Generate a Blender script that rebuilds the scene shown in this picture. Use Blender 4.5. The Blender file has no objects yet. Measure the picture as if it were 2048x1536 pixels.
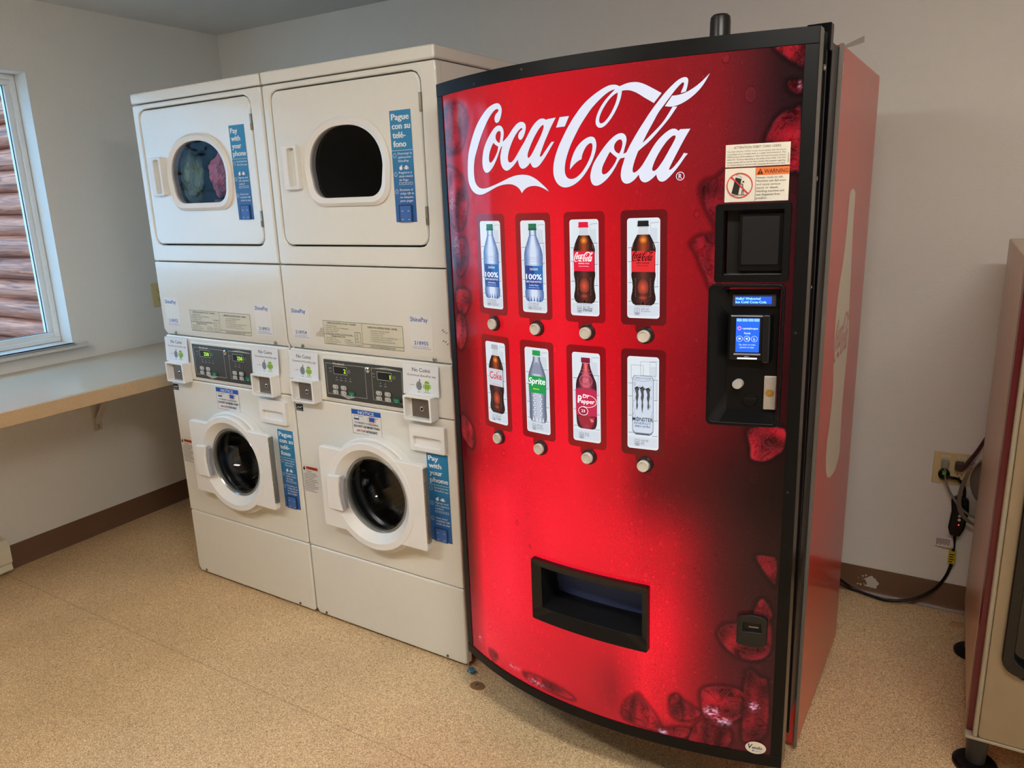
import bpy, bmesh, math, random
import numpy as np
from mathutils import Vector, Matrix
from mathutils.geometry import tessellate_polygon
from math import pi, sin, cos, radians as R
random.seed(7)
C = bpy.context.scene.collection
SC = bpy.context.scene

# ------------------------------------------------------------ camera, world, lights, exposure
cam = bpy.data.objects.new('camera', bpy.data.cameras.new('camera')); C.objects.link(cam); SC.camera = cam
CF, YAW, PITCH, ROLL = 1509.788, -0.564994, -0.244116, -0.0342625
_f = Vector((sin(YAW)*cos(PITCH), cos(YAW)*cos(PITCH), sin(PITCH)))
_r = Vector((cos(YAW), -sin(YAW), 0)); _u = _r.cross(_f)
_r2 = _r*cos(ROLL) + _u*sin(ROLL); _u2 = -_r*sin(ROLL) + _u*cos(ROLL)
cam.matrix_world = Matrix(((_r2.x, _u2.x, -_f.x, 2.6683), (_r2.y, _u2.y, -_f.y, -1.72173), (_r2.z, _u2.z, -_f.z, 1.4790), (0, 0, 0, 1)))
cam.data.sensor_width = 36.0; cam.data.lens = CF/2048*36.0; cam.data.clip_start = 0.02
vs = SC.view_settings; vs.view_transform = 'Standard'; vs.look = 'None'; vs.gamma = 1; vs.use_curve_mapping = False
vs.exposure = 0.0

world = bpy.data.worlds.new('sky'); SC.world = world; world.use_nodes = True
wn = world.node_tree.nodes; bg = wn['Background']
sky = wn.new('ShaderNodeTexSky'); sky.sky_type = 'HOSEK_WILKIE'; sky.turbidity = 3.0; sky.ground_albedo = 0.5
sky.sun_direction = (-0.3, -0.7, 0.65)
_mx = wn.new('ShaderNodeMixRGB'); _mx.inputs[0].default_value = 0.88; _mx.inputs[2].default_value = (0.30, 0.64, 1.0, 1)
world.node_tree.links.new(sky.outputs[0], _mx.inputs[1]); world.node_tree.links.new(_mx.outputs[0], bg.inputs[0])
bg.inputs[1].default_value = 5.5

LAMPS = [(2.95, -1.35, 49.0, 'ceiling light on the right, above the beige machine'), (0.9, -1.85, 36.0, 'ceiling light on the left, in front of the washers')]   # place in the room, strength
RA = 0.0235                      # the room is turned this much against the row of machines
XL, YB, ZC = -0.7691, 1.0581, 2.3243
XR, YF = 4.3, -6.5
def RM(x, y, z=0.0):
    return Vector((x*cos(RA) - y*sin(RA), x*sin(RA) + y*cos(RA), z))

portal = bpy.data.objects.new('window_daylight', bpy.data.lights.new('window_daylight', 'AREA')); C.objects.link(portal)
portal.data.shape = 'RECTANGLE'; portal.data.size = 1.5; portal.data.size_y = 1.2; portal.data.cycles.is_portal = True
portal.location = RM(XL-0.14, -0.68, 1.47); portal.rotation_euler = (pi/2, 0, RA-pi/2)

# ------------------------------------------------------------ helpers
def lin(c):
    return tuple(((v/255.0)/12.92 if v/255.0 <= 0.04045 else ((v/255.0+0.055)/1.055)**2.4) for v in c[:3])
def link(nt, a, b): nt.links.new(a, b)
MATS = {}
def M(name, col, rough=0.5, metal=0.0, coat=0.0, emit=0.0, spec=0.5, noise=0.0, nscale=40, bump=0.0, bscale=300, alpha=1.0):
    """procedural principled material, col given as sRGB 0..255"""
    if name in MATS: return MATS[name]
    m = bpy.data.materials.new(name); m.use_nodes = True; nt = m.node_tree; b = nt.nodes['Principled BSDF']
    c = lin(col)
    b.inputs['Base Color'].default_value = (*c, 1); b.inputs['Roughness'].default_value = rough
    b.inputs['Metallic'].default_value = metal; b.inputs['Coat Weight'].default_value = coat; b.inputs['Coat Roughness'].default_value = 0.08
    b.inputs['Specular IOR Level'].default_value = spec
    tc = nt.nodes.new('ShaderNodeTexCoord')
    n = nt.nodes.new('ShaderNodeTexNoise'); n.inputs['Scale'].default_value = nscale; n.inputs['Detail'].default_value = 3
    link(nt, tc.outputs['Object'], n.inputs['Vector'])
    amt = noise if noise > 0 else 0.02
    mr = nt.nodes.new('ShaderNodeMapRange'); mr.inputs[3].default_value = 1-amt; mr.inputs[4].default_value = 1+amt
    link(nt, n.outputs[0], mr.inputs[0])
    mm = nt.nodes.new('ShaderNodeVectorMath'); mm.operation = 'SCALE'; mm.inputs[0].default_value = c
    link(nt, mr.outputs[0], mm.inputs['Scale']); link(nt, mm.outputs[0], b.inputs['Base Color'])
    if emit > 0:
        link(nt, mm.outputs[0], b.inputs['Emission Color']); b.inputs['Emission Strength'].default_value = emit
        if emit < 2:
            m2 = nt.nodes.new('ShaderNodeVectorMath'); m2.operation = 'SCALE'; m2.inputs['Scale'].default_value = 0.35
            link(nt, mm.outputs[0], m2.inputs[0]); link(nt, m2.outputs[0], b.inputs['Base Color'])
    if bump > 0:
        nb = nt.nodes.new('ShaderNodeTexNoise'); nb.inputs['Scale'].default_value = bscale; nb.inputs['Detail'].default_value = 2
        link(nt, tc.outputs['Object'], nb.inputs['Vector'])
        bp = nt.nodes.new('ShaderNodeBump'); bp.inputs['Strength'].default_value = bump; bp.inputs['Distance'].default_value = 0.002
        link(nt, nb.outputs[0], bp.inputs['Height']); link(nt, bp.outputs[0], b.inputs['Normal'])
    MATS[name] = m
    return m
def ink(col, emit=0.0):                                   # flat printing ink; emit for backlit film
    k = 'ink_%d_%d_%d%s' % (*col, '_backlit' if emit else '')
    return M(k, col, rough=0.12 if emit else 0.45, emit=emit, noise=0.01)

def tag(o, label=None, cat=None, group=None, kind=None):
    if label: o['label'] = label
    if cat: o['category'] = cat
    if group: o['group'] = group
    if kind: o['kind'] = kind
    return o
def empty(name, loc, label, cat, group=None, rz=0.0):
    o = bpy.data.objects.new(name, None); C.objects.link(o); o.location = loc; o.rotation_euler = (0, 0, rz)
    o.empty_display_size = 0.05
    return tag(o, label, cat, group)
def mk(name, bm, mats, parent=None, bevel=0.0, seg=2, smooth=True, fn=None, rz=0.0, loc=None):
    if fn:
        for v in bm.verts: v.co = fn(*v.co)
    me = bpy.data.meshes.new(name)
    if not isinstance(mats, (list, tuple)): mats = [mats]
    for m in mats: me.materials.append(m)
    if smooth:
        bmesh.ops.recalc_face_normals(bm, faces=bm.faces[:])
        for f in bm.faces: f.smooth = True
    bm.to_mesh(me); bm.free()
    o = bpy.data.objects.new(name, me); C.objects.link(o)
    if parent: o.parent = parent
    if loc is not None: o.location = loc
    if rz: o.rotation_euler = (0, 0, rz)
    if smooth: me.set_sharp_from_angle(angle=R(35))
    if bevel > 0:
        md = o.modifiers.new('rounding', 'BEVEL'); md.width = bevel; md.segments = seg; md.limit_method = 'ANGLE'; md.angle_limit = R(40)
        md.harden_normals = True
    return o
def NB(): return bmesh.new()
def box(bm, x0, x1, y0, y1, z0, z1, mi=0):
    vs_ = [bm.verts.new((x, y, z)) for x in (x0, x1) for y in (y0, y1) for z in (z0, z1)]
    for q in ((0,1,3,2),(4,6,7,5),(0,4,5,1),(2,3,7,6),(0,2,6,4),(1,5,7,3)):
        f = bm.faces.new([vs_[i] for i in q]); f.material_index = mi
    return vs_
def rr(x0, x1, z0, z1, r, n=6):                          # rounded rectangle, counter-clockwise seen from the front
    P = []
    for cx, cz, a0 in ((x1-r, z0+r, -90), (x1-r, z1-r, 0), (x0+r, z1-r, 90), (x0+r, z0+r, 180)):
        for i in range(n+1):
            a = R(a0 + 90*i/n); P.append((cx+r*cos(a), cz+r*sin(a)))
    return P
def circ(cx, cz, r, n=48, rz=None): return [(cx+r*cos(2*pi*i/n), cz+(rz or r)*sin(2*pi*i/n)) for i in range(n)]
def polar(P, cx, cz, angs):                              # resample an outline on given rays from a centre
    out = []
    n = len(P)
    for a in angs:
        dx, dz = cos(a), sin(a); best = None
        for i in range(n):
            ax, az = P[i][0]-cx, P[i][1]-cz; bx, bz = P[(i+1) % n][0]-cx, P[(i+1) % n][1]-cz
            ex, ez = bx-ax, bz-az; den = dx*ez - dz*ex
            if abs(den) < 1e-12: continue
            t = (ax*ez - az*ex)/den; s = (ax*dz - az*dx)/den
            if t > 0 and -1e-6 <= s <= 1+1e-6 and (best is None or t > best): best = t
        out.append((cx+dx*best, cz+dz*best))
    return out
def ring(bm, O, I, y0, y1, mi=0, yi0=None, yi1=None):
    """solid frame between outline O and matched outline I, front at y0 (towards the viewer), back at y1"""
    n = len(O); yi0 = y0 if yi0 is None else yi0; yi1 = y1 if yi1 is None else yi1
    a = [bm.verts.new((p[0], y0, p[1])) for p in O]; b = [bm.verts.new((p[0], yi0, p[1])) for p in I]
    c = [bm.verts.new((p[0], y1, p[1])) for p in O]; d = [bm.verts.new((p[0], yi1, p[1])) for p in I]
    for i in range(n):
        j = (i+1) % n
        for q in ((a[i], a[j], b[j], b[i]), (c[j], c[i], d[i], d[j]), (a[j], a[i], c[i], c[j]), (b[i], b[j], d[j], d[i])):
            f = bm.faces.new(q); f.material_index = mi
def prism(bm, P, y0, y1, mi=0, mside=None):
    n = len(P); a = [bm.verts.new((p[0], y0, p[1])) for p in P]; c = [bm.verts.new((p[0], y1, p[1])) for p in P]
    f = bm.faces.new(a); f.material_index = mi
    f = bm.faces.new(list(reversed(c))); f.material_index = mi
    for i in range(n):
        j = (i+1) % n; f = bm.faces.new((a[j], a[i], c[i], c[j])); f.material_index = mi if mside is None else mside
def lathe(bm, cx, cz, prof, n=64, mi=0, close=False):
    """prof: list of (radius, y) turned about the y axis through (cx, cz)"""
    rows = []
    for r, y in prof:
        if r < 1e-6: rows.append([bm.verts.new((cx, y, cz))])
        else: rows.append([bm.verts.new((cx+r*cos(2*pi*i/n), y, cz+r*sin(2*pi*i/n))) for i in range(n)])
    for a, b in zip(rows, rows[1:] + ([rows[0]] if close else [])):
        for i in range(n):
            j = (i+1) % n
            va_ = [a[i] if len(a) > 1 else a[0], a[j] if len(a) > 1 else None, b[j] if len(b) > 1 else b[0], b[i] if len(b) > 1 else None]
            q = [v for v in va_ if v is not None]
            if len(set(q)) >= 3:
                f = bm.faces.new(q); f.material_index = mi
def vlathe(bm, cx, cy, prof, n=32, mi=0):                 # about a vertical axis, prof (r, z)
    rows = []
    for r, z in prof:
        rows.append([bm.verts.new((cx+r*cos(2*pi*i/n), cy+r*sin(2*pi*i/n), z)) for i in range(n)])
    for a, b in zip(rows, rows[1:]):
        for i in range(n):
            j = (i+1) % n; f = bm.faces.new((a[i], a[j], b[j], b[i])); f.material_index = mi
    f = bm.faces.new(rows[-1]); f.material_index = mi
    f = bm.faces.new(list(reversed(rows[0]))); f.material_index = mi
def tube(bm, pts, r, n=10, mi=0, flat=1.0):
    P = [Vector(p) for p in pts]
    Q = []
    for i in range(len(P)-1):                            # smooth the path
        p0, p1, p2, p3 = P[max(i-1, 0)], P[i], P[i+1], P[min(i+2, len(P)-1)]
        for k in range(6):
            t = k/6; Q.append(0.5*(2*p1+(p2-p0)*t+(2*p0-5*p1+4*p2-p3)*t*t+(3*p1-p0-3*p2+p3)*t**3))
    Q.append(P[-1]); rows = []; up = Vector((0.13, -0.3, 0.94)).normalized()
    for i, q in enumerate(Q):
        d = (Q[min(i+1, len(Q)-1)]-Q[max(i-1, 0)]).normalized(); s = d.cross(up)
        if s.length < 1e-3: s = d.cross(Vector((1, 0, 0)))
        s.normalize(); w = s.cross(d)
        rr_ = r(i/(len(Q)-1)) if callable(r) else r
        rows.append([bm.verts.new(q + s*rr_*cos(2*pi*k/n)*flat + w*rr_*sin(2*pi*k/n)) for k in range(n)])
    for a, b in zip(rows, rows[1:]):
        for k in range(n):
            j = (k+1) % n; f = bm.faces.new((a[k], b[k], b[j], a[j])); f.material_index = mi
    bm.faces.new(list(reversed(rows[0]))).material_index = mi; bm.faces.new(rows[-1]).material_index = mi
def slab(bm, pts, z0, z1, mi=0):                          # vertical prism from an outline in x, y
    a = [bm.verts.new((p[0], p[1], z1)) for p in pts]; c = [bm.verts.new((p[0], p[1], z0)) for p in pts]; n = len(pts)
    bm.faces.new(a).material_index = mi; bm.faces.new(list(reversed(c))).material_index = mi
    for i in range(n):
        j = (i+1) % n; bm.faces.new((a[i], c[i], c[j], a[j])).material_index = mi

_TXT = {}
def glyphs(s, bold, shear):
    k = (s, bold, shear)
    if k not in _TXT:
        cu = bpy.data.curves.new('lettering', 'FONT'); cu.body = s; cu.offset = bold; cu.shear = shear; cu.resolution_u = 2; cu.size = 1.0
        o = bpy.data.objects.new('lettering', cu); C.objects.link(o)
        bpy.context.view_layer.update()
        me = o.evaluated_get(bpy.context.evaluated_depsgraph_get()).to_mesh()
        V = [(v.co.x, v.co.y) for v in me.vertices]; F = [tuple(p.vertices) for p in me.polygons]
        o.to_mesh_clear(); C.objects.unlink(o); bpy.data.objects.remove(o); bpy.data.curves.remove(cu)
        _TXT[k] = (V, F)
    return _TXT[k]
class Print:
    """flat artwork in layers (x to the right, z up) laid on a surface by a mapping function"""
    def __init__(s, step=0.0001): s.G = []; s.mats = []; s.layer = 1; s.step = step
    def _m(s, m):
        if m not in s.mats: s.mats.append(m)
        return s.mats.index(m)
    def add(s, V, F, m, up=True):
        s.G.append((V, F, s._m(m), s.layer*s.step))
        if up: s.layer += 1
    def poly(s, P, m, holes=(), up=True):
        loops = [list(P)] + [list(h) for h in holes]; V = [p for l in loops for p in l]
        T = tessellate_polygon([[Vector((p[0], p[1], 0)) for p in l] for l in loops])
        F = []
        for a, b, c in T:
            ar = (V[b][0]-V[a][0])*(V[c][1]-V[a][1]) - (V[b][1]-V[a][1])*(V[c][0]-V[a][0])
            F.append((a, b, c) if ar > 0 else (a, c, b))
        s.add(V, F, m, up)
    def rect(s, x0, x1, z0, z1, m, r=0.0, up=True):
        s.poly(rr(x0, x1, z0, z1, r, 5) if r > 0 else [(x0, z0), (x1, z0), (x1, z1), (x0, z1)], m, up=up)
    def frame(s, x0, x1, z0, z1, t, m, r=0.0, up=True):
        if r > 0: s.poly(rr(x0, x1, z0, z1, r, 5), m, [list(reversed(rr(x0+t, x1-t, z0+t, z1-t, max(r-t, 1e-4), 5)))], up)
        else: s.poly([(x0, z0), (x1, z0), (x1, z1), (x0, z1)], m, [[(x0+t, z0+t), (x0+t, z1-t), (x1-t, z1-t), (x1-t, z0+t)]], up)
    def disc(s, x, z, r, m, rz=None, n=28, up=True): s.poly(circ(x, z, r, n, rz), m, up=up)
    def annulus(s, x, z, r, t, m, rz=None, n=32, up=True):
        rz = rz or r; s.poly(circ(x, z, r, n, rz), m, [list(reversed(circ(x, z, r-t, n, rz-t)))], up)
    def line(s, P, w, m, up=True):
        for (ax, az), (bx, bz) in zip(P, P[1:]):
            L = math.hypot(bx-ax, bz-az) or 1e-9; nx, nz = -(bz-az)/L*w/2, (bx-ax)/L*w/2
            s.add([(ax-nx, az-nz), (bx-nx, bz-nz), (bx+nx, bz+nz), (ax+nx, az+nz)], [(0, 1, 2, 3)], m, False)
        if up: s.layer += 1
    def text(s, t, x, z, h, m, width=None, bold=0.0, shear=0.0, align='L', up=True, tilt=0.0):
        """h is the cap height; width, when given, is the total width of the line"""
        if bold > 0.012:                                 # heavy faces: overprint slightly shifted copies
            for q in (-1, 1): s.text(t, x+q*(bold-0.010)*h*0.9, z, h, m, width, 0.010, shear, align, True, tilt)
            bold = 0.010
        V, F = glyphs(t, bold, shear)
        if not V: return
        x0 = min(v[0] for v in V); x1 = max(v[0] for v in V); ky = h/0.70
        kx = ky if width is None else width/(x1-x0)
        W_ = (x1-x0)*kx; ox = x - (0 if align == 'L' else W_/2 if align == 'C' else W_)
        s.add([(ox+(v[0]-x0)*kx, z+v[1]*ky+((v[0]-x0)*kx)*tilt) for v in V], F, m, up)
    def build(s, name, parent, fn, bis=0.0):
        bm = NB()
        for V, F, mi, off in s.G:
            vv = [bm.verts.new((a, off, b)) for a, b in V]
            for f in F:
                try: bm.faces.new([vv[i] for i in f]).material_index = mi
                except ValueError: pass
        if bis > 0:
            x0 = min(v.co.x for v in bm.verts); x1 = max(v.co.x for v in bm.verts); x = x0+bis
            while x < x1:
                bmesh.ops.bisect_plane(bm, geom=bm.verts[:]+bm.edges[:]+bm.faces[:], plane_co=(x, 0, 0), plane_no=(1, 0, 0)); x += bis
        for v in bm.verts: v.co = fn(v.co.x, v.co.y, v.co.z)
        return mk(name, bm, s.mats, parent, smooth=False)
def flat(y): return lambda x, o, z: (x, y-o, z)
def decode(s): return [(int(a)/1e4, int(b)/1e4) for a, b in (t.split(',') for t in s.split())]

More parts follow.
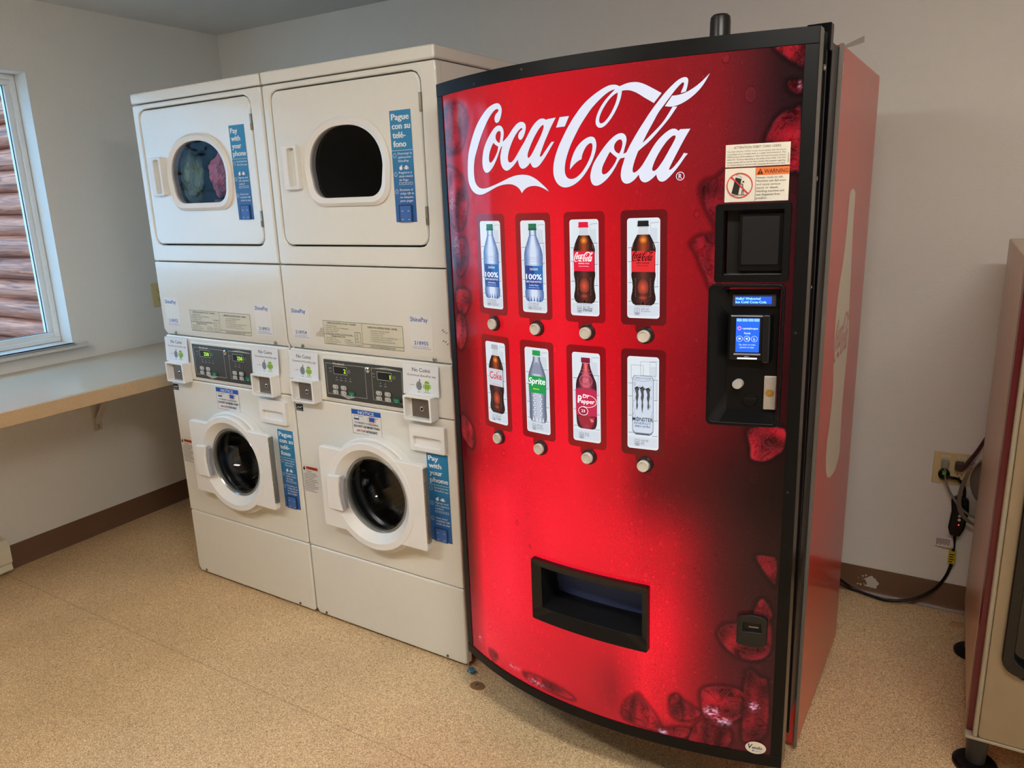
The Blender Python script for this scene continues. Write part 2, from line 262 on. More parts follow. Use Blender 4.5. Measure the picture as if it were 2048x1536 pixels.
# ---- outlines of the script lettering and the ice in the artwork (tenths of a millimetre on the door)
LOGO = [
["2289,15154 2245,15150 2211,15145 2174,15138 2135,15128 2094,15115 2054,15100 2014,15082 1975,15062 1938,15039 1902,15014 1866,14987 1830,14959 1794,14931 1759,14901 1725,14872 1692,14842 1661,14812 1632,14782 1604,14751 1577,14720 1552,14687 1526,14654 1501,14618 1475,14580 1449,14541 1423,14500 1398,14458 1374,14415 1350,14372 1329,14330 1308,14288 1289,14248 1272,14209 1257,14170 1244,14133 1233,14096 1223,14059 1214,14019 1207,13975 1199,13926 1196,13899 1193,13871 1190,13843 1187,13815 1184,13786 1182,13758 1180,13731 1178,13705 1177,13680 1177,13634 1178,13592 1181,13554 1185,13520 1192,13489 1200,13459 1211,13430 1224,13401 1240,13372 1258,13343 1279,13316 1301,13289 1327,13265 1355,13243 1385,13223 1418,13205 1452,13191 1488,13179 1542,13166 1596,13160 1650,13160 1703,13166 1740,13173 1778,13183 1819,13194 1862,13207 1908,13221 1955,13236 2002,13252 2050,13268 2096,13284 2143,13299 2188,13313 2234,13325 2279,13335 2324,13344 2370,13351 2416,13357 2462,13361 2507,13364 2550,13365 2592,13364 2631,13361 2667,13356 2702,13349 2734,13340 2764,13330 2792,13318 2831,13299 2865,13278 2894,13256 2918,13232 2937,13208 2952,13187 2967,13163 2978,13144 2995,13167 3018,13191 3042,13212 3072,13233 3105,13251 3142,13267 3183,13278 3212,13285 3243,13289 3273,13292 3304,13294 3336,13294 3367,13292 3398,13288 3430,13282 3462,13275 3494,13266 3525,13255 3554,13244 3581,13233 3618,13216 3651,13198 3683,13182 3712,13166 3731,13156 3717,13176 3698,13199 3681,13217 3659,13237 3634,13260 3605,13283 3574,13307 3543,13332 3511,13356 3480,13380 3450,13401 3421,13421 3393,13438 3365,13454 3337,13469 3308,13483 3279,13496 3248,13509 3216,13519 3183,13529 3148,13536 3112,13542 3074,13547 3035,13550 2993,13552 2951,13553 2909,13552 2868,13550 2826,13546 2784,13540 2742,13533 2698,13524 2654,13514 2610,13503 2567,13491 2525,13478 2483,13465 2439,13452 2393,13438 2343,13423 2291,13408 2238,13394 2186,13380 2138,13368 2093,13356 2050,13346 2010,13336 1970,13327 1931,13318 1893,13311 1855,13305 1819,13301 1766,13298 1716,13299 1667,13304 1621,13314 1578,13332 1538,13357 1514,13376 1493,13398 1474,13422 1458,13448 1445,13476 1435,13507 1427,13540 1422,13575 1418,13611 1416,13647 1416,13682 1416,13717 1418,13751 1421,13785 1426,13818 1432,13852 1439,13886 1447,13921 1457,13955 1468,13990 1480,14022 1492,14052 1505,14078 1518,14104 1532,14129 1548,14158 1566,14190 1586,14226 1607,14265 1629,14306 1653,14347 1678,14389 1703,14431 1730,14472 1757,14514 1785,14555 1813,14594 1842,14633 1870,14671 1898,14707 1926,14741 1955,14775 1985,14808 2015,14840 2046,14870 2076,14899 2107,14926 2137,14950 2165,14971 2193,14989 2220,15004 2256,15019 2287,15027 2326,15026 2352,15009 2355,14986 2335,14964 2310,14949 2281,14932 2255,14909 2239,14890 2228,14868 2220,14845 2217,14823 2219,14794 2229,14767 2246,14745 2276,14728 2314,14732 2345,14748 2367,14767 2386,14790 2403,14817 2418,14846 2431,14878 2438,14900 2445,14922 2451,14944 2457,14975 2457,15005 2453,15032 2444,15058 2430,15083 2413,15105 2388,15127 2355,15146 2322,15153"],
["2348,14670 2314,14669 2278,14662 2238,14648 2211,14633 2182,14615 2152,14593 2122,14569 2092,14542 2062,14514 2032,14484 2003,14454 1975,14424 1948,14393 1923,14363 1900,14332 1879,14301 1859,14270 1842,14241 1826,14212 1812,14184 1799,14156 1788,14128 1779,14100 1771,14071 1764,14043 1758,14014 1754,13987 1750,13961 1747,13936 1745,13912 1744,13877 1745,13843 1749,13811 1755,13780 1765,13751 1778,13725 1794,13701 1819,13676 1847,13659 1890,13652 1931,13658 1965,13671 2003,13692 2028,13709 2053,13728 2077,13749 2100,13771 2122,13794 2143,13817 2163,13840 2181,13864 2199,13888 2217,13913 2235,13939 2252,13966 2270,13994 2287,14023 2304,14052 2320,14081 2335,14108 2349,14132 2362,14153 2380,14177 2400,14201 2431,14209 2422,14187 2411,14162 2399,14133 2386,14100 2378,14076 2371,14052 2364,14026 2359,14000 2356,13972 2354,13944 2355,13916 2357,13887 2361,13858 2366,13831 2374,13806 2384,13783 2402,13751 2425,13722 2451,13698 2479,13680 2517,13665 2557,13663 2590,13670 2625,13684 2663,13703 2689,13718 2715,13735 2741,13753 2767,13772 2791,13791 2813,13810 2832,13828 2857,13851 2875,13869 2889,13885 2894,13857 2901,13827 2909,13796 2920,13767 2933,13741 2949,13718 2974,13696 3003,13682 3039,13678 3078,13685 3109,13697 3140,13714 3169,13732 3195,13751 3216,13768 3237,13788 3250,13800 3259,13777 3271,13751 3288,13724 3309,13702 3334,13687 3365,13681 3402,13683 3432,13691 3463,13705 3494,13725 3516,13742 3538,13762 3561,13784 3585,13808 3610,13834 3636,13863 3662,13892 3687,13923 3712,13953 3736,13982 3758,14010 3780,14039 3802,14067 3825,14096 3849,14125 3873,14155 3896,14183 3907,14197 3879,14197 3851,14197 3832,14197 3809,14173 3784,14147 3759,14120 3732,14092 3706,14064 3679,14036 3655,14009 3633,13986 3614,13965 3591,13941 3572,13924 3550,13910 3520,13909 3518,13936 3528,13957 3538,13978 3550,14004 3565,14034 3581,14066 3598,14100 3616,14134 3633,14168 3650,14200 3667,14230 3685,14259 3702,14288 3720,14317 3739,14349 3758,14382 3778,14416 3798,14449 3818,14482 3838,14513 3858,14542 3878,14570 3897,14598 3916,14624 3934,14649 3951,14673 3959,14685 3921,14683 3881,14681 3854,14679 3826,14678 3788,14676 3751,14674 3723,14665 3706,14660 3682,14677 3651,14690 3619,14698 3582,14700 3551,14695 3517,14684 3492,14673 3466,14659 3440,14643 3414,14625 3389,14605 3364,14583 3338,14558 3312,14530 3284,14498 3257,14463 3229,14427 3201,14390 3175,14354 3148,14318 3123,14284 3097,14253 3071,14223 3045,14194 3019,14166 2993,14137 2967,14106 2940,14075 2913,14043 2887,14012 2860,13981 2833,13952 2807,13925 2782,13901 2758,13881 2735,13864 2702,13846 2672,13838 2637,13840 2612,13856 2597,13884 2592,13913 2593,13947 2596,13971 2601,13996 2608,14022 2618,14049 2629,14078 2643,14109 2659,14142 2677,14177 2697,14212 2719,14248 2741,14283 2765,14317 2788,14349 2812,14379 2835,14406 2858,14431 2881,14454 2904,14475 2926,14494 2948,14510 2977,14530 3003,14544 3035,14551 3056,14531 3038,14511 3008,14496 2981,14481 2956,14459 2942,14438 2931,14416 2925,14394 2923,14367 2930,14343 2944,14323 2972,14304 3006,14303 3035,14319 3057,14341 3079,14368 3092,14388 3105,14409 3116,14431 3126,14453 3134,14475 3141,14496 3149,14527 3153,14556 3152,14583 3146,14607 3130,14635 3106,14657 3076,14673 3043,14682 3005,14684 2974,14680 2940,14670 2904,14654 2879,14640 2853,14623 2827,14604 2800,14583 2774,14561 2747,14537 2722,14513 2697,14489 2673,14465 2649,14442 2625,14421 2602,14401 2578,14383 2555,14367 2522,14345 2490,14326 2452,14303 2458,14333 2464,14358 2471,14384 2480,14411 2487,14440 2492,14470 2493,14500 2491,14529 2486,14555 2476,14580 2462,14604 2445,14626 2423,14645 2388,14662",
"2363,14547 2392,14525 2397,14494 2395,14462 2391,14439 2387,14417 2379,14384 2371,14354 2363,14328 2354,14305 2345,14285 2315,14298 2288,14316 2260,14342 2243,14364 2232,14388 2228,14413 2228,14437 2234,14461 2245,14484 2260,14505 2281,14525 2311,14542 2349,14548",
"2152,14306 2175,14284 2207,14260 2239,14241 2275,14225 2299,14214 2295,14186 2287,14155 2278,14132 2266,14108 2251,14083 2234,14057 2214,14031 2194,14005 2173,13980 2151,13956 2129,13934 2107,13914 2076,13891 2048,13877 2012,13873 1989,13893 1979,13925 1977,13958 1978,13984 1983,14013 1990,14042 1999,14072 2011,14101 2024,14130 2039,14158 2054,14184 2070,14209 2085,14231 2107,14260 2126,14281 2147,14302",
"3635,14556 3641,14528 3636,14506 3627,14479 3614,14450 3598,14418 3580,14385 3560,14352 3539,14319 3518,14287 3496,14254 3474,14222 3450,14188 3426,14155 3402,14122 3379,14089 3356,14057 3334,14027 3313,14000 3292,13974 3273,13952 3255,13934 3230,13914 3204,13901 3178,13920 3176,13950 3181,13980 3188,14004 3198,14030 3211,14058 3227,14090 3246,14124 3267,14160 3290,14197 3314,14234 3338,14271 3363,14307 3388,14342 3413,14375 3438,14405 3462,14434 3485,14460 3507,14484 3529,14505 3550,14523 3569,14538 3597,14555 3626,14562"],
["4056,14685 4085,14685 4115,14685 4145,14686 4174,14686 4204,14686 4233,14686 4262,14686 4291,14686 4277,14661 4263,14636 4249,14611 4235,14585 4221,14560 4207,14534 4193,14509 4178,14483 4151,14483 4124,14482 4097,14482 4070,14482 4042,14481 4015,14481 3987,14480 3960,14480 3972,14506 3984,14531 3996,14557 4008,14583 4020,14609 4032,14634 4044,14660"],
["5444,15155 5419,15171 5397,15182 5370,15191 5340,15198 5307,15201 5284,15202 5260,15201 5235,15198 5209,15193 5182,15187 5153,15178 5123,15168 5092,15155 5060,15142 5028,15127 4995,15112 4962,15095 4928,15078 4895,15060 4861,15041 4827,15021 4794,15000 4760,14978 4727,14956 4695,14933 4664,14909 4634,14885 4604,14860 4575,14833 4545,14805 4516,14775 4488,14745 4461,14716 4434,14687 4409,14658 4384,14630 4360,14601 4336,14570 4312,14539 4288,14508 4264,14476 4241,14445 4219,14414 4197,14383 4177,14352 4157,14321 4137,14291 4118,14260 4098,14229 4079,14199 4060,14168 4041,14137 4023,14105 4005,14073 3988,14039 3972,14005 3957,13971 3942,13936 3928,13901 3915,13866 3903,13830 3892,13793 3883,13756 3875,13719 3869,13683 3865,13648 3863,13614 3862,13582 3864,13551 3867,13522 3872,13495 3878,13468 3887,13442 3897,13416 3910,13390 3925,13365 3941,13341 3960,13319 3980,13299 4002,13281 4026,13265 4052,13252 4079,13241 4107,13232 4136,13227 4166,13225 4196,13225 4227,13229 4258,13234 4288,13242 4319,13251 4349,13262 4380,13275 4410,13290 4440,13307 4470,13325 4499,13345 4527,13367 4555,13390 4582,13415 4609,13442 4635,13471 4662,13501 4688,13533 4713,13566 4738,13600 4762,13635 4785,13671 4806,13707 4826,13743 4844,13779 4861,13815 4875,13851 4888,13885 4900,13919 4909,13951 4916,13981 4921,14009 4924,14035 4924,14060 4923,14083 4921,14106 4916,14128 4907,14158 4894,14183 4878,14202 4859,14217 4836,14226 4810,14232 4781,14232 4748,14227 4724,14221 4699,14212 4672,14201 4644,14187 4616,14171 4588,14153 4560,14133 4533,14111 4507,14088 4482,14063 4459,14037 4437,14009 4416,13979 4397,13949 4379,13917 4363,13884 4348,13850 4334,13817 4322,13783 4312,13751 4303,13720 4296,13690 4291,13662 4288,13637 4286,13613 4284,13591 4304,13610 4325,13630 4350,13653 4367,13669 4385,13685 4405,13701 4424,13716 4445,13731 4466,13744 4487,13756 4517,13771 4546,13782 4574,13791 4577,13819 4582,13844 4591,13873 4599,13894 4608,13916 4620,13938 4633,13962 4647,13985 4662,14007 4678,14027 4694,14046 4711,14062 4736,14081 4760,14094 4788,14102 4813,14097 4829,14075 4834,14046 4833,14017 4831,13995 4827,13971 4821,13945 4813,13918 4804,13890 4794,13862 4782,13832 4768,13802 4751,13771 4733,13738 4713,13706 4692,13672 4669,13640 4646,13608 4622,13577 4597,13549 4572,13522 4546,13498 4520,13477 4494,13458 4468,13441 4443,13427 4418,13416 4394,13407 4358,13399 4322,13396 4289,13399 4259,13407 4232,13420 4209,13439 4190,13464 4175,13492 4165,13524 4161,13547 4159,13570 4158,13594 4158,13618 4160,13643 4163,13670 4168,13699 4174,13731 4182,13764 4191,13799 4203,13836 4216,13873 4231,13912 4248,13952 4257,13972 4266,13993 4276,14014 4286,14035 4296,14056 4307,14077 4318,14099 4330,14120 4341,14140 4353,14161 4365,14181 4376,14201 4388,14221 4400,14240 4412,14258 4434,14293 4456,14326 4476,14357 4494,14385 4512,14413 4530,14439 4548,14464 4566,14489 4586,14514 4606,14540 4628,14566 4651,14593 4675,14622 4700,14651 4725,14682 4752,14712 4779,14743 4808,14773 4838,14802 4868,14830 4899,14857 4930,14883 4961,14907 4991,14931 5022,14954 5052,14976 5082,14997 5112,15017 5143,15036 5173,15052 5202,15067 5231,15079 5258,15089 5282,15096 5304,15101 5332,15107 5350,15109 5325,15088 5299,15067 5272,15045 5246,15023 5220,15001 5194,14979 5170,14957 5146,14935 5123,14912 5101,14888 5080,14864 5060,14840 5041,14816 5024,14791 5007,14766 4991,14740 4976,14713 4962,14687 4949,14660 4938,14634 4929,14609 4922,14584 4917,14561 4913,14539 4912,14518 4913,14489 4919,14463 4929,14440 4944,14422 4967,14403 4995,14391 5025,14388 5050,14391 5078,14400 5108,14415 5129,14428 5151,14444 5173,14462 5195,14483 5217,14505 5239,14529 5261,14554 5282,14582 5304,14610 5325,14640 5345,14670 5364,14701 5383,14733 5400,14764 5416,14796 5431,14828 5444,14859 5456,14889 5466,14917 5474,14944 5481,14969 5486,14991 5490,15011 5494,15035 5496,15062 5522,15068 5546,15069 5577,15069 5602,15067 5628,15063 5655,15058 5683,15051 5711,15041 5739,15030 5767,15017 5795,15003 5823,14987 5851,14969 5879,14952 5906,14934 5932,14916 5955,14900 5977,14886 5997,14873 6017,14861 6038,14847 6062,14833 6088,14816 6116,14799 6144,14781 6158,14772 6178,14794 6197,14816 6217,14837 6236,14859 6256,14881 6275,14903 6294,14924 6313,14946 6291,14960 6267,14974 6241,14989 6214,15006 6186,15023 6157,15040 6127,15057 6097,15075 6068,15092 6038,15108 6009,15124 5981,15138 5954,15151 5928,15163 5904,15172 5880,15181 5856,15188 5833,15194 5809,15199 5784,15202 5758,15205 5732,15206 5705,15207 5678,15206 5651,15205 5624,15202 5596,15197 5567,15191 5537,15183 5506,15174 5475,15165",
"5407,15042 5405,15016 5402,14987 5398,14965 5393,14940 5385,14914 5376,14886 5365,14857 5352,14827 5337,14796 5321,14765 5304,14734 5286,14704 5267,14674 5247,14645 5227,14618 5206,14591 5185,14567 5164,14544 5143,14525 5122,14508 5103,14495 5075,14481 5051,14474 5024,14476 5002,14493 4994,14517 4993,14541 4996,14569 5001,14589 5008,14611 5017,14635 5028,14660 5041,14687 5057,14714 5074,14743 5093,14771 5114,14801 5136,14830 5160,14858 5184,14886 5208,14912 5233,14936 5257,14957 5281,14976 5306,14993 5330,15007 5353,15019 5375,15029 5397,15038"],
["5468,14251 5440,14249 5408,14241 5384,14233 5359,14222 5333,14207 5306,14190 5278,14170 5249,14147 5219,14122 5190,14095 5160,14067 5132,14038 5103,14008 5076,13978 5049,13947 5022,13915 4997,13883 4972,13852 4949,13822 4926,13793 4906,13766 4887,13739 4869,13712 4853,13684 4839,13656 4826,13627 4815,13599 4805,13571 4796,13544 4789,13518 4783,13492 4779,13468 4776,13445 4775,13422 4775,13399 4778,13377 4782,13354 4787,13333 4799,13303 4814,13278 4832,13257 4854,13242 4879,13233 4906,13229 4934,13230 4965,13237 4998,13250 5022,13261 5047,13275 5073,13292 5100,13310 5128,13331 5155,13354 5182,13379 5209,13405 5234,13433 5259,13461 5282,13490 5304,13520 5325,13550 5344,13580 5362,13609 5378,13636 5393,13662 5407,13685 5419,13704 5436,13727 5451,13743 5464,13754 5487,13757 5510,13760 5532,13763 5555,13766 5547,13741 5540,13720 5532,13695 5522,13667 5515,13646 5507,13625 5499,13602 5492,13578 5485,13555 5479,13530 5473,13506 5469,13482 5467,13458 5465,13435 5465,13412 5466,13390 5471,13359 5480,13331 5492,13305 5508,13284 5526,13266 5547,13253 5569,13244 5593,13241 5617,13241 5640,13246 5665,13254 5691,13267 5717,13282 5735,13294 5752,13308 5769,13322 5785,13337 5800,13352 5819,13373 5835,13391 5852,13411 5858,13387 5864,13362 5871,13342 5881,13321 5893,13301 5908,13284 5926,13269 5947,13258 5970,13251 5994,13250 6021,13255 6049,13265 6068,13275 6087,13286 6106,13299 6124,13312 6141,13324 6162,13342 6180,13358 6199,13376 6217,13392 6222,13369 6230,13342 6239,13320 6251,13297 6268,13277 6288,13262 6311,13252 6336,13248 6362,13251 6390,13262 6411,13274 6432,13289 6453,13306 6475,13325 6497,13346 6519,13368 6542,13391 6564,13416 6587,13441 6611,13468 6634,13495 6657,13524 6679,13552 6701,13581 6721,13609 6739,13635 6756,13659 6771,13680 6785,13700 6799,13717 6817,13738 6834,13756 6844,13767 6814,13773 6785,13779 6765,13783 6750,13760 6739,13742 6727,13723 6713,13703 6698,13682 6682,13660 6664,13637 6647,13614 6628,13592 6609,13570 6591,13549 6573,13531 6555,13514 6539,13500 6517,13483 6499,13473 6478,13471 6478,13495 6487,13519 6498,13540 6510,13565 6525,13593 6541,13625 6559,13659 6569,13677 6578,13695 6588,13714 6598,13733 6608,13751 6619,13771 6629,13790 6640,13809 6650,13829 6661,13848 6672,13868 6683,13889 6694,13909 6706,13930 6717,13951 6729,13972 6741,13994 6753,14016 6766,14038 6779,14060 6792,14083 6806,14106 6819,14128 6833,14150 6846,14172 6859,14193 6872,14214 6885,14235 6861,14235 6836,14235 6809,14236 6783,14236 6757,14236 6732,14237 6709,14237 6687,14238 6670,14223 6654,14208 6637,14224 6617,14240 6591,14252 6569,14257 6545,14258 6520,14255 6492,14246 6472,14238 6451,14227 6429,14214 6407,14199 6383,14182 6359,14164 6335,14144 6311,14123 6286,14101 6262,14077 6238,14052 6214,14025 6191,13996 6168,13966 6146,13934 6125,13903 6104,13870 6084,13838 6064,13806 6044,13774 6024,13742 6004,13710 5983,13678 5963,13647 5943,13618 5922,13590 5902,13564 5881,13541 5860,13520 5840,13503 5821,13488 5803,13476 5780,13463 5755,13455 5732,13462 5722,13483 5721,13508 5723,13530 5727,13555 5733,13584 5742,13616 5753,13652 5766,13690 5773,13710 5781,13730 5789,13751 5797,13772 5806,13792 5814,13813 5823,13833 5831,13853 5840,13872 5864,13891 5889,13910 5915,13930 5943,13951 5972,13973 6002,13995 6032,14018 6062,14042 6093,14068 6108,14082 6123,14096 6138,14110 6152,14124 6167,14139 6182,14154 6197,14169 6212,14184 6226,14199 6241,14214 6256,14229 6270,14244 6284,14259 6299,14274 6313,14289 6326,14303 6340,14317 6366,14345 6390,14371 6413,14396 6434,14420 6454,14442 6473,14464 6490,14486 6507,14509 6524,14531 6540,14553 6556,14575 6570,14595 6583,14613 6595,14629 6608,14647 6624,14669 6601,14669 6578,14670 6556,14671 6533,14672 6522,14655 6508,14634 6496,14617 6483,14596 6467,14572 6450,14545 6430,14516 6409,14485 6386,14454 6374,14438 6362,14423 6349,14408 6337,14393 6311,14364 6284,14337 6258,14311 6231,14286 6204,14261 6177,14237 6150,14213 6123,14190 6098,14166 6072,14144 6047,14121 6021,14100 5996,14079 5972,14061 5949,14043 5926,14027 5939,14050 5953,14076 5965,14097 5977,14121 5992,14147 6007,14175 6024,14205 6042,14236 6062,14269 6082,14303 6093,14320 6103,14338 6114,14355 6125,14373 6135,14390 6145,14407 6165,14439 6182,14468 6196,14494 6209,14516 6222,14538 6237,14561 6254,14586 6272,14611 6291,14635 6309,14657 6325,14676 6340,14692 6353,14708 6367,14724 6382,14741 6398,14761 6414,14781 6430,14801 6447,14821 6464,14841 6481,14861 6498,14882 6516,14904 6535,14926 6554,14949 6574,14971 6594,14993 6614,15014 6634,15033 6652,15051 6669,15066 6684,15079 6704,15095 6724,15106 6745,15099 6748,15076 6745,15057 6739,15035 6730,15012 6720,14989 6709,14968 6700,14948 6691,14926 6686,14913 6711,14917 6736,14922 6760,14926 6785,14931 6793,14954 6801,14979 6806,14997 6811,15016 6816,15036 6820,15055 6824,15082 6828,15106 6829,15128 6826,15153 6817,15172 6802,15187 6781,15196 6755,15199 6733,15197 6707,15191 6688,15185 6668,15176 6646,15165 6624,15152 6601,15137 6578,15120 6554,15101 6531,15082 6507,15062 6483,15042 6460,15021 6436,14999 6412,14977 6388,14954 6364,14929 6340,14904 6316,14878 6292,14851 6268,14824 6244,14796 6220,14768 6195,14740 6171,14712 6147,14683 6122,14653 6110,14638 6097,14622 6085,14606 6073,14590 6060,14574 6048,14558 6035,14541 6023,14524 6011,14507 5998,14489 5985,14472 5973,14455 5960,14437 5948,14420 5935,14403 5923,14386 5910,14369 5898,14353 5886,14336 5874,14320 5851,14287 5829,14255 5808,14224 5788,14192 5767,14161 5747,14130 5726,14099 5706,14068 5686,14036 5667,14004 5650,13974 5634,13946 5621,13922 5610,13902 5597,13878 5590,13864 5565,13855 5539,13846 5522,13839 5528,13863 5535,13887 5542,13913 5550,13940 5558,13967 5567,13995 5575,14022 5582,14048 5587,14072 5591,14094 5593,14115 5591,14142 5586,14166 5576,14188 5563,14207 5546,14224 5528,14237 5500,14248 5477,14251",
"5467,14126 5487,14112 5499,14086 5503,14059 5503,14038 5500,14016 5496,13993 5490,13970 5483,13947 5474,13926 5465,13906 5451,13880 5437,13858 5433,13851 5410,13859 5384,13873 5364,13888 5346,13908 5332,13932 5323,13959 5321,13987 5324,14015 5333,14040 5348,14064 5368,14087 5391,14106 5416,14120 5439,14128",
"5234,13899 5253,13880 5276,13859 5295,13842 5316,13825 5338,13807 5361,13789 5384,13772 5377,13748 5366,13722 5357,13702 5344,13680 5330,13658 5313,13635 5296,13612 5278,13590 5259,13569 5239,13548 5220,13529 5200,13510 5181,13494 5162,13480 5135,13464 5109,13456 5080,13454 5055,13467 5045,13493 5043,13521 5046,13553 5050,13575 5057,13598 5065,13620 5076,13644 5089,13670 5104,13696 5119,13723 5135,13751 5151,13777 5166,13802 5180,13825 5192,13845 5209,13869 5222,13886",
"6596,14118 6598,14096 6592,14073 6585,14055 6575,14035 6564,14013 6551,13989 6537,13964 6521,13938 6505,13911 6487,13882 6469,13851 6451,13819 6432,13786 6412,13753 6393,13721 6374,13690 6354,13660 6334,13631 6315,13604 6295,13578 6276,13553 6258,13532 6240,13513 6224,13497 6202,13480 6182,13470 6158,13467 6139,13477 6132,13502 6136,13528 6142,13549 6150,13575 6161,13603 6174,13636 6190,13670 6199,13689 6208,13707 6218,13726 6228,13745 6239,13765 6250,13784 6262,13803 6274,13822 6286,13841 6298,13860 6310,13878 6322,13896 6335,13913 6347,13930 6359,13946 6371,13962 6395,13992 6418,14019 6441,14043 6463,14064 6483,14081 6502,14096 6519,14108 6542,14120 6562,14127 6583,14128"],
["6379,14694 6397,14717 6414,14740 6432,14763 6450,14787 6468,14810 6486,14833 6503,14856 6521,14879 6550,14878 6580,14878 6602,14879 6625,14881 6649,14883 6673,14887 6699,14892 6725,14899 6752,14907 6780,14916 6808,14926 6836,14938 6863,14951 6891,14965 6919,14980 6946,14996 6973,15012 7000,15030 7026,15049 7052,15068 7078,15088 7103,15109 7129,15132 7156,15156 7182,15180 7208,15204 7233,15228 7223,15210 7212,15190 7200,15169 7188,15147 7174,15123 7159,15098 7143,15073 7126,15048 7108,15023 7088,14998 7067,14973 7044,14948 7020,14923 6994,14899 6967,14875 6939,14853 6910,14831 6880,14810 6850,14791 6818,14772 6787,14755 6755,14739 6723,14725 6692,14712 6662,14702 6633,14693 6605,14686 6578,14680 6553,14677 6528,14675 6503,14675 6478,14677 6452,14680 6427,14684 6403,14689"]]
ICE = [
(1,"8360,15600 8890,15590 8880,15200 8730,15250 8530,15400"),
(0.4,"8610,14980 8800,14980 8870,14960 8870,14750 8760,14720 8630,14810"),
(0.9,"8870,14450 8740,14480 8540,14420 8400,14280 8310,14090 8250,13900 8470,13830 8700,13340 8820,13340 8900,13360"),
(0.5,"7560,13420 7370,13280 7200,13240 7090,13120 7110,12920 7200,12690 7310,12480 7430,12310 7660,12470 7630,13320"),
(0.7,"7430,12130 7280,12170 7060,12140 6920,12000 7030,11790 7140,11520 7250,11290 7320,11110 7470,11200"),
(1,"8160,8170 8190,7750 8220,7480 8490,7430 8730,7590 8860,7750 8850,8200"),
(0.7,"8390,5270 8650,5300 8830,5200 8830,4620 8720,4690 8530,4960"),
(0.7,"7650,3210 7790,3510 8090,3590 8710,3820 8800,3060 8610,2740 8240,2680 7900,2850"),
(0.5,"8470,4170 8600,4270 8740,4040 8790,3830 8580,3580 8350,3660"),
(1,"7320,1680 7630,1900 8070,1930 8360,1780 8560,1550 8380,1310 8050,1000 7660,830 7400,1100"),
(0.9,"6630,1270 6730,1420 7040,1290 7350,1090 7100,840 6840,840"),
(0.9,"6370,330 6690,550 7110,600 7010,320 6590,270"),
(0.5,"7060,340 7360,910 7960,860 7970,320 7220,190"),
(0.4,"8290,2400 8620,2290 8770,2140 8790,860 8310,520 8240,1040"),
(1,"5490,830 5690,1120 5870,1240 6050,1050 6280,760 6440,450 6290,320 5490,420"),
(0.8,"6620,1210 6730,1450 6860,1400 6930,810 6660,870"),
(1,"1070,590 1290,650 1420,560 1200,350"),
(1,"2480,580 2980,670 3700,640 4130,480 3690,400 2970,420 2530,460"),
(0.9,"270,15240 960,15310 1260,14940 1000,14290 500,14180 290,14310"),
(1,"240,13880 940,13610 1090,12940 830,12350 330,12510 240,13160"),
(0.6,"420,11940 880,12150 1020,11750 840,11300 570,11160 420,11520"),
(0.9,"410,10790 930,10830 1010,10530 680,10150 380,10340"),
(1,"330,10110 680,10150 790,9720 690,9430 470,9200 280,9380"),
(0.9,"340,7420 800,7190 880,6740 700,6520 280,6820")]
# ------------------------------------------------------------ materials
WALL = M('painted_wall', (230, 228, 222), rough=0.75, bump=0.32, bscale=120)
CEIL = M('ceiling_paint', (214, 212, 208), rough=0.9, bump=0.3, bscale=120)
ENAM = M('white_enamel', (232, 231, 223), rough=0.26, coat=0.55, bump=0.05, bscale=500)
PLAW = M('white_plastic', (238, 237, 233), rough=0.33, bump=0.03, bscale=400)
LOUV = M('cool_white_paper', (228, 230, 232), rough=0.6)
DARKG = M('dark_glass', (14, 14, 16), rough=0.06, spec=0.6)
GAP = M('dark_gap', (26, 25, 24), rough=0.8)
BLKP = M('black_plastic', (10, 10, 11), rough=0.35, spec=0.25, bump=0.04, bscale=700)
BLKM = M('black_painted_metal', (12, 12, 12), rough=0.4, spec=0.18, noise=0.1, nscale=30)
STEEL = M('brushed_steel', (168, 162, 150), rough=0.32, metal=0.9, noise=0.1, nscale=90)
CHROME = M('chrome', (205, 205, 205), rough=0.16, metal=1.0)
DRUM = M('drum_steel', (70, 68, 68), rough=0.38, metal=0.8)
RUBB = M('grey_rubber', (52, 52, 54), rough=0.5)

# see-through materials
def glassy(name, tint, refl, fres=1.45, rough=0.02):
    m = bpy.data.materials.new(name); m.use_nodes = True; nt = m.node_tree; nt.nodes.clear()
    o = nt.nodes.new('ShaderNodeOutputMaterial'); mx = nt.nodes.new('ShaderNodeMixShader'); tr = nt.nodes.new('ShaderNodeBsdfTransparent'); gl = nt.nodes.new('ShaderNodeBsdfGlossy'); fr = nt.nodes.new('ShaderNodeFresnel')
    tr.inputs[0].default_value = (*tint, 1); gl.inputs[0].default_value = (refl,)*3 + (1,); gl.inputs['Roughness'].default_value = rough; fr.inputs[0].default_value = fres
    tc = nt.nodes.new('ShaderNodeTexCoord'); n = nt.nodes.new('ShaderNodeTexNoise'); n.inputs['Scale'].default_value = 12
    bp = nt.nodes.new('ShaderNodeBump'); bp.inputs['Strength'].default_value = 0.02; link(nt, tc.outputs['Object'], n.inputs[0]); link(nt, n.outputs[0], bp.inputs['Height']); link(nt, bp.outputs[0], gl.inputs['Normal'])
    ge = nt.nodes.new('ShaderNodeNewGeometry'); mr = nt.nodes.new('ShaderNodeMapRange'); mr.inputs[3].default_value = fres; mr.inputs[4].default_value = 1/fres
    link(nt, ge.outputs['Backfacing'], mr.inputs[0]); link(nt, mr.outputs[0], fr.inputs[0]); link(nt, fr.outputs[0], mx.inputs[0]); link(nt, tr.outputs[0], mx.inputs[1]); link(nt, gl.outputs[0], mx.inputs[2]); link(nt, mx.outputs[0], o.inputs[0])
    MATS[name] = m; return m
GLASSD = glassy('smoked_window_glass', (0.80, 0.80, 0.83), 0.16)
GLASSC = glassy('clear_door_glass', (0.80, 0.82, 0.82), 1.0)
PANE = glassy('window_pane_glass', (0.96, 0.98, 1.0), 1.0)
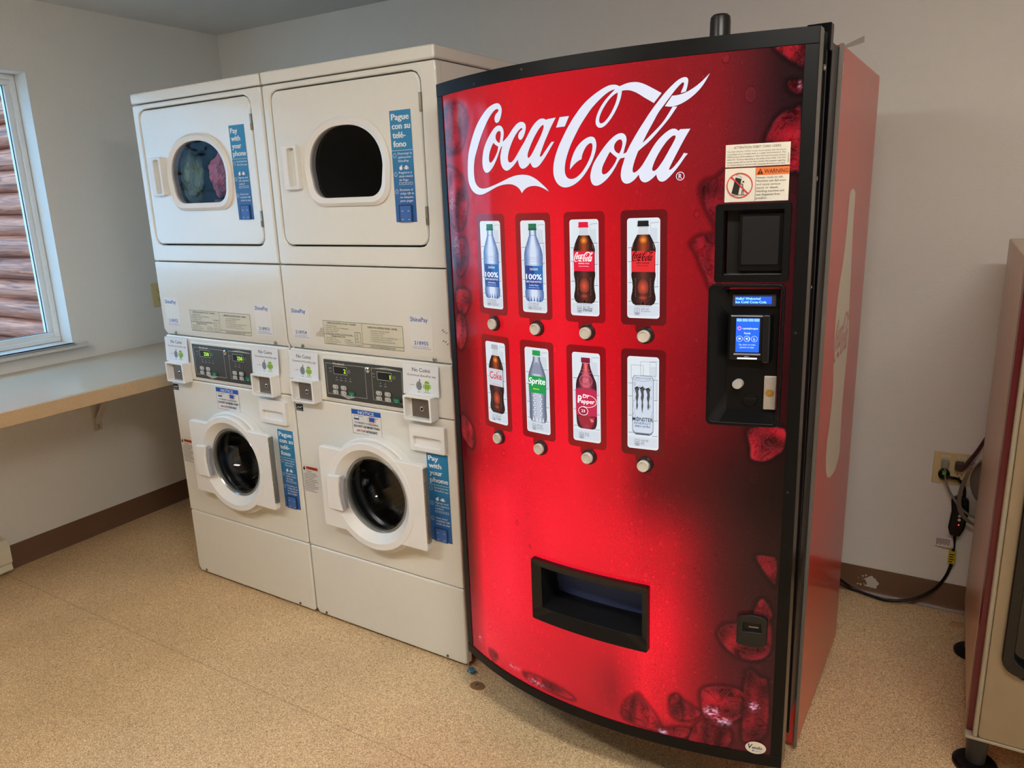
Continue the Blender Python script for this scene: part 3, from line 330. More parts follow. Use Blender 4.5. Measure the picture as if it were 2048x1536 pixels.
def perforated():
    m = M('perforated_drum', (120, 118, 116), rough=0.35, metal=0.85); nt = m.node_tree; b = nt.nodes['Principled BSDF']
    v = nt.nodes.new('ShaderNodeTexVoronoi'); v.inputs['Scale'].default_value = 70; v.inputs['Randomness'].default_value = 0.0
    tc = nt.nodes.new('ShaderNodeTexCoord'); link(nt, tc.outputs['Object'], v.inputs['Vector'])
    r = nt.nodes.new('ShaderNodeValToRGB'); r.color_ramp.elements[0].position = 0.22; r.color_ramp.elements[0].color = (0.004, 0.004, 0.004, 1); r.color_ramp.elements[1].position = 0.32; r.color_ramp.elements[1].color = (0.10, 0.10, 0.10, 1)
    link(nt, v.outputs['Distance'], r.inputs[0]); link(nt, r.outputs[0], b.inputs['Base Color']); return m
PERF = perforated()

# ------------------------------------------------------------ room shell (in room axes, turned by RA)
def struct(name, bm, m, bevel=0.0, parent=None, smooth=True):
    o = mk(name, bm, m, parent, bevel=bevel, rz=0 if parent else RA, smooth=smooth)
    if not parent: o['kind'] = 'structure'
    return o
def floor_mat():
    m = M('speckled_sheet_vinyl', (196, 160, 118), rough=0.42, coat=0.0); nt = m.node_tree; b = nt.nodes['Principled BSDF']
    tc = nt.nodes.new('ShaderNodeTexCoord')
    v = nt.nodes.new('ShaderNodeTexVoronoi'); v.inputs['Scale'].default_value = 430; link(nt, tc.outputs['Object'], v.inputs['Vector'])
    sp = nt.nodes.new('ShaderNodeSeparateColor'); link(nt, v.outputs['Color'], sp.inputs[0])
    r = nt.nodes.new('ShaderNodeValToRGB'); e = r.color_ramp.elements
    e[0].position = 0.0; e[0].color = (*lin((158, 122, 82)), 1); e[1].position = 1.0; e[1].color = (*lin((252, 232, 190)), 1)
    for p_, c_ in ((0.25, (206, 172, 128)), (0.6, (222, 190, 144)), (0.85, (238, 208, 162))):
        x = e.new(p_); x.color = (*lin(c_), 1)
    link(nt, sp.outputs[0], r.inputs[0])
    v2 = nt.nodes.new('ShaderNodeTexVoronoi'); v2.inputs['Scale'].default_value = 60; link(nt, tc.outputs['Object'], v2.inputs['Vector'])
    lt = nt.nodes.new('ShaderNodeMath'); lt.operation = 'LESS_THAN'; lt.inputs[1].default_value = 0.10; link(nt, v2.outputs['Distance'], lt.inputs[0])
    sp2 = nt.nodes.new('ShaderNodeSeparateColor'); link(nt, v2.outputs['Color'], sp2.inputs[0])
    gt = nt.nodes.new('ShaderNodeMath'); gt.operation = 'GREATER_THAN'; gt.inputs[1].default_value = 0.7; link(nt, sp2.outputs[1], gt.inputs[0])
    an = nt.nodes.new('ShaderNodeMath'); an.operation = 'MULTIPLY'; link(nt, lt.outputs[0], an.inputs[0]); link(nt, gt.outputs[0], an.inputs[1])
    mx = nt.nodes.new('ShaderNodeMixRGB'); mx.inputs[2].default_value = (*lin((70, 46, 34)), 1); link(nt, an.outputs[0], mx.inputs[0]); link(nt, r.outputs[0], mx.inputs[1])
    n = nt.nodes.new('ShaderNodeTexNoise'); n.inputs['Scale'].default_value = 2.2; n.inputs['Detail'].default_value = 5; link(nt, tc.outputs['Object'], n.inputs['Vector'])
    mr = nt.nodes.new('ShaderNodeMapRange'); mr.inputs[1].default_value = 0.3; mr.inputs[2].default_value = 0.7; mr.inputs[3].default_value = 0.88; mr.inputs[4].default_value = 1.08; link(nt, n.outputs[0], mr.inputs[0])
    # welded sheet seam running along the room
    sx = nt.nodes.new('ShaderNodeSeparateXYZ'); link(nt, tc.outputs['Object'], sx.inputs[0])
    w = nt.nodes.new('ShaderNodeMath'); w.operation = 'MULTIPLY_ADD'; w.inputs[1].default_value = 0.02; w.inputs[2].default_value = 0.4128; link(nt, sx.outputs[0], w.inputs[0])
    a = nt.nodes.new('ShaderNodeMath'); a.operation = 'ADD'; link(nt, sx.outputs[1], a.inputs[0]); link(nt, w.outputs[0], a.inputs[1])
    ab = nt.nodes.new('ShaderNodeMath'); ab.operation = 'ABSOLUTE'; link(nt, a.outputs[0], ab.inputs[0])
    l2 = nt.nodes.new('ShaderNodeMapRange'); l2.inputs[1].default_value = 0.0005; l2.inputs[2].default_value = 0.0035; l2.inputs[3].default_value = 0.72; l2.inputs[4].default_value = 1.0; link(nt, ab.outputs[0], l2.inputs[0])
    m1 = nt.nodes.new('ShaderNodeMath'); m1.operation = 'MULTIPLY'; link(nt, mr.outputs[0], m1.inputs[0]); link(nt, l2.outputs[0], m1.inputs[1])
    s = nt.nodes.new('ShaderNodeVectorMath'); s.operation = 'SCALE'; link(nt, mx.outputs[0], s.inputs[0]); link(nt, m1.outputs[0], s.inputs['Scale']); link(nt, s.outputs[0], b.inputs['Base Color'])
    return m
bm = NB(); box(bm, XL-0.2, XR+0.1, YF-0.1, YB+0.1, -0.1, 0.0); struct('floor', bm, floor_mat(), smooth=False)
bm = NB(); box(bm, XL-0.2, XR+0.1, YF-0.1, YB+0.1, ZC, ZC+0.1); struct('ceiling', bm, CEIL, smooth=False)
bm = NB(); box(bm, XL-0.2, XR+0.1, YB, YB+0.1, 0, ZC); struct('wall_back', bm, WALL, smooth=False)
bm = NB(); box(bm, XR, XR+0.1, YF, YB, 0, ZC); struct('wall_right', bm, WALL, smooth=False)
bm = NB(); box(bm, XL-0.2, XR+0.1, YF-0.1, YF, 0, ZC); struct('wall_front', bm, WALL, smooth=False)
WY0, WY1, WZ0, WZ1 = -1.42, 0.066, 0.898, 2.038          # window opening in the left wall
WT = 0.15
bm = NB(); box(bm, XL-WT, XL, YF, WY0, 0, ZC); box(bm, XL-WT, XL, WY1, YB, 0, ZC); box(bm, XL-WT, XL, WY0, WY1, 0, WZ0); box(bm, XL-WT, XL, WY0, WY1, WZ1, ZC)
bmesh.ops.remove_doubles(bm, verts=bm.verts[:], dist=1e-5); struct('wall_left', bm, WALL, smooth=False)
BRN = M('brown_vinyl_cove', (112, 82, 62), rough=0.38)
def cove(bm, P):
    for (x0, y0, x1, y1, nx, ny) in P:
        pr = [(0.0, 0.0), (0.016, 0.0), (0.012, 0.004), (0.006, 0.014), (0.0045, 0.03), (0.0045, 0.096), (0.003, 0.101), (0.0, 0.101)]
        a = [bm.verts.new((x0+nx*d, y0+ny*d, z)) for d, z in pr]; b = [bm.verts.new((x1+nx*d, y1+ny*d, z)) for d, z in pr]
        for i in range(len(pr)):
            j = (i+1) % len(pr); bm.faces.new((a[i], a[j], b[j], b[i]))
        bm.faces.new(a); bm.faces.new(list(reversed(b)))
    bmesh.ops.recalc_face_normals(bm, faces=bm.faces[:])
bm = NB(); cove(bm, [(XL, YF, XL, YB, 1, 0)]); struct('baseboard_left', bm, BRN)
bm = NB(); cove(bm, [(XL, YB, XR, YB, 0, -1)]); bb = struct('baseboard_back', bm, BRN)
p = Print(); wp = M('white_paint_spill', (206, 200, 190), rough=0.6)
rnd = random.Random(4)
p.poly([(2.445+0.020*cos(a)*(1+0.18*sin(5*a+1)+0.06*sin(11*a)), 0.042+0.028*sin(a)*(1+0.12*sin(4*a)+0.08*sin(9*a))) for a in [2*pi*i/60 for i in range(60)]], wp)
p.poly([(2.440, 0.03), (2.446, 0.015), (2.453, 0.009), (2.462, 0.012), (2.463, 0.04), (2.45, 0.05)], wp)
for i in range(14): p.disc(2.392+rnd.uniform(0, 0.035), 0.045+rnd.uniform(-0.02, 0.035), rnd.uniform(0.001, 0.004), wp, n=7, up=False)
p.build('paint_spill', bb, lambda x, o, z: (x, YB-0.0048-o, z), bis=0)
for q in ((2.49, 2.62, 0.0165), ):
    pass
# window
WHT = M('white_vinyl', (232, 236, 236), rough=0.3)
bm = NB()
def fr(bm, y0, y1, z0, z1, t, x0, x1):
    box(bm, x0, x1, y0, y1, z0, z0+t); box(bm, x0, x1, y0, y1, z1-t, z1); box(bm, x0, x1, y0, y0+t, z0+t, z1-t); box(bm, x0, x1, y1-t, y1, z0+t, z1-t)
fr(bm, WY0+0.001, WY1-0.001, WZ0+0.012, WZ1-0.001, 0.020, XL-0.149, XL-0.085)
fr(bm, WY0+0.019, WY1-0.019, WZ0+0.031, WZ1-0.020, 0.024, XL-0.135, XL-0.098)
win = struct('window_1', bm, WHT, bevel=0.002)
bm = NB(); box(bm, XL-0.118, XL-0.114, WY0+0.04, WY1-0.04, WZ0+0.05, WZ1-0.04); mk('window_pane', bm, PANE, win)
bm = NB(); fr(bm, WY0+0.0425, WY1-0.0425, WZ0+0.0545, WZ1-0.0435, 0.003, XL-0.113, XL-0.1095); mk('glazing_bead', bm, M('black_gasket', (36, 40, 46), rough=0.5), win)
SILL = M('speckled_sill_stone', (206, 202, 196), rough=0.4, noise=0.3, nscale=260)
bm = NB(); box(bm, XL-0.148, XL+0.035, WY0+0.0005, WY1-0.0005, WZ0-0.001, WZ0+0.011); box(bm, XL+0.0005, XL+0.035, WY0-0.05, WY1+0.052, WZ0-0.013, WZ0+0.011); mk('window_sill', bm, SILL, win, bevel=0.003)
# log wall of the wing outside
def log_mat():
    m = M('stained_logs', (150, 92, 74), rough=0.55); nt = m.node_tree; b = nt.nodes['Principled BSDF']
    tc = nt.nodes.new('ShaderNodeTexCoord'); mp = nt.nodes.new('ShaderNodeMapping'); mp.inputs['Scale'].default_value = (1.2, 22, 22); link(nt, tc.outputs['Object'], mp.inputs[0])
    n = nt.nodes.new('ShaderNodeTexNoise'); n.inputs['Scale'].default_value = 1.6; n.inputs['Detail'].default_value = 6; n.inputs['Distortion'].default_value = 1.4; link(nt, mp.outputs[0], n.inputs['Vector'])
    r = nt.nodes.new('ShaderNodeValToRGB'); e = r.color_ramp.elements; e[0].position = 0.3; e[0].color = (*lin((98, 46, 32)), 1); e[1].position = 0.72; e[1].color = (*lin((226, 134, 92)), 1)
    x = e.new(0.5); x.color = (*lin((180, 94, 62)), 1); link(nt, n.outputs[0], r.inputs[0])
    v = nt.nodes.new('ShaderNodeTexVoronoi'); v.inputs['Scale'].default_value = 2.3; link(nt, tc.outputs['Object'], v.inputs['Vector'])
    k = nt.nodes.new('ShaderNodeMapRange'); k.inputs[1].default_value = 0.04; k.inputs[2].default_value = 0.12; k.inputs[3].default_value = 0.25; k.inputs[4].default_value = 1.0; link(nt, v.outputs['Distance'], k.inputs[0])
    s = nt.nodes.new('ShaderNodeVectorMath'); s.operation = 'SCALE'; link(nt, r.outputs[0], s.inputs[0]); link(nt, k.outputs[0], s.inputs['Scale']); link(nt, s.outputs[0], b.inputs['Base Color'])
    bp = nt.nodes.new('ShaderNodeBump'); bp.inputs['Strength'].default_value = 0.5; bp.inputs['Distance'].default_value = 0.01; link(nt, n.outputs[0], bp.inputs['Height']); link(nt, bp.outputs[0], b.inputs['Normal'])
    return m
bm = NB(); LP = 0.170; rnd = random.Random(2)
for i in range(20):
    zc = 0.02+LP*i; rows = []
    for s_ in range(41):
        x = -9.0+s_*(XL-WT-0.02+9.0)/40; wob = 0.006*sin(x*1.3+i*2)+0.004*sin(x*3.1+i)
        rows.append([bm.verts.new((x, 1.55-0.092*cos(a)-wob if abs(a) < 1.5 else 1.56, zc+0.087*sin(a)+wob)) for a in [R(-90+15*k) for k in range(13)]])
    for a, b in zip(rows, rows[1:]):
        for k in range(12): bm.faces.new((a[k], b[k], b[k+1], a[k+1]))
bmesh.ops.recalc_face_normals(bm, faces=bm.faces[:])
box(bm, -9, XL-WT-0.02, 1.56, 1.7, -0.1, 3.3)
struct('wall_outside', bm, log_mat())
bm = NB(); box(bm, -14, XL-0.2, -8, 1.7, -0.3, -0.1); struct('ground_outside', bm, M('pale_gravel', (170, 165, 158), rough=0.9, noise=0.2, nscale=30), smooth=False)

# trees beyond the window, out of direct view, that the glossy fronts reflect
bm = NB(); rnd = random.Random(9)
for tx, ty, th, tr in ((-5.2, -2.6, 3.6, 0.9), (-6.8, -4.6, 5.2, 1.3), (-4.6, -5.4, 4.2, 1.0), (-8.4, -1.6, 5.6, 1.2), (-7.8, -7.2, 6.0, 1.6), (-4.4, -1.2, 2.6, 0.6)):
    for _ in range(1500):
        h = rnd.random()**0.8; a = rnd.uniform(0, 2*pi); r = tr*(1-h*0.85)*rnd.random()**0.6; c = Vector((tx+r*cos(a), ty+r*sin(a), 0.3+h*th)); s_ = rnd.uniform(0.03, 0.10)
        u_ = Vector((rnd.gauss(0, 1), rnd.gauss(0, 1), rnd.gauss(0, 1))).normalized(); v_ = u_.orthogonal().normalized()
        bm.faces.new([bm.verts.new(c+u_*s_), bm.verts.new(c+v_*s_*0.4), bm.verts.new(c-u_*s_), bm.verts.new(c-v_*s_*0.4)])
o = mk('tree_foliage', bm, M('conifer_green', (60, 78, 58), rough=0.6, noise=0.4, nscale=5), smooth=False); tag(o, 'green conifer foliage outdoors beyond the window on the left', 'foliage', kind='stuff')

# ceiling light
for CLX, CLY, CLE, LLB in LAMPS:
    t = empty('ceiling_light', RM(CLX, CLY, ZC), 'long surface-mounted fluorescent ' + LLB, 'light', 'ceiling lights', rz=RA)
    bm = NB(); box(bm, -0.62, 0.62, -0.11, 0.11, -0.03, 0.0); mk('housing', bm, M('fixture_white', (230, 230, 228), rough=0.5), t, bevel=0.003)
    bm = NB(); prism(bm, [(-0.60, -0.03), (-0.60, -0.055), (0.60, -0.055), (0.60, -0.03)], -0.085, 0.085); bmesh.ops.recalc_face_normals(bm, faces=bm.faces[:])
    ml = bpy.data.materials.new('lit_diffuser'); ml.use_nodes = True; ml.node_tree.nodes['Principled BSDF'].inputs['Emission Color'].default_value = (1.0, 0.96, 0.90, 1); ml.node_tree.nodes['Principled BSDF'].inputs['Emission Strength'].default_value = CLE
    mk('diffuser', bm, ml, t, bevel=0.004)

# counter under the window, on brackets
t = empty('laminate_counter', RM(XL, 0, 0.83), 'long beige laminate folding counter along the left wall under the window', 'counter', rz=RA)
LAM = M('speckled_laminate', (198, 180, 158), rough=0.22, noise=0.12, nscale=420); LAME = M('speckled_laminate_edge', (188, 160, 122), rough=0.35, noise=0.3, nscale=420)
bm = NB(); box(bm, 0.001, 0.648, -2.6, 0.93, -0.024, 0.0); mk('countertop', bm, LAM, t, bevel=0.002)
bm = NB(); box(bm, 0.648, 0.668, -2.6, 0.93, -0.052, 0.0); mk('front_edge', bm, LAME, t, bevel=0.003)
for yb in (0.112, -1.3):
    bm = NB(); box(bm, 0.0, 0.006, yb-0.019, yb+0.019, -0.345, -0.024); box(bm, 0.0, 0.30, yb-0.019, yb+0.019, -0.030, -0.0245)
    for s_ in (-1, 1):
        a = [Vector((0.006, yb-0.011, -0.29)), Vector((0.245, yb-0.011, -0.03)), Vector((0.262, yb-0.011, -0.03)), Vector((0.006, yb-0.011, -0.312))]
    va_ = [bm.verts.new(q) for q in a]; vb_ = [bm.verts.new(q+Vector((0, 0.022, 0))) for q in a]
    bm.faces.new(va_); bm.faces.new(list(reversed(vb_)))
    for i in range(4): bm.faces.new((va_[(i+1) % 4], va_[i], vb_[i], vb_[(i+1) % 4]))
    bmesh.ops.recalc_face_normals(bm, faces=bm.faces[:]); br = mk('support_bracket', bm, M('painted_bracket', (206, 198, 186), rough=0.45), t, bevel=0.0012)
    bm = NB(); vlathe(bm, 0, 0, [(0.007, 0), (0.007, 0.001), (0.004, 0.003)], 14); mk('bracket_screw', bm, STEEL, br, fn=lambda x, y, z: (0.006+z, yb+y, -0.325+x))

# outlets
IV = M('ivory_plastic', (214, 196, 142), rough=0.4)
def outlet(name, loc, rz, n, label):
    """duplex plate in its own x (across), z (up), front towards -y"""
    t = empty(name, loc, label, 'outlet', rz=rz); w = 0.07 if n == 1 else 0.115
    bm = NB(); box(bm, -w/2, w/2, -0.006, 0.0, -0.057, 0.057); mk('cover_plate', bm, IV, t, bevel=0.003, seg=3)
    for i in range(n):
        cx = 0 if n == 1 else (-0.023+0.046*i)
        for cz in (0.020, -0.020):
            bm = NB(); prism(bm, [(cx+0.0165*cos(a)*1.0, cz+max(-0.0135, min(0.0135, 0.0175*sin(a)))) for a in [2*pi*k/32 for k in range(32)]], -0.0075, -0.004)
            q = mk('socket', bm, IV, t, bevel=0.0004)
            pp = Print(); k = ink((60, 50, 36)); pp.rect(cx-0.007, cx-0.005, cz-0.001, cz+0.008, k); pp.rect(cx+0.005, cx+0.007, cz-0.001, cz+0.008, k); pp.disc(cx, cz-0.007, 0.0024, k, n=12); pp.build('socket_slots', q, flat(-0.0075))
    return t
outlet('wall_outlet', RM(XL, 0.517, 1.066), RA+pi/2, 1, 'ivory wall outlet on the left wall just behind the left stacked washer')
T = outlet('wall_outlet', RM(2.659, YB, 0.527), RA, 2, 'ivory four-socket wall outlet on the back wall, right of the red vending machine')
k = ink((70, 66, 56)); wh_ = ink((232, 228, 216))
for cx in (-0.022, 0.026):
    p = Print(); p.rect(cx-0.012, cx+0.012, 0.037, 0.047, wh_); p.text('CIRCUIT', cx, 0.0428, 0.0025, k, align='C', width=0.017); p.text('120V 20A', cx, 0.0385, 0.0025, k, align='C', width=0.018); p.build('circuit_label', T, flat(-0.0062))

def place(fn_pts): return [RM(x, y, z) for x, y, z in fn_pts]
# grey cord, its plug in the upper left socket
t = empty('power_cord', RM(2.637, YB, 0.547), 'grey flat power cord plugged into the upper left socket', 'cord')
def rel(t, P): return [RM(*q) - t.location for q in P]
GRYC = M('grey_cord', (124, 124, 112), rough=0.45); BRC = M('maroon_cord', (78, 42, 52), rough=0.5)
bm = NB(); box(bm, -0.011, 0.011, -0.034, -0.0085, -0.014, 0.011); mk('plug', bm, M('grey_plug', (150, 150, 134), rough=0.45), t, bevel=0.004, rz=RA)
bm = NB(); tube(bm, rel(t, [(2.637, YB-0.024, 0.54), (2.641, YB-0.038, 0.505), (2.656, YB-0.046, 0.465), (2.677, YB-0.050, 0.432), (2.703, YB-0.052, 0.402), (2.74, YB-0.052, 0.382), (2.80, YB-0.045, 0.375)]), 0.0048, flat=0.6); mk('cable', bm, GRYC, t)
bm = NB(); box(bm, -0.006, 0.006, -0.0405, -0.025, -0.034, -0.024); mk('cord_tag', bm, M('green_tag', (88, 170, 60), rough=0.5), t, rz=RA, bevel=0.001)
# black cord of the red machine with its ground-fault box
t = empty('vending_machine_power_cord', RM(2.637, YB, 0.507), 'black power cord with ground-fault box, running down the wall to the floor', 'cord')
bm = NB(); vlathe(bm, 0, 0, [(0.017, 0.0085), (0.0185, 0.014), (0.0175, 0.026), (0.008, 0.032)], 24); mk('plug', bm, BLKP, t, fn=lambda x, y, z: (x, -z, y+0.002), rz=RA)
bm = NB(); tube(bm, rel(t, [(2.640, YB-0.026, 0.505), (2.66, YB-0.028, 0.503), (2.682, YB-0.024, 0.497), (2.700, YB-0.024, 0.470), (2.703, YB-0.026, 0.440)]), 0.0052)
tube(bm, rel(t, [(2.688, YB-0.03, 0.31), (2.689, YB-0.022, 0.27), (2.690, YB-0.018, 0.22), (2.686, YB-0.018, 0.17), (2.670, YB-0.022, 0.12), (2.64, YB-0.03, 0.075), (2.585, YB-0.045, 0.035), (2.51, YB-0.05, 0.012), (2.44, YB-0.04, 0.012), (2.38, YB-0.03, 0.022), (2.33, YB-0.05, 0.06), (2.28, YB-0.08, 0.10)]), 0.0052); mk('cable', bm, BLKP, t)
bm = NB(); O = [(-0.030, 0.0), (-0.024, -0.045), (-0.030, -0.105), (-0.021, -0.132), (0.012, -0.134), (0.025, -0.105), (0.034, -0.04), (0.030, 0.0), (0.012, 0.012), (-0.012, 0.010)]
prism(bm, [(x*0.88+0.055, z-0.078) for x, z in O], -0.038, -0.010); gb = mk('ground_fault_box', bm, BLKP, t, bevel=0.007, seg=3, rz=RA)
for zz, mm_ in ((-0.134, 'w'), (-0.148, 'w'), (-0.166, 'r')):
    bm = NB(); lathe(bm, 0.059, zz, [(0.0050, -0.037), (0.0045, -0.040), (0.0, -0.041)] if mm_ == 'w' else [(0.0018, -0.037), (0.0015, -0.039), (0, -0.0395)], 16)
    mk('test_button' if mm_ == 'w' else 'indicator_light', bm, PLAW if mm_ == 'w' else M('red_led', (255, 60, 40), emit=6.0), gb)
p = Print(); p.rect(-0.004, 0.044, -0.262, -0.226, ink((226, 224, 218)))
for i in range(11): p.rect(0.0+0.0038*i, 0.0018+0.0038*i, -0.258+0.003*(i % 3), -0.232, ink((50, 50, 50)), up=False)
p.build('barcode_tag', t, lambda x, o, z: Vector(((x)*cos(0.1), -0.020-o+0.01*(0.044-x)/0.05, z-(x-0.044)*0.12*-1)))
bm = NB(); box(bm, 0.043, 0.053, -0.026, -0.012, -0.262, -0.222); mk('tag_wrap', bm, M('tag_white', (214, 212, 206), rough=0.5), t, bevel=0.003)
bm = NB(); box(bm, 0.040, 0.062, -0.029, -0.008, -0.318, -0.272); mk('yellow_warning_tag', bm, M('yellow_tag', (206, 184, 38), rough=0.5), t, bevel=0.003)
p = Print(); k = ink((40, 38, 20))
for i, w_ in enumerate((0.014, 0.012, 0.015, 0.011)): p.rect(0.044, 0.044+w_, -0.284-0.009*i, -0.280-0.009*i, k)
p.build('tag_print', t, flat(-0.0292))
# maroon and grey cords of the machine on the right
t = empty('snack_machine_power_cord', RM(2.682, YB, 0.547), 'maroon sleeved cord plugged into the upper right socket, rising behind the beige machine', 'cord')
bm = NB(); box(bm, -0.016, 0.010, -0.036, -0.0085, -0.016, 0.012); mk('plug', bm, M('dark_plug', (62, 50, 46), rough=0.45), t, bevel=0.004, rz=RA)
bm = NB(); tube(bm, rel(t, [(2.678, YB-0.028, 0.535), (2.690, YB-0.034, 0.545), (2.707, YB-0.036, 0.575), (2.725, YB-0.035, 0.61), (2.745, YB-0.03, 0.655), (2.77, YB-0.03, 0.70)]), 0.008, flat=0.7); mk('cable', bm, BRC, t)
bm = NB()
for i in range(3): tube(bm, rel(t, [(2.712, YB-0.046, 0.555), (2.697+0.003*i, YB-0.050, 0.515), (2.686+0.004*i, YB-0.054, 0.465), (2.687+0.004*i, YB-0.060, 0.415+0.002*i), (2.707+0.002*i, YB-0.062, 0.378+0.003*i), (2.75, YB-0.058, 0.352+0.003*i), (2.82, YB-0.05, 0.34+0.003*i)]), 0.0028, n=7)
mk('grey_wires', bm, M('grey_wire', (118, 108, 98), rough=0.45), t)
bm = NB()
for x_, z_ in ((2.706, 0.545), (2.712, 0.558), (2.718, 0.572)): box(bm, x_-2.682-0.004, x_-2.682+0.004, -0.052, -0.03, z_-0.547-0.004, z_-0.547+0.004)
mk('cable_ties', bm, M('clear_ties', (160, 140, 120), rough=0.4), t, bevel=0.001, rz=RA)
# strip above the red machine, heater, small things on the floor
bm = NB(); vv = [bm.verts.new(q) for q in ((2.225, 0, 1.908), (2.283, 0, 1.921), (2.283, 0, 1.940), (2.225, 0, 1.918))]; bm.faces.new(vv); r_ = bmesh.ops.extrude_face_region(bm, geom=bm.faces[:]); bmesh.ops.translate(bm, verts=[v for v in r_['geom'] if isinstance(v, bmesh.types.BMVert)], vec=(0, 0.003, 0))
bmesh.ops.recalc_face_normals(bm, faces=bm.faces[:]); bm.transform(Matrix.Translation((0, YB-0.0035, 0))); o = mk('wall_strip', bm, M('grey_tape', (176, 172, 164), rough=0.5), rz=RA); tag(o, 'short grey strip stuck to the back wall above the red vending machine', 'tape')
t = empty('baseboard_heater', RM(XL, -1.2, 0), 'cream metal baseboard heater end at the foot of the left wall', 'heater', rz=RA)
HT = M('cream_enamel', (226, 220, 196), rough=0.35)
def hp(pr, y0, y1):
    bm = NB(); a = [bm.verts.new((x, y0, z)) for x, z in pr]; b = [bm.verts.new((x, y1, z)) for x, z in pr]; n = len(pr)
    bm.faces.new(a); bm.faces.new(list(reversed(b)))
    for i in range(n): bm.faces.new((a[(i+1) % n], a[i], b[i], b[(i+1) % n]))
    bmesh.ops.recalc_face_normals(bm, faces=bm.faces[:]); return bm
PR = [(0.0015, 0.012), (0.050, 0.012), (0.056, 0.020), (0.052, 0.045), (0.062, 0.052), (0.064, 0.125), (0.048, 0.150), (0.0015, 0.152)]
mk('heater_body', hp(PR, -0.9, 0.76), HT, t, bevel=0.002); mk('end_cap', hp([(x*1.04+0.0005, z*1.02) for x, z in PR], 0.76, 0.826), HT, t, bevel=0.003)
bm = NB(); n = 28
lathe(bm, 0, 0, [(0.013, 0.0), (0.013, 0.0018), (0.0065, 0.0018), (0.0065, 0.0)], 28, close=True); o = mk('metal_washer', bm, M('rusty_steel', (150, 120, 92), rough=0.6, metal=0.4, noise=0.5, nscale=300), fn=lambda x, y, z: (x, z, y+0.0006), loc=(1.448, -0.058, 0)); tag(o, 'small rusty ring washer lying on the floor in front of the red machine', 'washer ring')
bm = NB(); vlathe(bm, 0, 0, [(0.034, 0.0), (0.034, 0.0005)], 40); o = mk('rust_stain', bm, M('rust_stain', (150, 104, 62), rough=0.6, noise=0.2, nscale=80), fn=lambda x, y, z: (x*0.75, y*0.6, z), loc=(1.448, -0.058, 0.0)); tag(o, 'round brown rust stain on the vinyl floor under the ring washer', 'stain')
bm = NB(); bmesh.ops.create_icosphere(bm, subdivisions=3, radius=1.0)
for v in bm.verts: v.co = Vector((v.co.x*0.014*(1+0.2*sin(7*v.co.y)), v.co.y*0.010, 0.009+v.co.z*0.009*(1+0.15*sin(9*v.co.x))))
o = mk('blue_scrap', bm, M('blue_scrap', (62, 128, 158), rough=0.6, noise=0.3, nscale=90), loc=(1.392, -0.012, 0)); tag(o, 'small crumpled blue scrap on the floor by the right washer corner', 'scrap')
bm = NB(); tube(bm, [(0, 0, 0.055), (-0.012, -0.004, 0.045), (-0.014, -0.006, 0.025), (-0.006, -0.004, 0.008), (0.008, 0, 0.004)], 0.0012, n=7); o = mk('wire_hook', bm, CHROME, loc=(1.405, -0.02, 0)); tag(o, 'thin bent wire between the right washer and the red machine', 'wire')
bm = NB(); prism(bm, [(-0.02, 0.0), (0.02, 0.0), (0.016, 0.012), (-0.012, 0.010)], -0.006, 0.006); o = mk('wood_chip', bm, M('wood_chip', (190, 150, 108), rough=0.7, noise=0.2), loc=(2.700, 1.02, 0.0005)); tag(o, 'pale splinter of wood on the floor by the beige machine', 'chip')
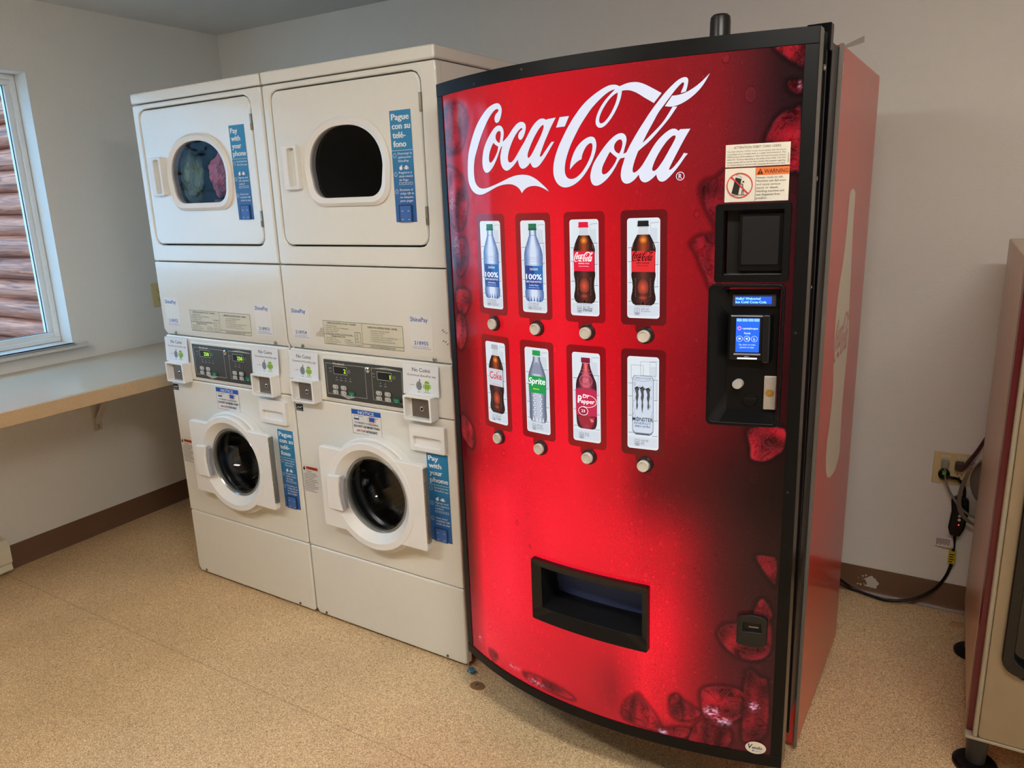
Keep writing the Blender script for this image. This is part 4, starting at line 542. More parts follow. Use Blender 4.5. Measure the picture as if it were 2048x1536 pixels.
# ------------------------------------------------------------ stacked washer and dryer
W = 0.683
WD_ = {'Pay': 0.46, 'with': 0.58, 'your': 0.60, 'phone': 0.84, 'Pague': 0.82, 'con su': 0.85, 'tel\u00e9-': 0.60, 'fono': 0.60}
def sticker_phone(name, parent, x0, x1, z0, z1, y, lines, steps, fy=flat):
    p = Print(); bl = ink((38, 128, 178)); dk = ink((44, 98, 166)); wh = ink((235, 240, 245)); h = z1-z0; w = x1-x0
    p.rect(x0, x1, z0, z1, dk, up=True)
    for i in range(6):                                   # the printed blue turns deeper downwards in bands
        c = (38+i, 132-6*i, 182-3*i); p.rect(x0, x1, z1-h*(0.36+0.107*i) if i else z1-h*0.36, z1-h*(0.36+0.107*(i-1)) if i else z1, ink(c), up=False)
    p.layer += 1
    for i, t in enumerate(lines):
        for k_ in (0, 1, 2): p.text(t, x0+w*(0.07+0.012*k_)+i*w*0.012, z1-h*(0.084+0.079*i), h*0.055, wh, bold=0.008, width=w*WD_.get(t, 0.8))
    p.line([(x0, z1-h*0.352), (x1, z1-h*0.352)], w*0.015, wh)
    for k, (zf, ls) in enumerate(steps):
        p.annulus(x0+w*0.14, z1-h*(zf+0.02), w*0.085, w*0.012, wh); p.text(str(k+1), x0+w*0.14, z1-h*(zf+0.029), h*0.018, wh, align='C')
        for i, t in enumerate(ls):
            p.text(t, x0+w*0.3, z1-h*(zf+0.014+0.033*i), h*0.019, wh, width=min(w*0.66, w*0.062*len(t)), bold=0.008)
    zi = z1-h*(steps[0][0]+0.135)
    p.disc(x0+w*0.42, zi, w*0.075, wh, rz=h*0.018); p.disc(x0+w*0.46, zi+h*0.022, w*0.03, wh, rz=h*0.006)
    p.disc(x0+w*0.68, zi-h*0.002, w*0.065, wh, rz=h*0.014); p.disc(x0+w*0.68, zi+h*0.012, w*0.065, wh, rz=h*0.010)
    p.rect(x0+w*0.57, x0+w*0.60, zi-h*0.012, zi+h*0.008, wh); p.rect(x0+w*0.76, x0+w*0.79, zi-h*0.012, zi+h*0.008, wh)
    zc = z1-h*(steps[1][0]+0.115)
    for i in range(4): p.frame(x0+w*(0.3+0.17*i), x0+w*(0.43+0.17*i), zc, zc+h*0.022, w*0.012, wh)
    p.rect(x0+w*0.2, x0+w*0.82, z0, z0+h*0.16, ink((24, 42, 84)), r=h*0.008); p.rect(x0+w*0.25, x0+w*0.77, z0, z0+h*0.15, ink((58, 104, 176)), r=h*0.006)
    for sx, sz in ((0.32, 0.1), (0.32, 0.022), (0.62, 0.1), (0.62, 0.022)):
        p.rect(x0+w*sx, x0+w*(sx+0.09), z0+h*sz, z0+h*(sz+0.004), wh)
    return p.build(name, parent, fy(y))
PAY = (['Pay', 'with', 'your', 'phone'], [(0.375, ['Download the', 'ShinePay app']), (0.545, ['Signup and', 'add a payment', 'method']), (0.72, ['Scan your', "machine's QR", 'code to pay'])])
PAG = (['Pague', 'con su', 'tel\u00e9-', 'fono'], [(0.375, ['Descarge la', 'aplicaci\u00f3n', 'ShinePay']), (0.545, ['Registre y', 'a\u00f1ade m\u00e9todo', 'de Pago']), (0.70, ['Escanee el', 'c\u00f3digo QR de', 'su m\u00e1quina', 'para pagar'])])

def arch(x0, x1, z0, z1, rb=0.05):                       # D-shaped porthole: flat bottom, arched top
    cx = (x0+x1)/2; a = (x1-x0)/2; zc = z0 + (z1-z0)*0.42; b = z1-zc; P = []
    for i in range(7):
        t = R(-90+90*i/6); P.append((x1-rb-0.006+rb*cos(t), z0+rb+rb*sin(t)))
    for i in range(33):
        t = pi*i/32; e = 2/2.25; c, s = cos(t), sin(t)
        P.append((cx+a*math.copysign(abs(c)**e, c), zc+b*abs(s)**e))
    for i in range(7):
        t = R(180+90*i/6); P.append((x0+rb+0.006+rb*cos(t), z0+rb+rb*sin(t)))
    return P
ANG = [2*pi*i/120 for i in range(120)]
def corner_angs(P, cx, cz): return sorted(set([round(a, 5) for a in ANG] + [round(math.atan2(p[1]-cz, p[0]-cx) % (2*pi), 5) for p in P]))
def framed(bm, O, I, cx, cz, y0, y1, mi=0, **k):
    A = corner_angs(O, cx, cz); ring(bm, polar(O, cx, cz, A), polar(I, cx, cz, A), y0, y1, mi, **k)

def shinepay(parent, x0, num):
    p = Print(); b = ink((52, 96, 178)); p.rect(x0, x0+0.087, 1.041, 1.151, M('sticker_film', (226, 224, 218), rough=0.35))
    p.text('ShinePay', x0+0.006, 1.128, 0.0135, b, width=0.066, bold=0.014); p.text('+', x0+0.073, 1.139, 0.004, b)
    p.text(num, x0+0.043, 1.0585, 0.0110, b, width=0.053, align='C', bold=0.01)
    p.text('Download the ShinePay App to Pay', x0+0.012, 1.0515, 0.003, b, width=0.058); p.text('Descargue la Aplicacion ShinePay para Pagar', x0+0.008, 1.046, 0.003, b, width=0.072)
    return p.build('shinepay_sticker', parent, flat(-0.0003))

def stack(x0, cfg):
    t = empty('stacked_washer_dryer', (x0, 0, 0), cfg['label'], 'washer dryer')
    # shell
    bm = NB(); box(bm, 0.004, 0.010, 0.012, 0.715, 0.045, 1.838); box(bm, W-0.010, W-0.004, 0.012, 0.715, 0.045, 1.838)
    box(bm, 0.010, W-0.010, 0.708, 0.715, 0.045, 1.838); box(bm, 0.010, W-0.010, 0.03, 0.708, 1.262, 1.268); box(bm, 0.010, W-0.010, 0.03, 0.708, 0.05, 0.06)
    mk('cabinet', bm, ENAM, t, bevel=0.0015)
    bm = NB(); box(bm, 0.0015, W-0.0015, -0.003, 0.72, 1.8405, 1.8765); mk('top_lid', bm, ENAM, t, bevel=0.0065, seg=4)
    # dryer
    bm = NB(); O = rr(0.0008, W-0.0008, 1.2865, 1.8375, 0.006, 3); I = rr(0.0325, 0.6285, 1.3445, 1.8205, 0.034)
    framed(bm, O, I, 0.33, 1.58, 0.0, 0.028); dp = mk('dryer_front_panel', bm, ENAM, t, bevel=0.006, seg=3)
    bm = NB(); prism(bm, rr(0.03, 0.632, 1.342, 1.823, 0.034), 0.024, 0.028)
    bm.faces.ensure_lookup_table(); bmesh.ops.delete(bm, geom=bm.faces[:], context='FACES')
    framed(bm, rr(0.03, 0.632, 1.342, 1.823, 0.034), arch(0.19, 0.48, 1.492, 1.695), 0.335, 1.58, 0.0245, 0.028); mk('door_recess', bm, GAP, dp)
    bm = NB(); O = rr(0.0365, 0.6245, 1.3495, 1.8165, 0.030); I = arch(0.185, 0.485, 1.487, 1.70)
    framed(bm, O, I, 0.335, 1.585, 0.001, 0.0235); dd = mk('dryer_door', bm, ENAM, t, bevel=0.005, seg=3)
    bm = NB(); O = arch(0.163, 0.507, 1.466, 1.722, 0.062); I = arch(0.189, 0.481, 1.491, 1.697, 0.048)
    A = ANG; Oo = polar(O, 0.335, 1.585, A); Ii = polar(I, 0.335, 1.585, A); Om = polar(arch(0.172, 0.498, 1.475, 1.713, 0.058), 0.335, 1.585, A)
    ring(bm, Om, Ii, -0.013, 0.006, yi0=-0.0075, yi1=0.006); ring(bm, Oo, Om, -0.005, 0.003, yi0=-0.0128, yi1=0.003)
    mk('window_bezel', bm, PLAW, dd, bevel=0.0)
    bm = NB(); prism(bm, polar(arch(0.187, 0.483, 1.489, 1.699, 0.048), 0.335, 1.585, A), -0.003, 0.001)
    mk('window_glass', bm, GLASSD, dd)
    bm = NB(); Oh = rr(0.078, 0.143, 1.520, 1.653, 0.006, 4); Ih = rr(0.101, 0.133, 1.5285, 1.6445, 0.008, 4)
    framed(bm, Oh, Ih, 0.117, 1.5865, -0.016, 0.001, yi0=-0.016, yi1=0.014)
    prism(bm, rr(0.097, 0.136, 1.526, 1.647, 0.004, 4), 0.010, 0.014)
    mk('door_handle', bm, PLAW, dd, bevel=0.002)
    for z0, z1 in ((1.711, 1.761), (1.407, 1.459)):
        bm = NB(); box(bm, 0.622, 0.629, -0.0035, 0.004, z0, z1); box(bm, 0.6245, 0.6265, -0.006, -0.0035, z0, z0+0.02); mk('hinge', bm, STEEL, dd, bevel=0.0008)
    sticker_phone('phone_payment_sticker', dd, *cfg['dst'], 0.0005, *cfg['dryer_note'])
    bm = NB(); lathe(bm, 0.335, 1.56, [(0.20, 0.035), (0.255, 0.06), (0.255, 0.60), (0.03, 0.62), (0.0, 0.62)], 64)
    mk('dryer_drum', bm, M('dryer_drum_dark', (40, 40, 42), rough=0.45, metal=0.4), t)
    # middle panel with its return lip
    bm = NB(); pr = [(0.0, 1.2835), (0.0, 1.0285), (0.011, 1.0065), (0.03, 1.0065), (0.03, 1.2835)]
    v0 = [bm.verts.new((0.0008, y, z)) for y, z in pr]; v1 = [bm.verts.new((W-0.0008, y, z)) for y, z in pr]
    bm.faces.new(v0); bm.faces.new(list(reversed(v1)))
    for i in range(5): bm.faces.new((v0[(i+1) % 5], v0[i], v1[i], v1[(i+1) % 5]))
    mp = mk('middle_panel', bm, ENAM, t, bevel=0.005, seg=3)
    for sx in (0.064, 0.618):
        bm = NB(); lathe(bm, sx, 1.017, [(0.0065, 0.006), (0.0065, 0.002), (0.004, 0.0008), (0.0, 0.0004)], 16); mk('panel_screw', bm, STEEL, mp)
    shinepay(mp, 0.026, cfg['nums'][0]); shinepay(mp, 0.533, cfg['nums'][1])
    p = Print(); k = ink((48, 46, 44)); p.rect(0.174, 0.508, 1.033, 1.110, M('cream_plate', (214, 208, 184), rough=0.4)); p.frame(0.174, 0.508, 1.033, 1.110, 0.0012, k)
    p.line([(0.342, 1.109), (0.342, 1.034)], 0.001, k)
    p.text('OPERATING INSTRUCTIONS - WASHER', 0.192, 1.100, 0.0055, k, width=0.126, bold=0.01)
    p.text('OPERATING INSTRUCTIONS - DRYER', 0.366, 1.096, 0.0055, k, width=0.120, bold=0.01)
    for i, s_ in enumerate(['1. Add Laundry Detergent', '2. Load Clothes - Close Door and Make Selection', '3. Load Clothes - Close Door', '4. Insert Coin(s) / Card', '5. To Start Washer - Push Start - Door Must be Closed']):
        p.text(s_, 0.182, 1.0925-0.0062*i, 0.0034, k, width=0.0022*len(s_))
    p.line([(0.176, 1.066), (0.305, 1.066)], 0.001, k); p.text('DISPENSER INSTRUCTIONS', 0.208, 1.0585, 0.0042, k, width=0.06, bold=0.01)
    for i, s_ in enumerate(['1. Open Dispenser Door', '2. Load Supplies in Proper', '   Compartment (as indicated)', '3. Close Dispenser Door']): p.text(s_, 0.181, 1.0535-0.006*i, 0.0032, k, width=0.0022*len(s_))
    for i, s_ in enumerate(['A. Detergent', 'B. Liquid Bleach', 'C. Fabric Softener']): p.text(s_, 0.267, 1.0505-0.006*i, 0.0032, k, width=0.0022*len(s_))
    p.frame(0.311, 0.336, 1.037, 1.080, 0.001, k); p.line([(0.3235, 1.037), (0.3235, 1.080)], 0.0009, k); p.line([(0.311, 1.0585), (0.3235, 1.0585)], 0.0009, k)
    p.text('A', 0.316, 1.067, 0.004, k); p.text('B', 0.316, 1.046, 0.004, k); p.text('C', 0.328, 1.048, 0.004, k)
    for i, s_ in enumerate(['1. Select Fabric Type (before adding)', '2. Load Clothes - Close Door', '3. Insert Coin(s) / Card', '4. To Start Dryer - Push Start - Door Must be Closed', '5. To Stop Dryer During Cycle - Open Door', '6. To Restart Dryer - Close Door and Push Start']):
        p.text(s_, 0.378, 1.088-0.0066*i, 0.0034, k, width=0.0021*len(s_))
    p.line([(0.342, 1.0455), (0.507, 1.0455)], 0.001, k); p.text('CLEAN LINT FILTER AFTER EACH LOAD', 0.373, 1.037, 0.0046, k, width=0.104, bold=0.012)
    p.build('instruction_plate', mp, flat(-0.0003))
    if cfg['scrape']:
        p = Print(); p.poly([(0.136, 1.055), (0.139, 1.066), (0.153, 1.071), (0.160, 1.083), (0.168, 1.086), (0.173, 1.083), (0.174, 1.055)], M('old_glue_patch', (190, 180, 162), rough=0.7, noise=0.1)); p.build('glue_residue', mp, flat(-0.0002))
        p = Print()
        for a, b in ((0.655, 1.106), (0.660, 1.102), (0.668, 1.098), (0.656, 1.074), (0.664, 1.072), (0.671, 1.066)): p.line([(a, b), (a+0.006, b+0.004)], 0.0025, ink((96, 88, 76)), up=False)
        p.build('scuff_marks', mp, flat(-0.0002))
    # control fascia
    bm = NB(); box(bm, 0.0015, W-0.0015, 0.002, 0.03, 0.8375, 1.0045); cf = mk('control_fascia', bm, ENAM, t, bevel=0.005, seg=3)
    bm = NB(); box(bm, 0.150, 0.515, -0.0012, 0.004, 0.846, 0.9875); mk('panel_surround', bm, ENAM, cf, bevel=0.0012)
    bm = NB(); box(bm, 0.163, 0.503, -0.0035, 0.0, 0.8525, 0.9815); kp = mk('control_panel', bm, M('charcoal_overlay', (66, 68, 66), rough=0.35), cf, bevel=0.0012)
    p = Print(); g = ink((190, 190, 182)); k = ink((18, 20, 18)); lg = ink((208, 208, 200)); gr = ink((22, 112, 82)); LED = M('green_led', (186, 250, 60), emit=1.6)
    for (a, b) in ((0.171, 0.344), (0.370, 0.494)): p.frame(a, b, 0.8665, 0.9705, 0.0012, g, r=0.002)
    p.text('Huebsch', 0.206, 0.9675, 0.007, ink((225, 225, 220)), width=0.050, bold=0.02)
    p.poly([(0.228, 0.8665), (0.262, 0.8565), (0.296, 0.8665)], g); p.text('Washer', 0.262, 0.8608, 0.0048, ink((50, 52, 50)), align='C', width=0.024)
    p.poly([(0.385, 0.9705), (0.494, 0.9705), (0.43, 0.9765)], g); p.text('Dryer', 0.434, 0.9712, 0.0045, ink((50, 52, 50)), align='C', width=0.02)
    for bx, n in ((0.0, 4), (0.1905, 2)):
        p.rect(0.206+bx, 0.266+bx, 0.936, 0.9625, g, r=0.002); p.rect(0.2075+bx, 0.2645+bx, 0.9375, 0.961, k, r=0.0015)
        p.annulus(0.275+bx, 0.949, 0.0055, 0.0008, g); p.line([(0.272+bx, 0.949), (0.278+bx, 0.949)], 0.001, g)
        for i in range(n):
            p.disc(0.218+0.02*i+bx, 0.925, 0.0016, g, up=False); p.rect(0.213+0.02*i+bx, 0.223+0.02*i+bx, 0.916, 0.9175, g, up=False)
        p.rect(0.187+bx, 0.197+bx, 0.953, 0.9545, g); p.rect(0.190+bx, 0.197+bx, 0.943, 0.9445, g)
        for ax, az in ((0.209, 0.8925), (0.2455, 0.8925), (0.209, 0.8755), (0.2455, 0.8755)):
            p.rect(ax-0.0125+bx, ax+0.0125+bx, az-0.0072, az+0.0072, lg, r=0.006); p.frame(ax-0.0112+bx, ax+0.0112+bx, az-0.006, az+0.006, 0.0008, ink((90, 92, 90)), r=0.005)
            p.rect(ax-0.008+bx, ax-0.001+bx, az+0.0005, az+0.0015, ink((90, 92, 90))); p.rect(ax-0.008+bx, ax-0.001+bx, az-0.0025, az-0.0015, ink((90, 92, 90))); p.rect(ax+0.004+bx, ax+0.0065+bx, az-0.004, az+0.003, k)
        p.rect(0.2665+bx, 0.2935+bx, 0.8675+0.001, 0.8835, gr, r=0.0015); p.rect(0.272+bx, 0.288+bx, 0.8765, 0.878, ink((120, 170, 150))); p.rect(0.277+bx, 0.283+bx, 0.871, 0.873, ink((200, 220, 210)))
        s_ = cfg['disp'][0 if bx == 0 else 1]
        p.text(s_, 0.263+bx, 0.9425, 0.0135, LED, align='R', width=0.003 if s_ == '1' else 0.0095*len(s_))
    p.build('panel_lettering', kp, flat(-0.0036))
    bm = NB(); lathe(bm, 0.3565, 0.963, [(0.010, 0.0), (0.010, -0.007), (0.006, -0.0095), (0.0045, -0.009), (0.0045, -0.006), (0.0, -0.006)], 24); mk('key_lock', bm, CHROME, cf)
    for (a, pa, qa) in ((0.0, (-0.001, 0.142), (0.030, 0.136)), (1, (0.498, 0.640), (0.519, 0.625))):
        p = Print(); w0, w1 = pa; k = ink((48, 48, 50)); cx = (w0+w1)/2
        p.rect(w0+0.003, w1-0.003, 0.9045, 0.9985, LOUV)
        p.text('No Coins', cx+0.002, 0.9765, 0.0115, k, align='C', width=0.068, bold=0.01); p.text('Download ShinePay app', cx+0.004, 0.9625, 0.0062, k, align='C', width=0.108)
        gy = ink((128, 128, 130)); p.disc(cx-0.006, 0.934, 0.0115, gy, rz=0.0135); p.disc(cx-0.003, 0.9505, 0.0025, gy, rz=0.005); p.disc(cx+0.0085, 0.9375, 0.0045, LOUV, rz=0.005)
        gn = ink((132, 178, 40)); p.rect(cx+0.015, cx+0.033, 0.926, 0.941, gn, r=0.002); p.poly([(cx+0.024+0.009*cos(R(a_)), 0.9425+0.0085*sin(R(a_))) for a_ in range(0, 181, 15)], gn)
        p.rect(cx+0.0105, cx+0.0138, 0.928, 0.940, gn, r=0.0015); p.rect(cx+0.0342, cx+0.0375, 0.928, 0.940, gn, r=0.0015); p.rect(cx+0.0185, cx+0.022, 0.919, 0.927, gn); p.rect(cx+0.026, cx+0.0295, 0.919, 0.927, gn)
        p.text('iOS', cx-0.006, 0.913, 0.0045, k, align='C'); p.text('ANDROID', cx+0.024, 0.914, 0.003, k, align='C', width=0.022); p.text('available', cx-0.04, 0.934, 0.003, k, width=0.018)
        p.build('no_coins_notice', cf, lambda x, o, z: (x, -0.0042-o-0.05*(0.9985-z)-0.0006*sin(x*90), z), bis=0.006)
        # a square steel cup with an open mouth
        bx0, bx1 = qa; bz0, bz1 = 0.831, 0.908; bm = NB()
        framed(bm, rr(bx0, bx1, bz0, bz1, 0.004, 3), rr(bx0+0.0075, bx1-0.0075, bz0+0.0065, bz1-0.0065, 0.003, 3), (bx0+bx1)/2, (bz0+bz1)/2, -0.037, 0.001, yi0=-0.037, yi1=0.001)
        box(bm, bx0+0.006, bx1-0.006, -0.012, 0.001, bz0+0.005, bz1-0.005)
        cb = mk('coin_box', bm, PLAW, cf, bevel=0.0014)
        cxm = (bx0+bx1)/2; czm = (bz0+bz1)/2
        bm = NB(); box(bm, cxm-0.034, cxm+0.040, -0.0175, -0.012, czm-0.031, czm+0.029); box(bm, cxm-0.030, cxm+0.037, -0.019, -0.0175, czm-0.028, czm+0.026)
        pl = mk('coin_plate', bm, M('coin_plate_steel', (132, 126, 120), rough=0.35, metal=0.75), cb, bevel=0.001)
        bm = NB(); lathe(bm, cxm+0.008, czm-0.003, [(0.0075, -0.018), (0.0075, -0.022), (0.0045, -0.023), (0.004, -0.020), (0.0, -0.020)], 20); lathe(bm, cxm+0.008, czm-0.003, [(0.0038, -0.0205), (0.0, -0.0207)], 12, mi=1)
        mk('barrel_lock', bm, [CHROME, GAP], cf)
    # washer front
    bm = NB(); O = rr(0.0008, W-0.0008, 0.2835, 0.8355, 0.006, 3); A2 = corner_angs(O, 0.368, 0.552)
    ring(bm, polar(O, 0.368, 0.552, A2), polar(circ(0.368, 0.552, 0.165, 96), 0.368, 0.552, A2), 0.0, 0.028); wf = mk('washer_front_panel', bm, ENAM, t, bevel=0.005, seg=3)
    p = Print(); k = ink((22, 22, 22)); p.rect(0.006, 0.040, 0.787, 0.812, k); p.poly([(0.010, 0.797), (0.018, 0.803), (0.026, 0.800), (0.036, 0.806), (0.036, 0.803), (0.026, 0.797), (0.018, 0.800), (0.010, 0.795)], ink((225, 225, 225))); p.text('ENERGY STAR', 0.009, 0.7895, 0.0035, ink((225, 225, 225)), width=0.028); p.build('energy_label', wf, flat(-0.0003))
    p = Print(); k = ink((30, 30, 34)); nx = cfg['nx']; bl = ink((28, 88, 178)); rd = ink((206, 52, 56)); p.rect(nx, nx+0.126, 0.742, 0.824, ink((232, 230, 224))); p.frame(nx, nx+0.126, 0.742, 0.824, 0.001, k)
    p.rect(nx, nx+0.126, 0.808, 0.8245, bl); p.text('NOTICE', nx+0.063, 0.8105, 0.0105, ink((240, 240, 240)), align='C', width=0.068, bold=0.02)
    p.frame(nx+0.010, nx+0.032, 0.790, 0.804, 0.001, k); p.rect(nx+0.011, nx+0.031, 0.791, 0.7955, bl); p.line([(nx+0.032, 0.8035), (nx+0.050, 0.8035)], 0.0012, k)
    p.rect(nx+0.076, nx+0.098, 0.790, 0.8035, bl); p.line([(nx+0.098, 0.8025), (nx+0.116, 0.8025)], 0.0012, k); p.annulus(nx+0.087, 0.7965, 0.018, 0.0012, rd, rz=0.0105)
    p.text('TO PREVENT OVERSUDSING,', nx+0.063, 0.7775, 0.0065, k, align='C', width=0.104); p.text('DO NOT USE MORE THAN', nx+0.063, 0.7655, 0.0075, k, align='C', width=0.110, bold=0.015)
    p.text('1/4 CUP', nx+0.020, 0.7505, 0.0075, rd, width=0.036, bold=0.02); p.text('DETERGENT', nx+0.060, 0.7505, 0.0075, k, width=0.048, bold=0.018); p.build('detergent_notice', wf, flat(-0.0003))
    p = Print(); k = ink((40, 38, 38)); p.rect(0.006, 0.083, 0.482, 0.588, ink((224, 220, 212))); p.rect(0.024, 0.081, 0.575, 0.586, ink((206, 72, 44))); p.text('WARNING', 0.053, 0.5775, 0.0065, k, align='C', width=0.042, bold=0.02)
    p.poly([(0.010, 0.572), (0.018, 0.570), (0.020, 0.577), (0.015, 0.588), (0.012, 0.580), (0.009, 0.578)], k)
    for i in range(13): p.rect(0.010+(0.012 if i < 2 else 0), 0.010+0.04+0.028*abs(sin(i*2.3)), 0.568-0.0062*i, 0.5695-0.0062*i, k, up=False)
    p.build('warning_label', wf, flat(-0.0003))
    sticker_phone('phone_payment_sticker', wf, *cfg['wst'], -0.0003, *cfg['washer_note'])
    bm = NB(); framed(bm, rr(0.516, 0.652, 0.726, 0.8135, 0.008, 5), rr(0.530, 0.636, 0.741, 0.773, 0.008, 5), 0.583, 0.757, -0.014, 0.003, yi1=0.003)
    prism(bm, rr(0.527, 0.639, 0.738, 0.776, 0.006, 4), -0.0015, 0.003); mk('dispenser_drawer', bm, PLAW, wf, bevel=0.003, seg=3)
    # door
    cx, cz = 0.368, 0.552
    bm = NB(); lathe(bm, cx-0.003, cz-0.0035, [(0.160, -0.0015), (0.1965, -0.0015), (0.1965, -0.028), (0.193, -0.032), (0.170, -0.032), (0.160, -0.03)], 96, close=True); wd = mk('washer_door', bm, PLAW, t)
    for sd in (-1, 1):                                   # flat wings of the door either side of the round
        a1 = math.asin(0.144/0.165); a2 = math.asin(-0.140/0.165); xe = 0.148 if sd < 0 else 0.593; Rr = 0.012
        arc = [(cx+sd*0.165*cos(a), cz+0.165*sin(a)) for a in [a2+(a1-a2)*k/24 for k in range(25)]]
        P = arc + [(xe-sd*(Rr-Rr*sin(R(t_))), 0.696-Rr+Rr*cos(R(t_))) for t_ in (0, 22, 45, 68, 90)] + [(xe-sd*(Rr-Rr*cos(R(t_))), 0.412+Rr-Rr*sin(R(t_))) for t_ in (0, 22, 45, 68, 90)]
        bm = NB(); prism(bm, P, -0.052, -0.030); mk('door_plate', bm, PLAW, wd, bevel=0.004, seg=3)
    bm = NB(); lathe(bm, cx, cz, [(0.183, -0.034), (0.183, -0.0495), (0.180, -0.0530), (0.160, -0.0530), (0.158, -0.0515), (0.1315, -0.0285), (0.1315, -0.020), (0.17, -0.020)], 96); mk('door_ring', bm, PLAW, wd)
    bm = NB(); lathe(bm, cx, cz, [(0.1315, -0.027), (0.1285, -0.0305), (0.1255, -0.027), (0.1225, -0.0265), (0.1225, -0.016), (0.1315, -0.014)], 96, close=True); mk('rim_highlight', bm, M('rim_highlight_grey', (150, 154, 152), rough=0.15, metal=0.5), wd)  # bright ring added to stand in for the gasket's silver highlights
    bm = NB(); lathe(bm, cx, cz, [(0.1225, -0.022), (0.118, -0.022), (0.108, 0.02), (0.085, 0.055), (0.0, 0.062)], 96); lathe(bm, cx, cz, [(0.0, 0.056), (0.083, 0.050), (0.104, 0.018), (0.114, -0.020), (0.1225, -0.020)], 96)
    mk('door_glass', bm, GLASSC, wd)
    bm = NB(); Ol = [(0.186, 0.491), (0.192, 0.485), (0.248, 0.484), (0.241, 0.510), (0.237, 0.545), (0.240, 0.577), (0.248, 0.608), (0.192, 0.603), (0.186, 0.597)]; prism(bm, Ol, -0.066, -0.050); mk('door_latch', bm, PLAW, wd, bevel=0.004, seg=3)
    bm = NB(); prism(bm, [(0.248, 0.487), (0.262, 0.494), (0.254, 0.545), (0.262, 0.598), (0.248, 0.605), (0.240, 0.577), (0.237, 0.545), (0.241, 0.510)], -0.0585, -0.045); mk('latch_recess_shade', bm, M('latch_shade_grey', (158, 160, 166), rough=0.4), wd)  # grey fill beside the latch, its colour standing for shading in the recess
    bm = NB(); box(bm, 0.593, 0.5965, -0.050, -0.034, 0.440, 0.688)
    for i in range(12): box(bm, 0.5925, 0.5985, -0.0535, -0.0475, 0.4425+0.0205*i, 0.4615+0.0205*i)
    mk('door_hinge', bm, STEEL, wd, bevel=0.0006)
    bm = NB(); lathe(bm, cx, cz, [(0.164, 0.002), (0.152, 0.008), (0.146, 0.016), (0.150, 0.024), (0.150, 0.040), (0.141, 0.048), (0.141, 0.056), (0.150, 0.066), (0.21, 0.085)], 96); mk('door_gasket', bm, M('gasket_rubber', (44, 44, 46), rough=0.22), t)
    bm = NB(); lathe(bm, cx, cz, [(0.205, 0.088), (0.235, 0.10), (0.235, 0.46), (0.12, 0.50), (0.0, 0.50)], 96)
    for k_ in range(3):
        a_ = R(40+120*k_); ux, uz = cos(a_), sin(a_); vx, vz = -uz, ux
        q = [(cx+ux*r_+vx*s_, y_, cz+uz*r_+vz*s_) for y_ in (0.11, 0.44) for r_, s_ in ((0.236, -0.03), (0.185, 0.0), (0.236, 0.03))]
        vv = [bm.verts.new(c_) for c_ in q]
        for f_ in ((0, 1, 4, 3), (1, 2, 5, 4), (0, 2, 1), (3, 4, 5)): bm.faces.new([vv[i_] for i_ in f_])
    mk('washer_drum', bm, PERF, t)
    # base
    bm = NB(); P = [(0.0008, 0.281), (0.0008, 0.030), (0.014, 0.010), (W-0.010, 0.010), (W-0.0008, 0.016), (W-0.0008, 0.281)]; prism(bm, P, 0.0, 0.03); bp = mk('base_panel', bm, ENAM, t, bevel=0.007, seg=3)
    for sx in (0.053, 0.604):
        bm = NB(); lathe(bm, sx, 0.022, [(0.005, 0.0), (0.005, -0.002), (0.0, -0.0025)], 14); mk('base_screw', bm, M('dull_screw', (110, 100, 88), rough=0.5, metal=0.6), bp)
    for fx in (0.05, 0.63):
        for fy in (0.06, 0.66):
            bm = NB(); vlathe(bm, fx, fy, [(0.022, 0.0), (0.022, 0.012), (0.008, 0.016), (0.008, 0.052)], 20); mk('levelling_foot', bm, BLKP, t)
    return t

stack(0.0, dict(label='left stacked coin washer and dryer with coloured laundry behind its dryer window', nums=('218952', '218953'), disp=('250', '250'),
    dryer_note=PAY, washer_note=PAG, dst=(0.512, 0.5875, 1.4315, 1.7325), wst=(0.583, 0.662, 0.409, 0.705), nx=0.268, scrape=False))
stack(0.6876, dict(label='right stacked coin washer and dryer with empty dark dryer, beside the red vending machine', nums=('218954', '218955'), disp=('2', '1'),
    dryer_note=PAG, washer_note=PAY, dst=(0.512, 0.5885, 1.416, 1.721), wst=(0.568, 0.650, 0.4305, 0.722), nx=0.266, scrape=True))

def lump(name, c, s, col, seed, label, cat):
    bm = NB(); bmesh.ops.create_icosphere(bm, subdivisions=5, radius=1.0); rnd = random.Random(seed); K = [(Vector((rnd.uniform(-1, 1), rnd.uniform(-1, 1), rnd.uniform(-1, 1))).normalized(), rnd.uniform(2, 9), rnd.uniform(0, 6)) for _ in range(10)] + [(Vector((rnd.uniform(-1, 1), rnd.uniform(-1, 1), rnd.uniform(-1, 1))).normalized(), rnd.uniform(16, 46), rnd.uniform(0, 6)) for _ in range(14)]
    for v in bm.verts:
        d = 1+sum((0.045 if w < 9 else 0.014)*sin(v.co.dot(k)*w+ph) for k, w, ph in K); v.co = Vector((c[0]+v.co.x*s[0]*d, c[1]+v.co.y*s[1]*d, c[2]+v.co.z*s[2]*d))
    m = M('fleece_'+name, col, rough=0.9, noise=0.45, nscale=28, bump=1.0, bscale=160); o = mk(name, bm, m); tag(o, label, cat); return o
lump('green_towel', (0.160, 0.090, 1.590), (0.045, 0.045, 0.090), (190, 232, 204), 3, 'green fleece towel pressed behind left dryer window, left side', 'towel')
lump('pink_blanket', (0.358, 0.085, 1.590), (0.045, 0.055, 0.075), (255, 166, 200), 5, 'pink fleece blanket behind left dryer window, right side', 'blanket')
lump('grey_towel', (0.352, 0.085, 1.482), (0.045, 0.05, 0.024), (120, 124, 150), 8, 'small grey cloth under the pink blanket in the left dryer', 'towel')
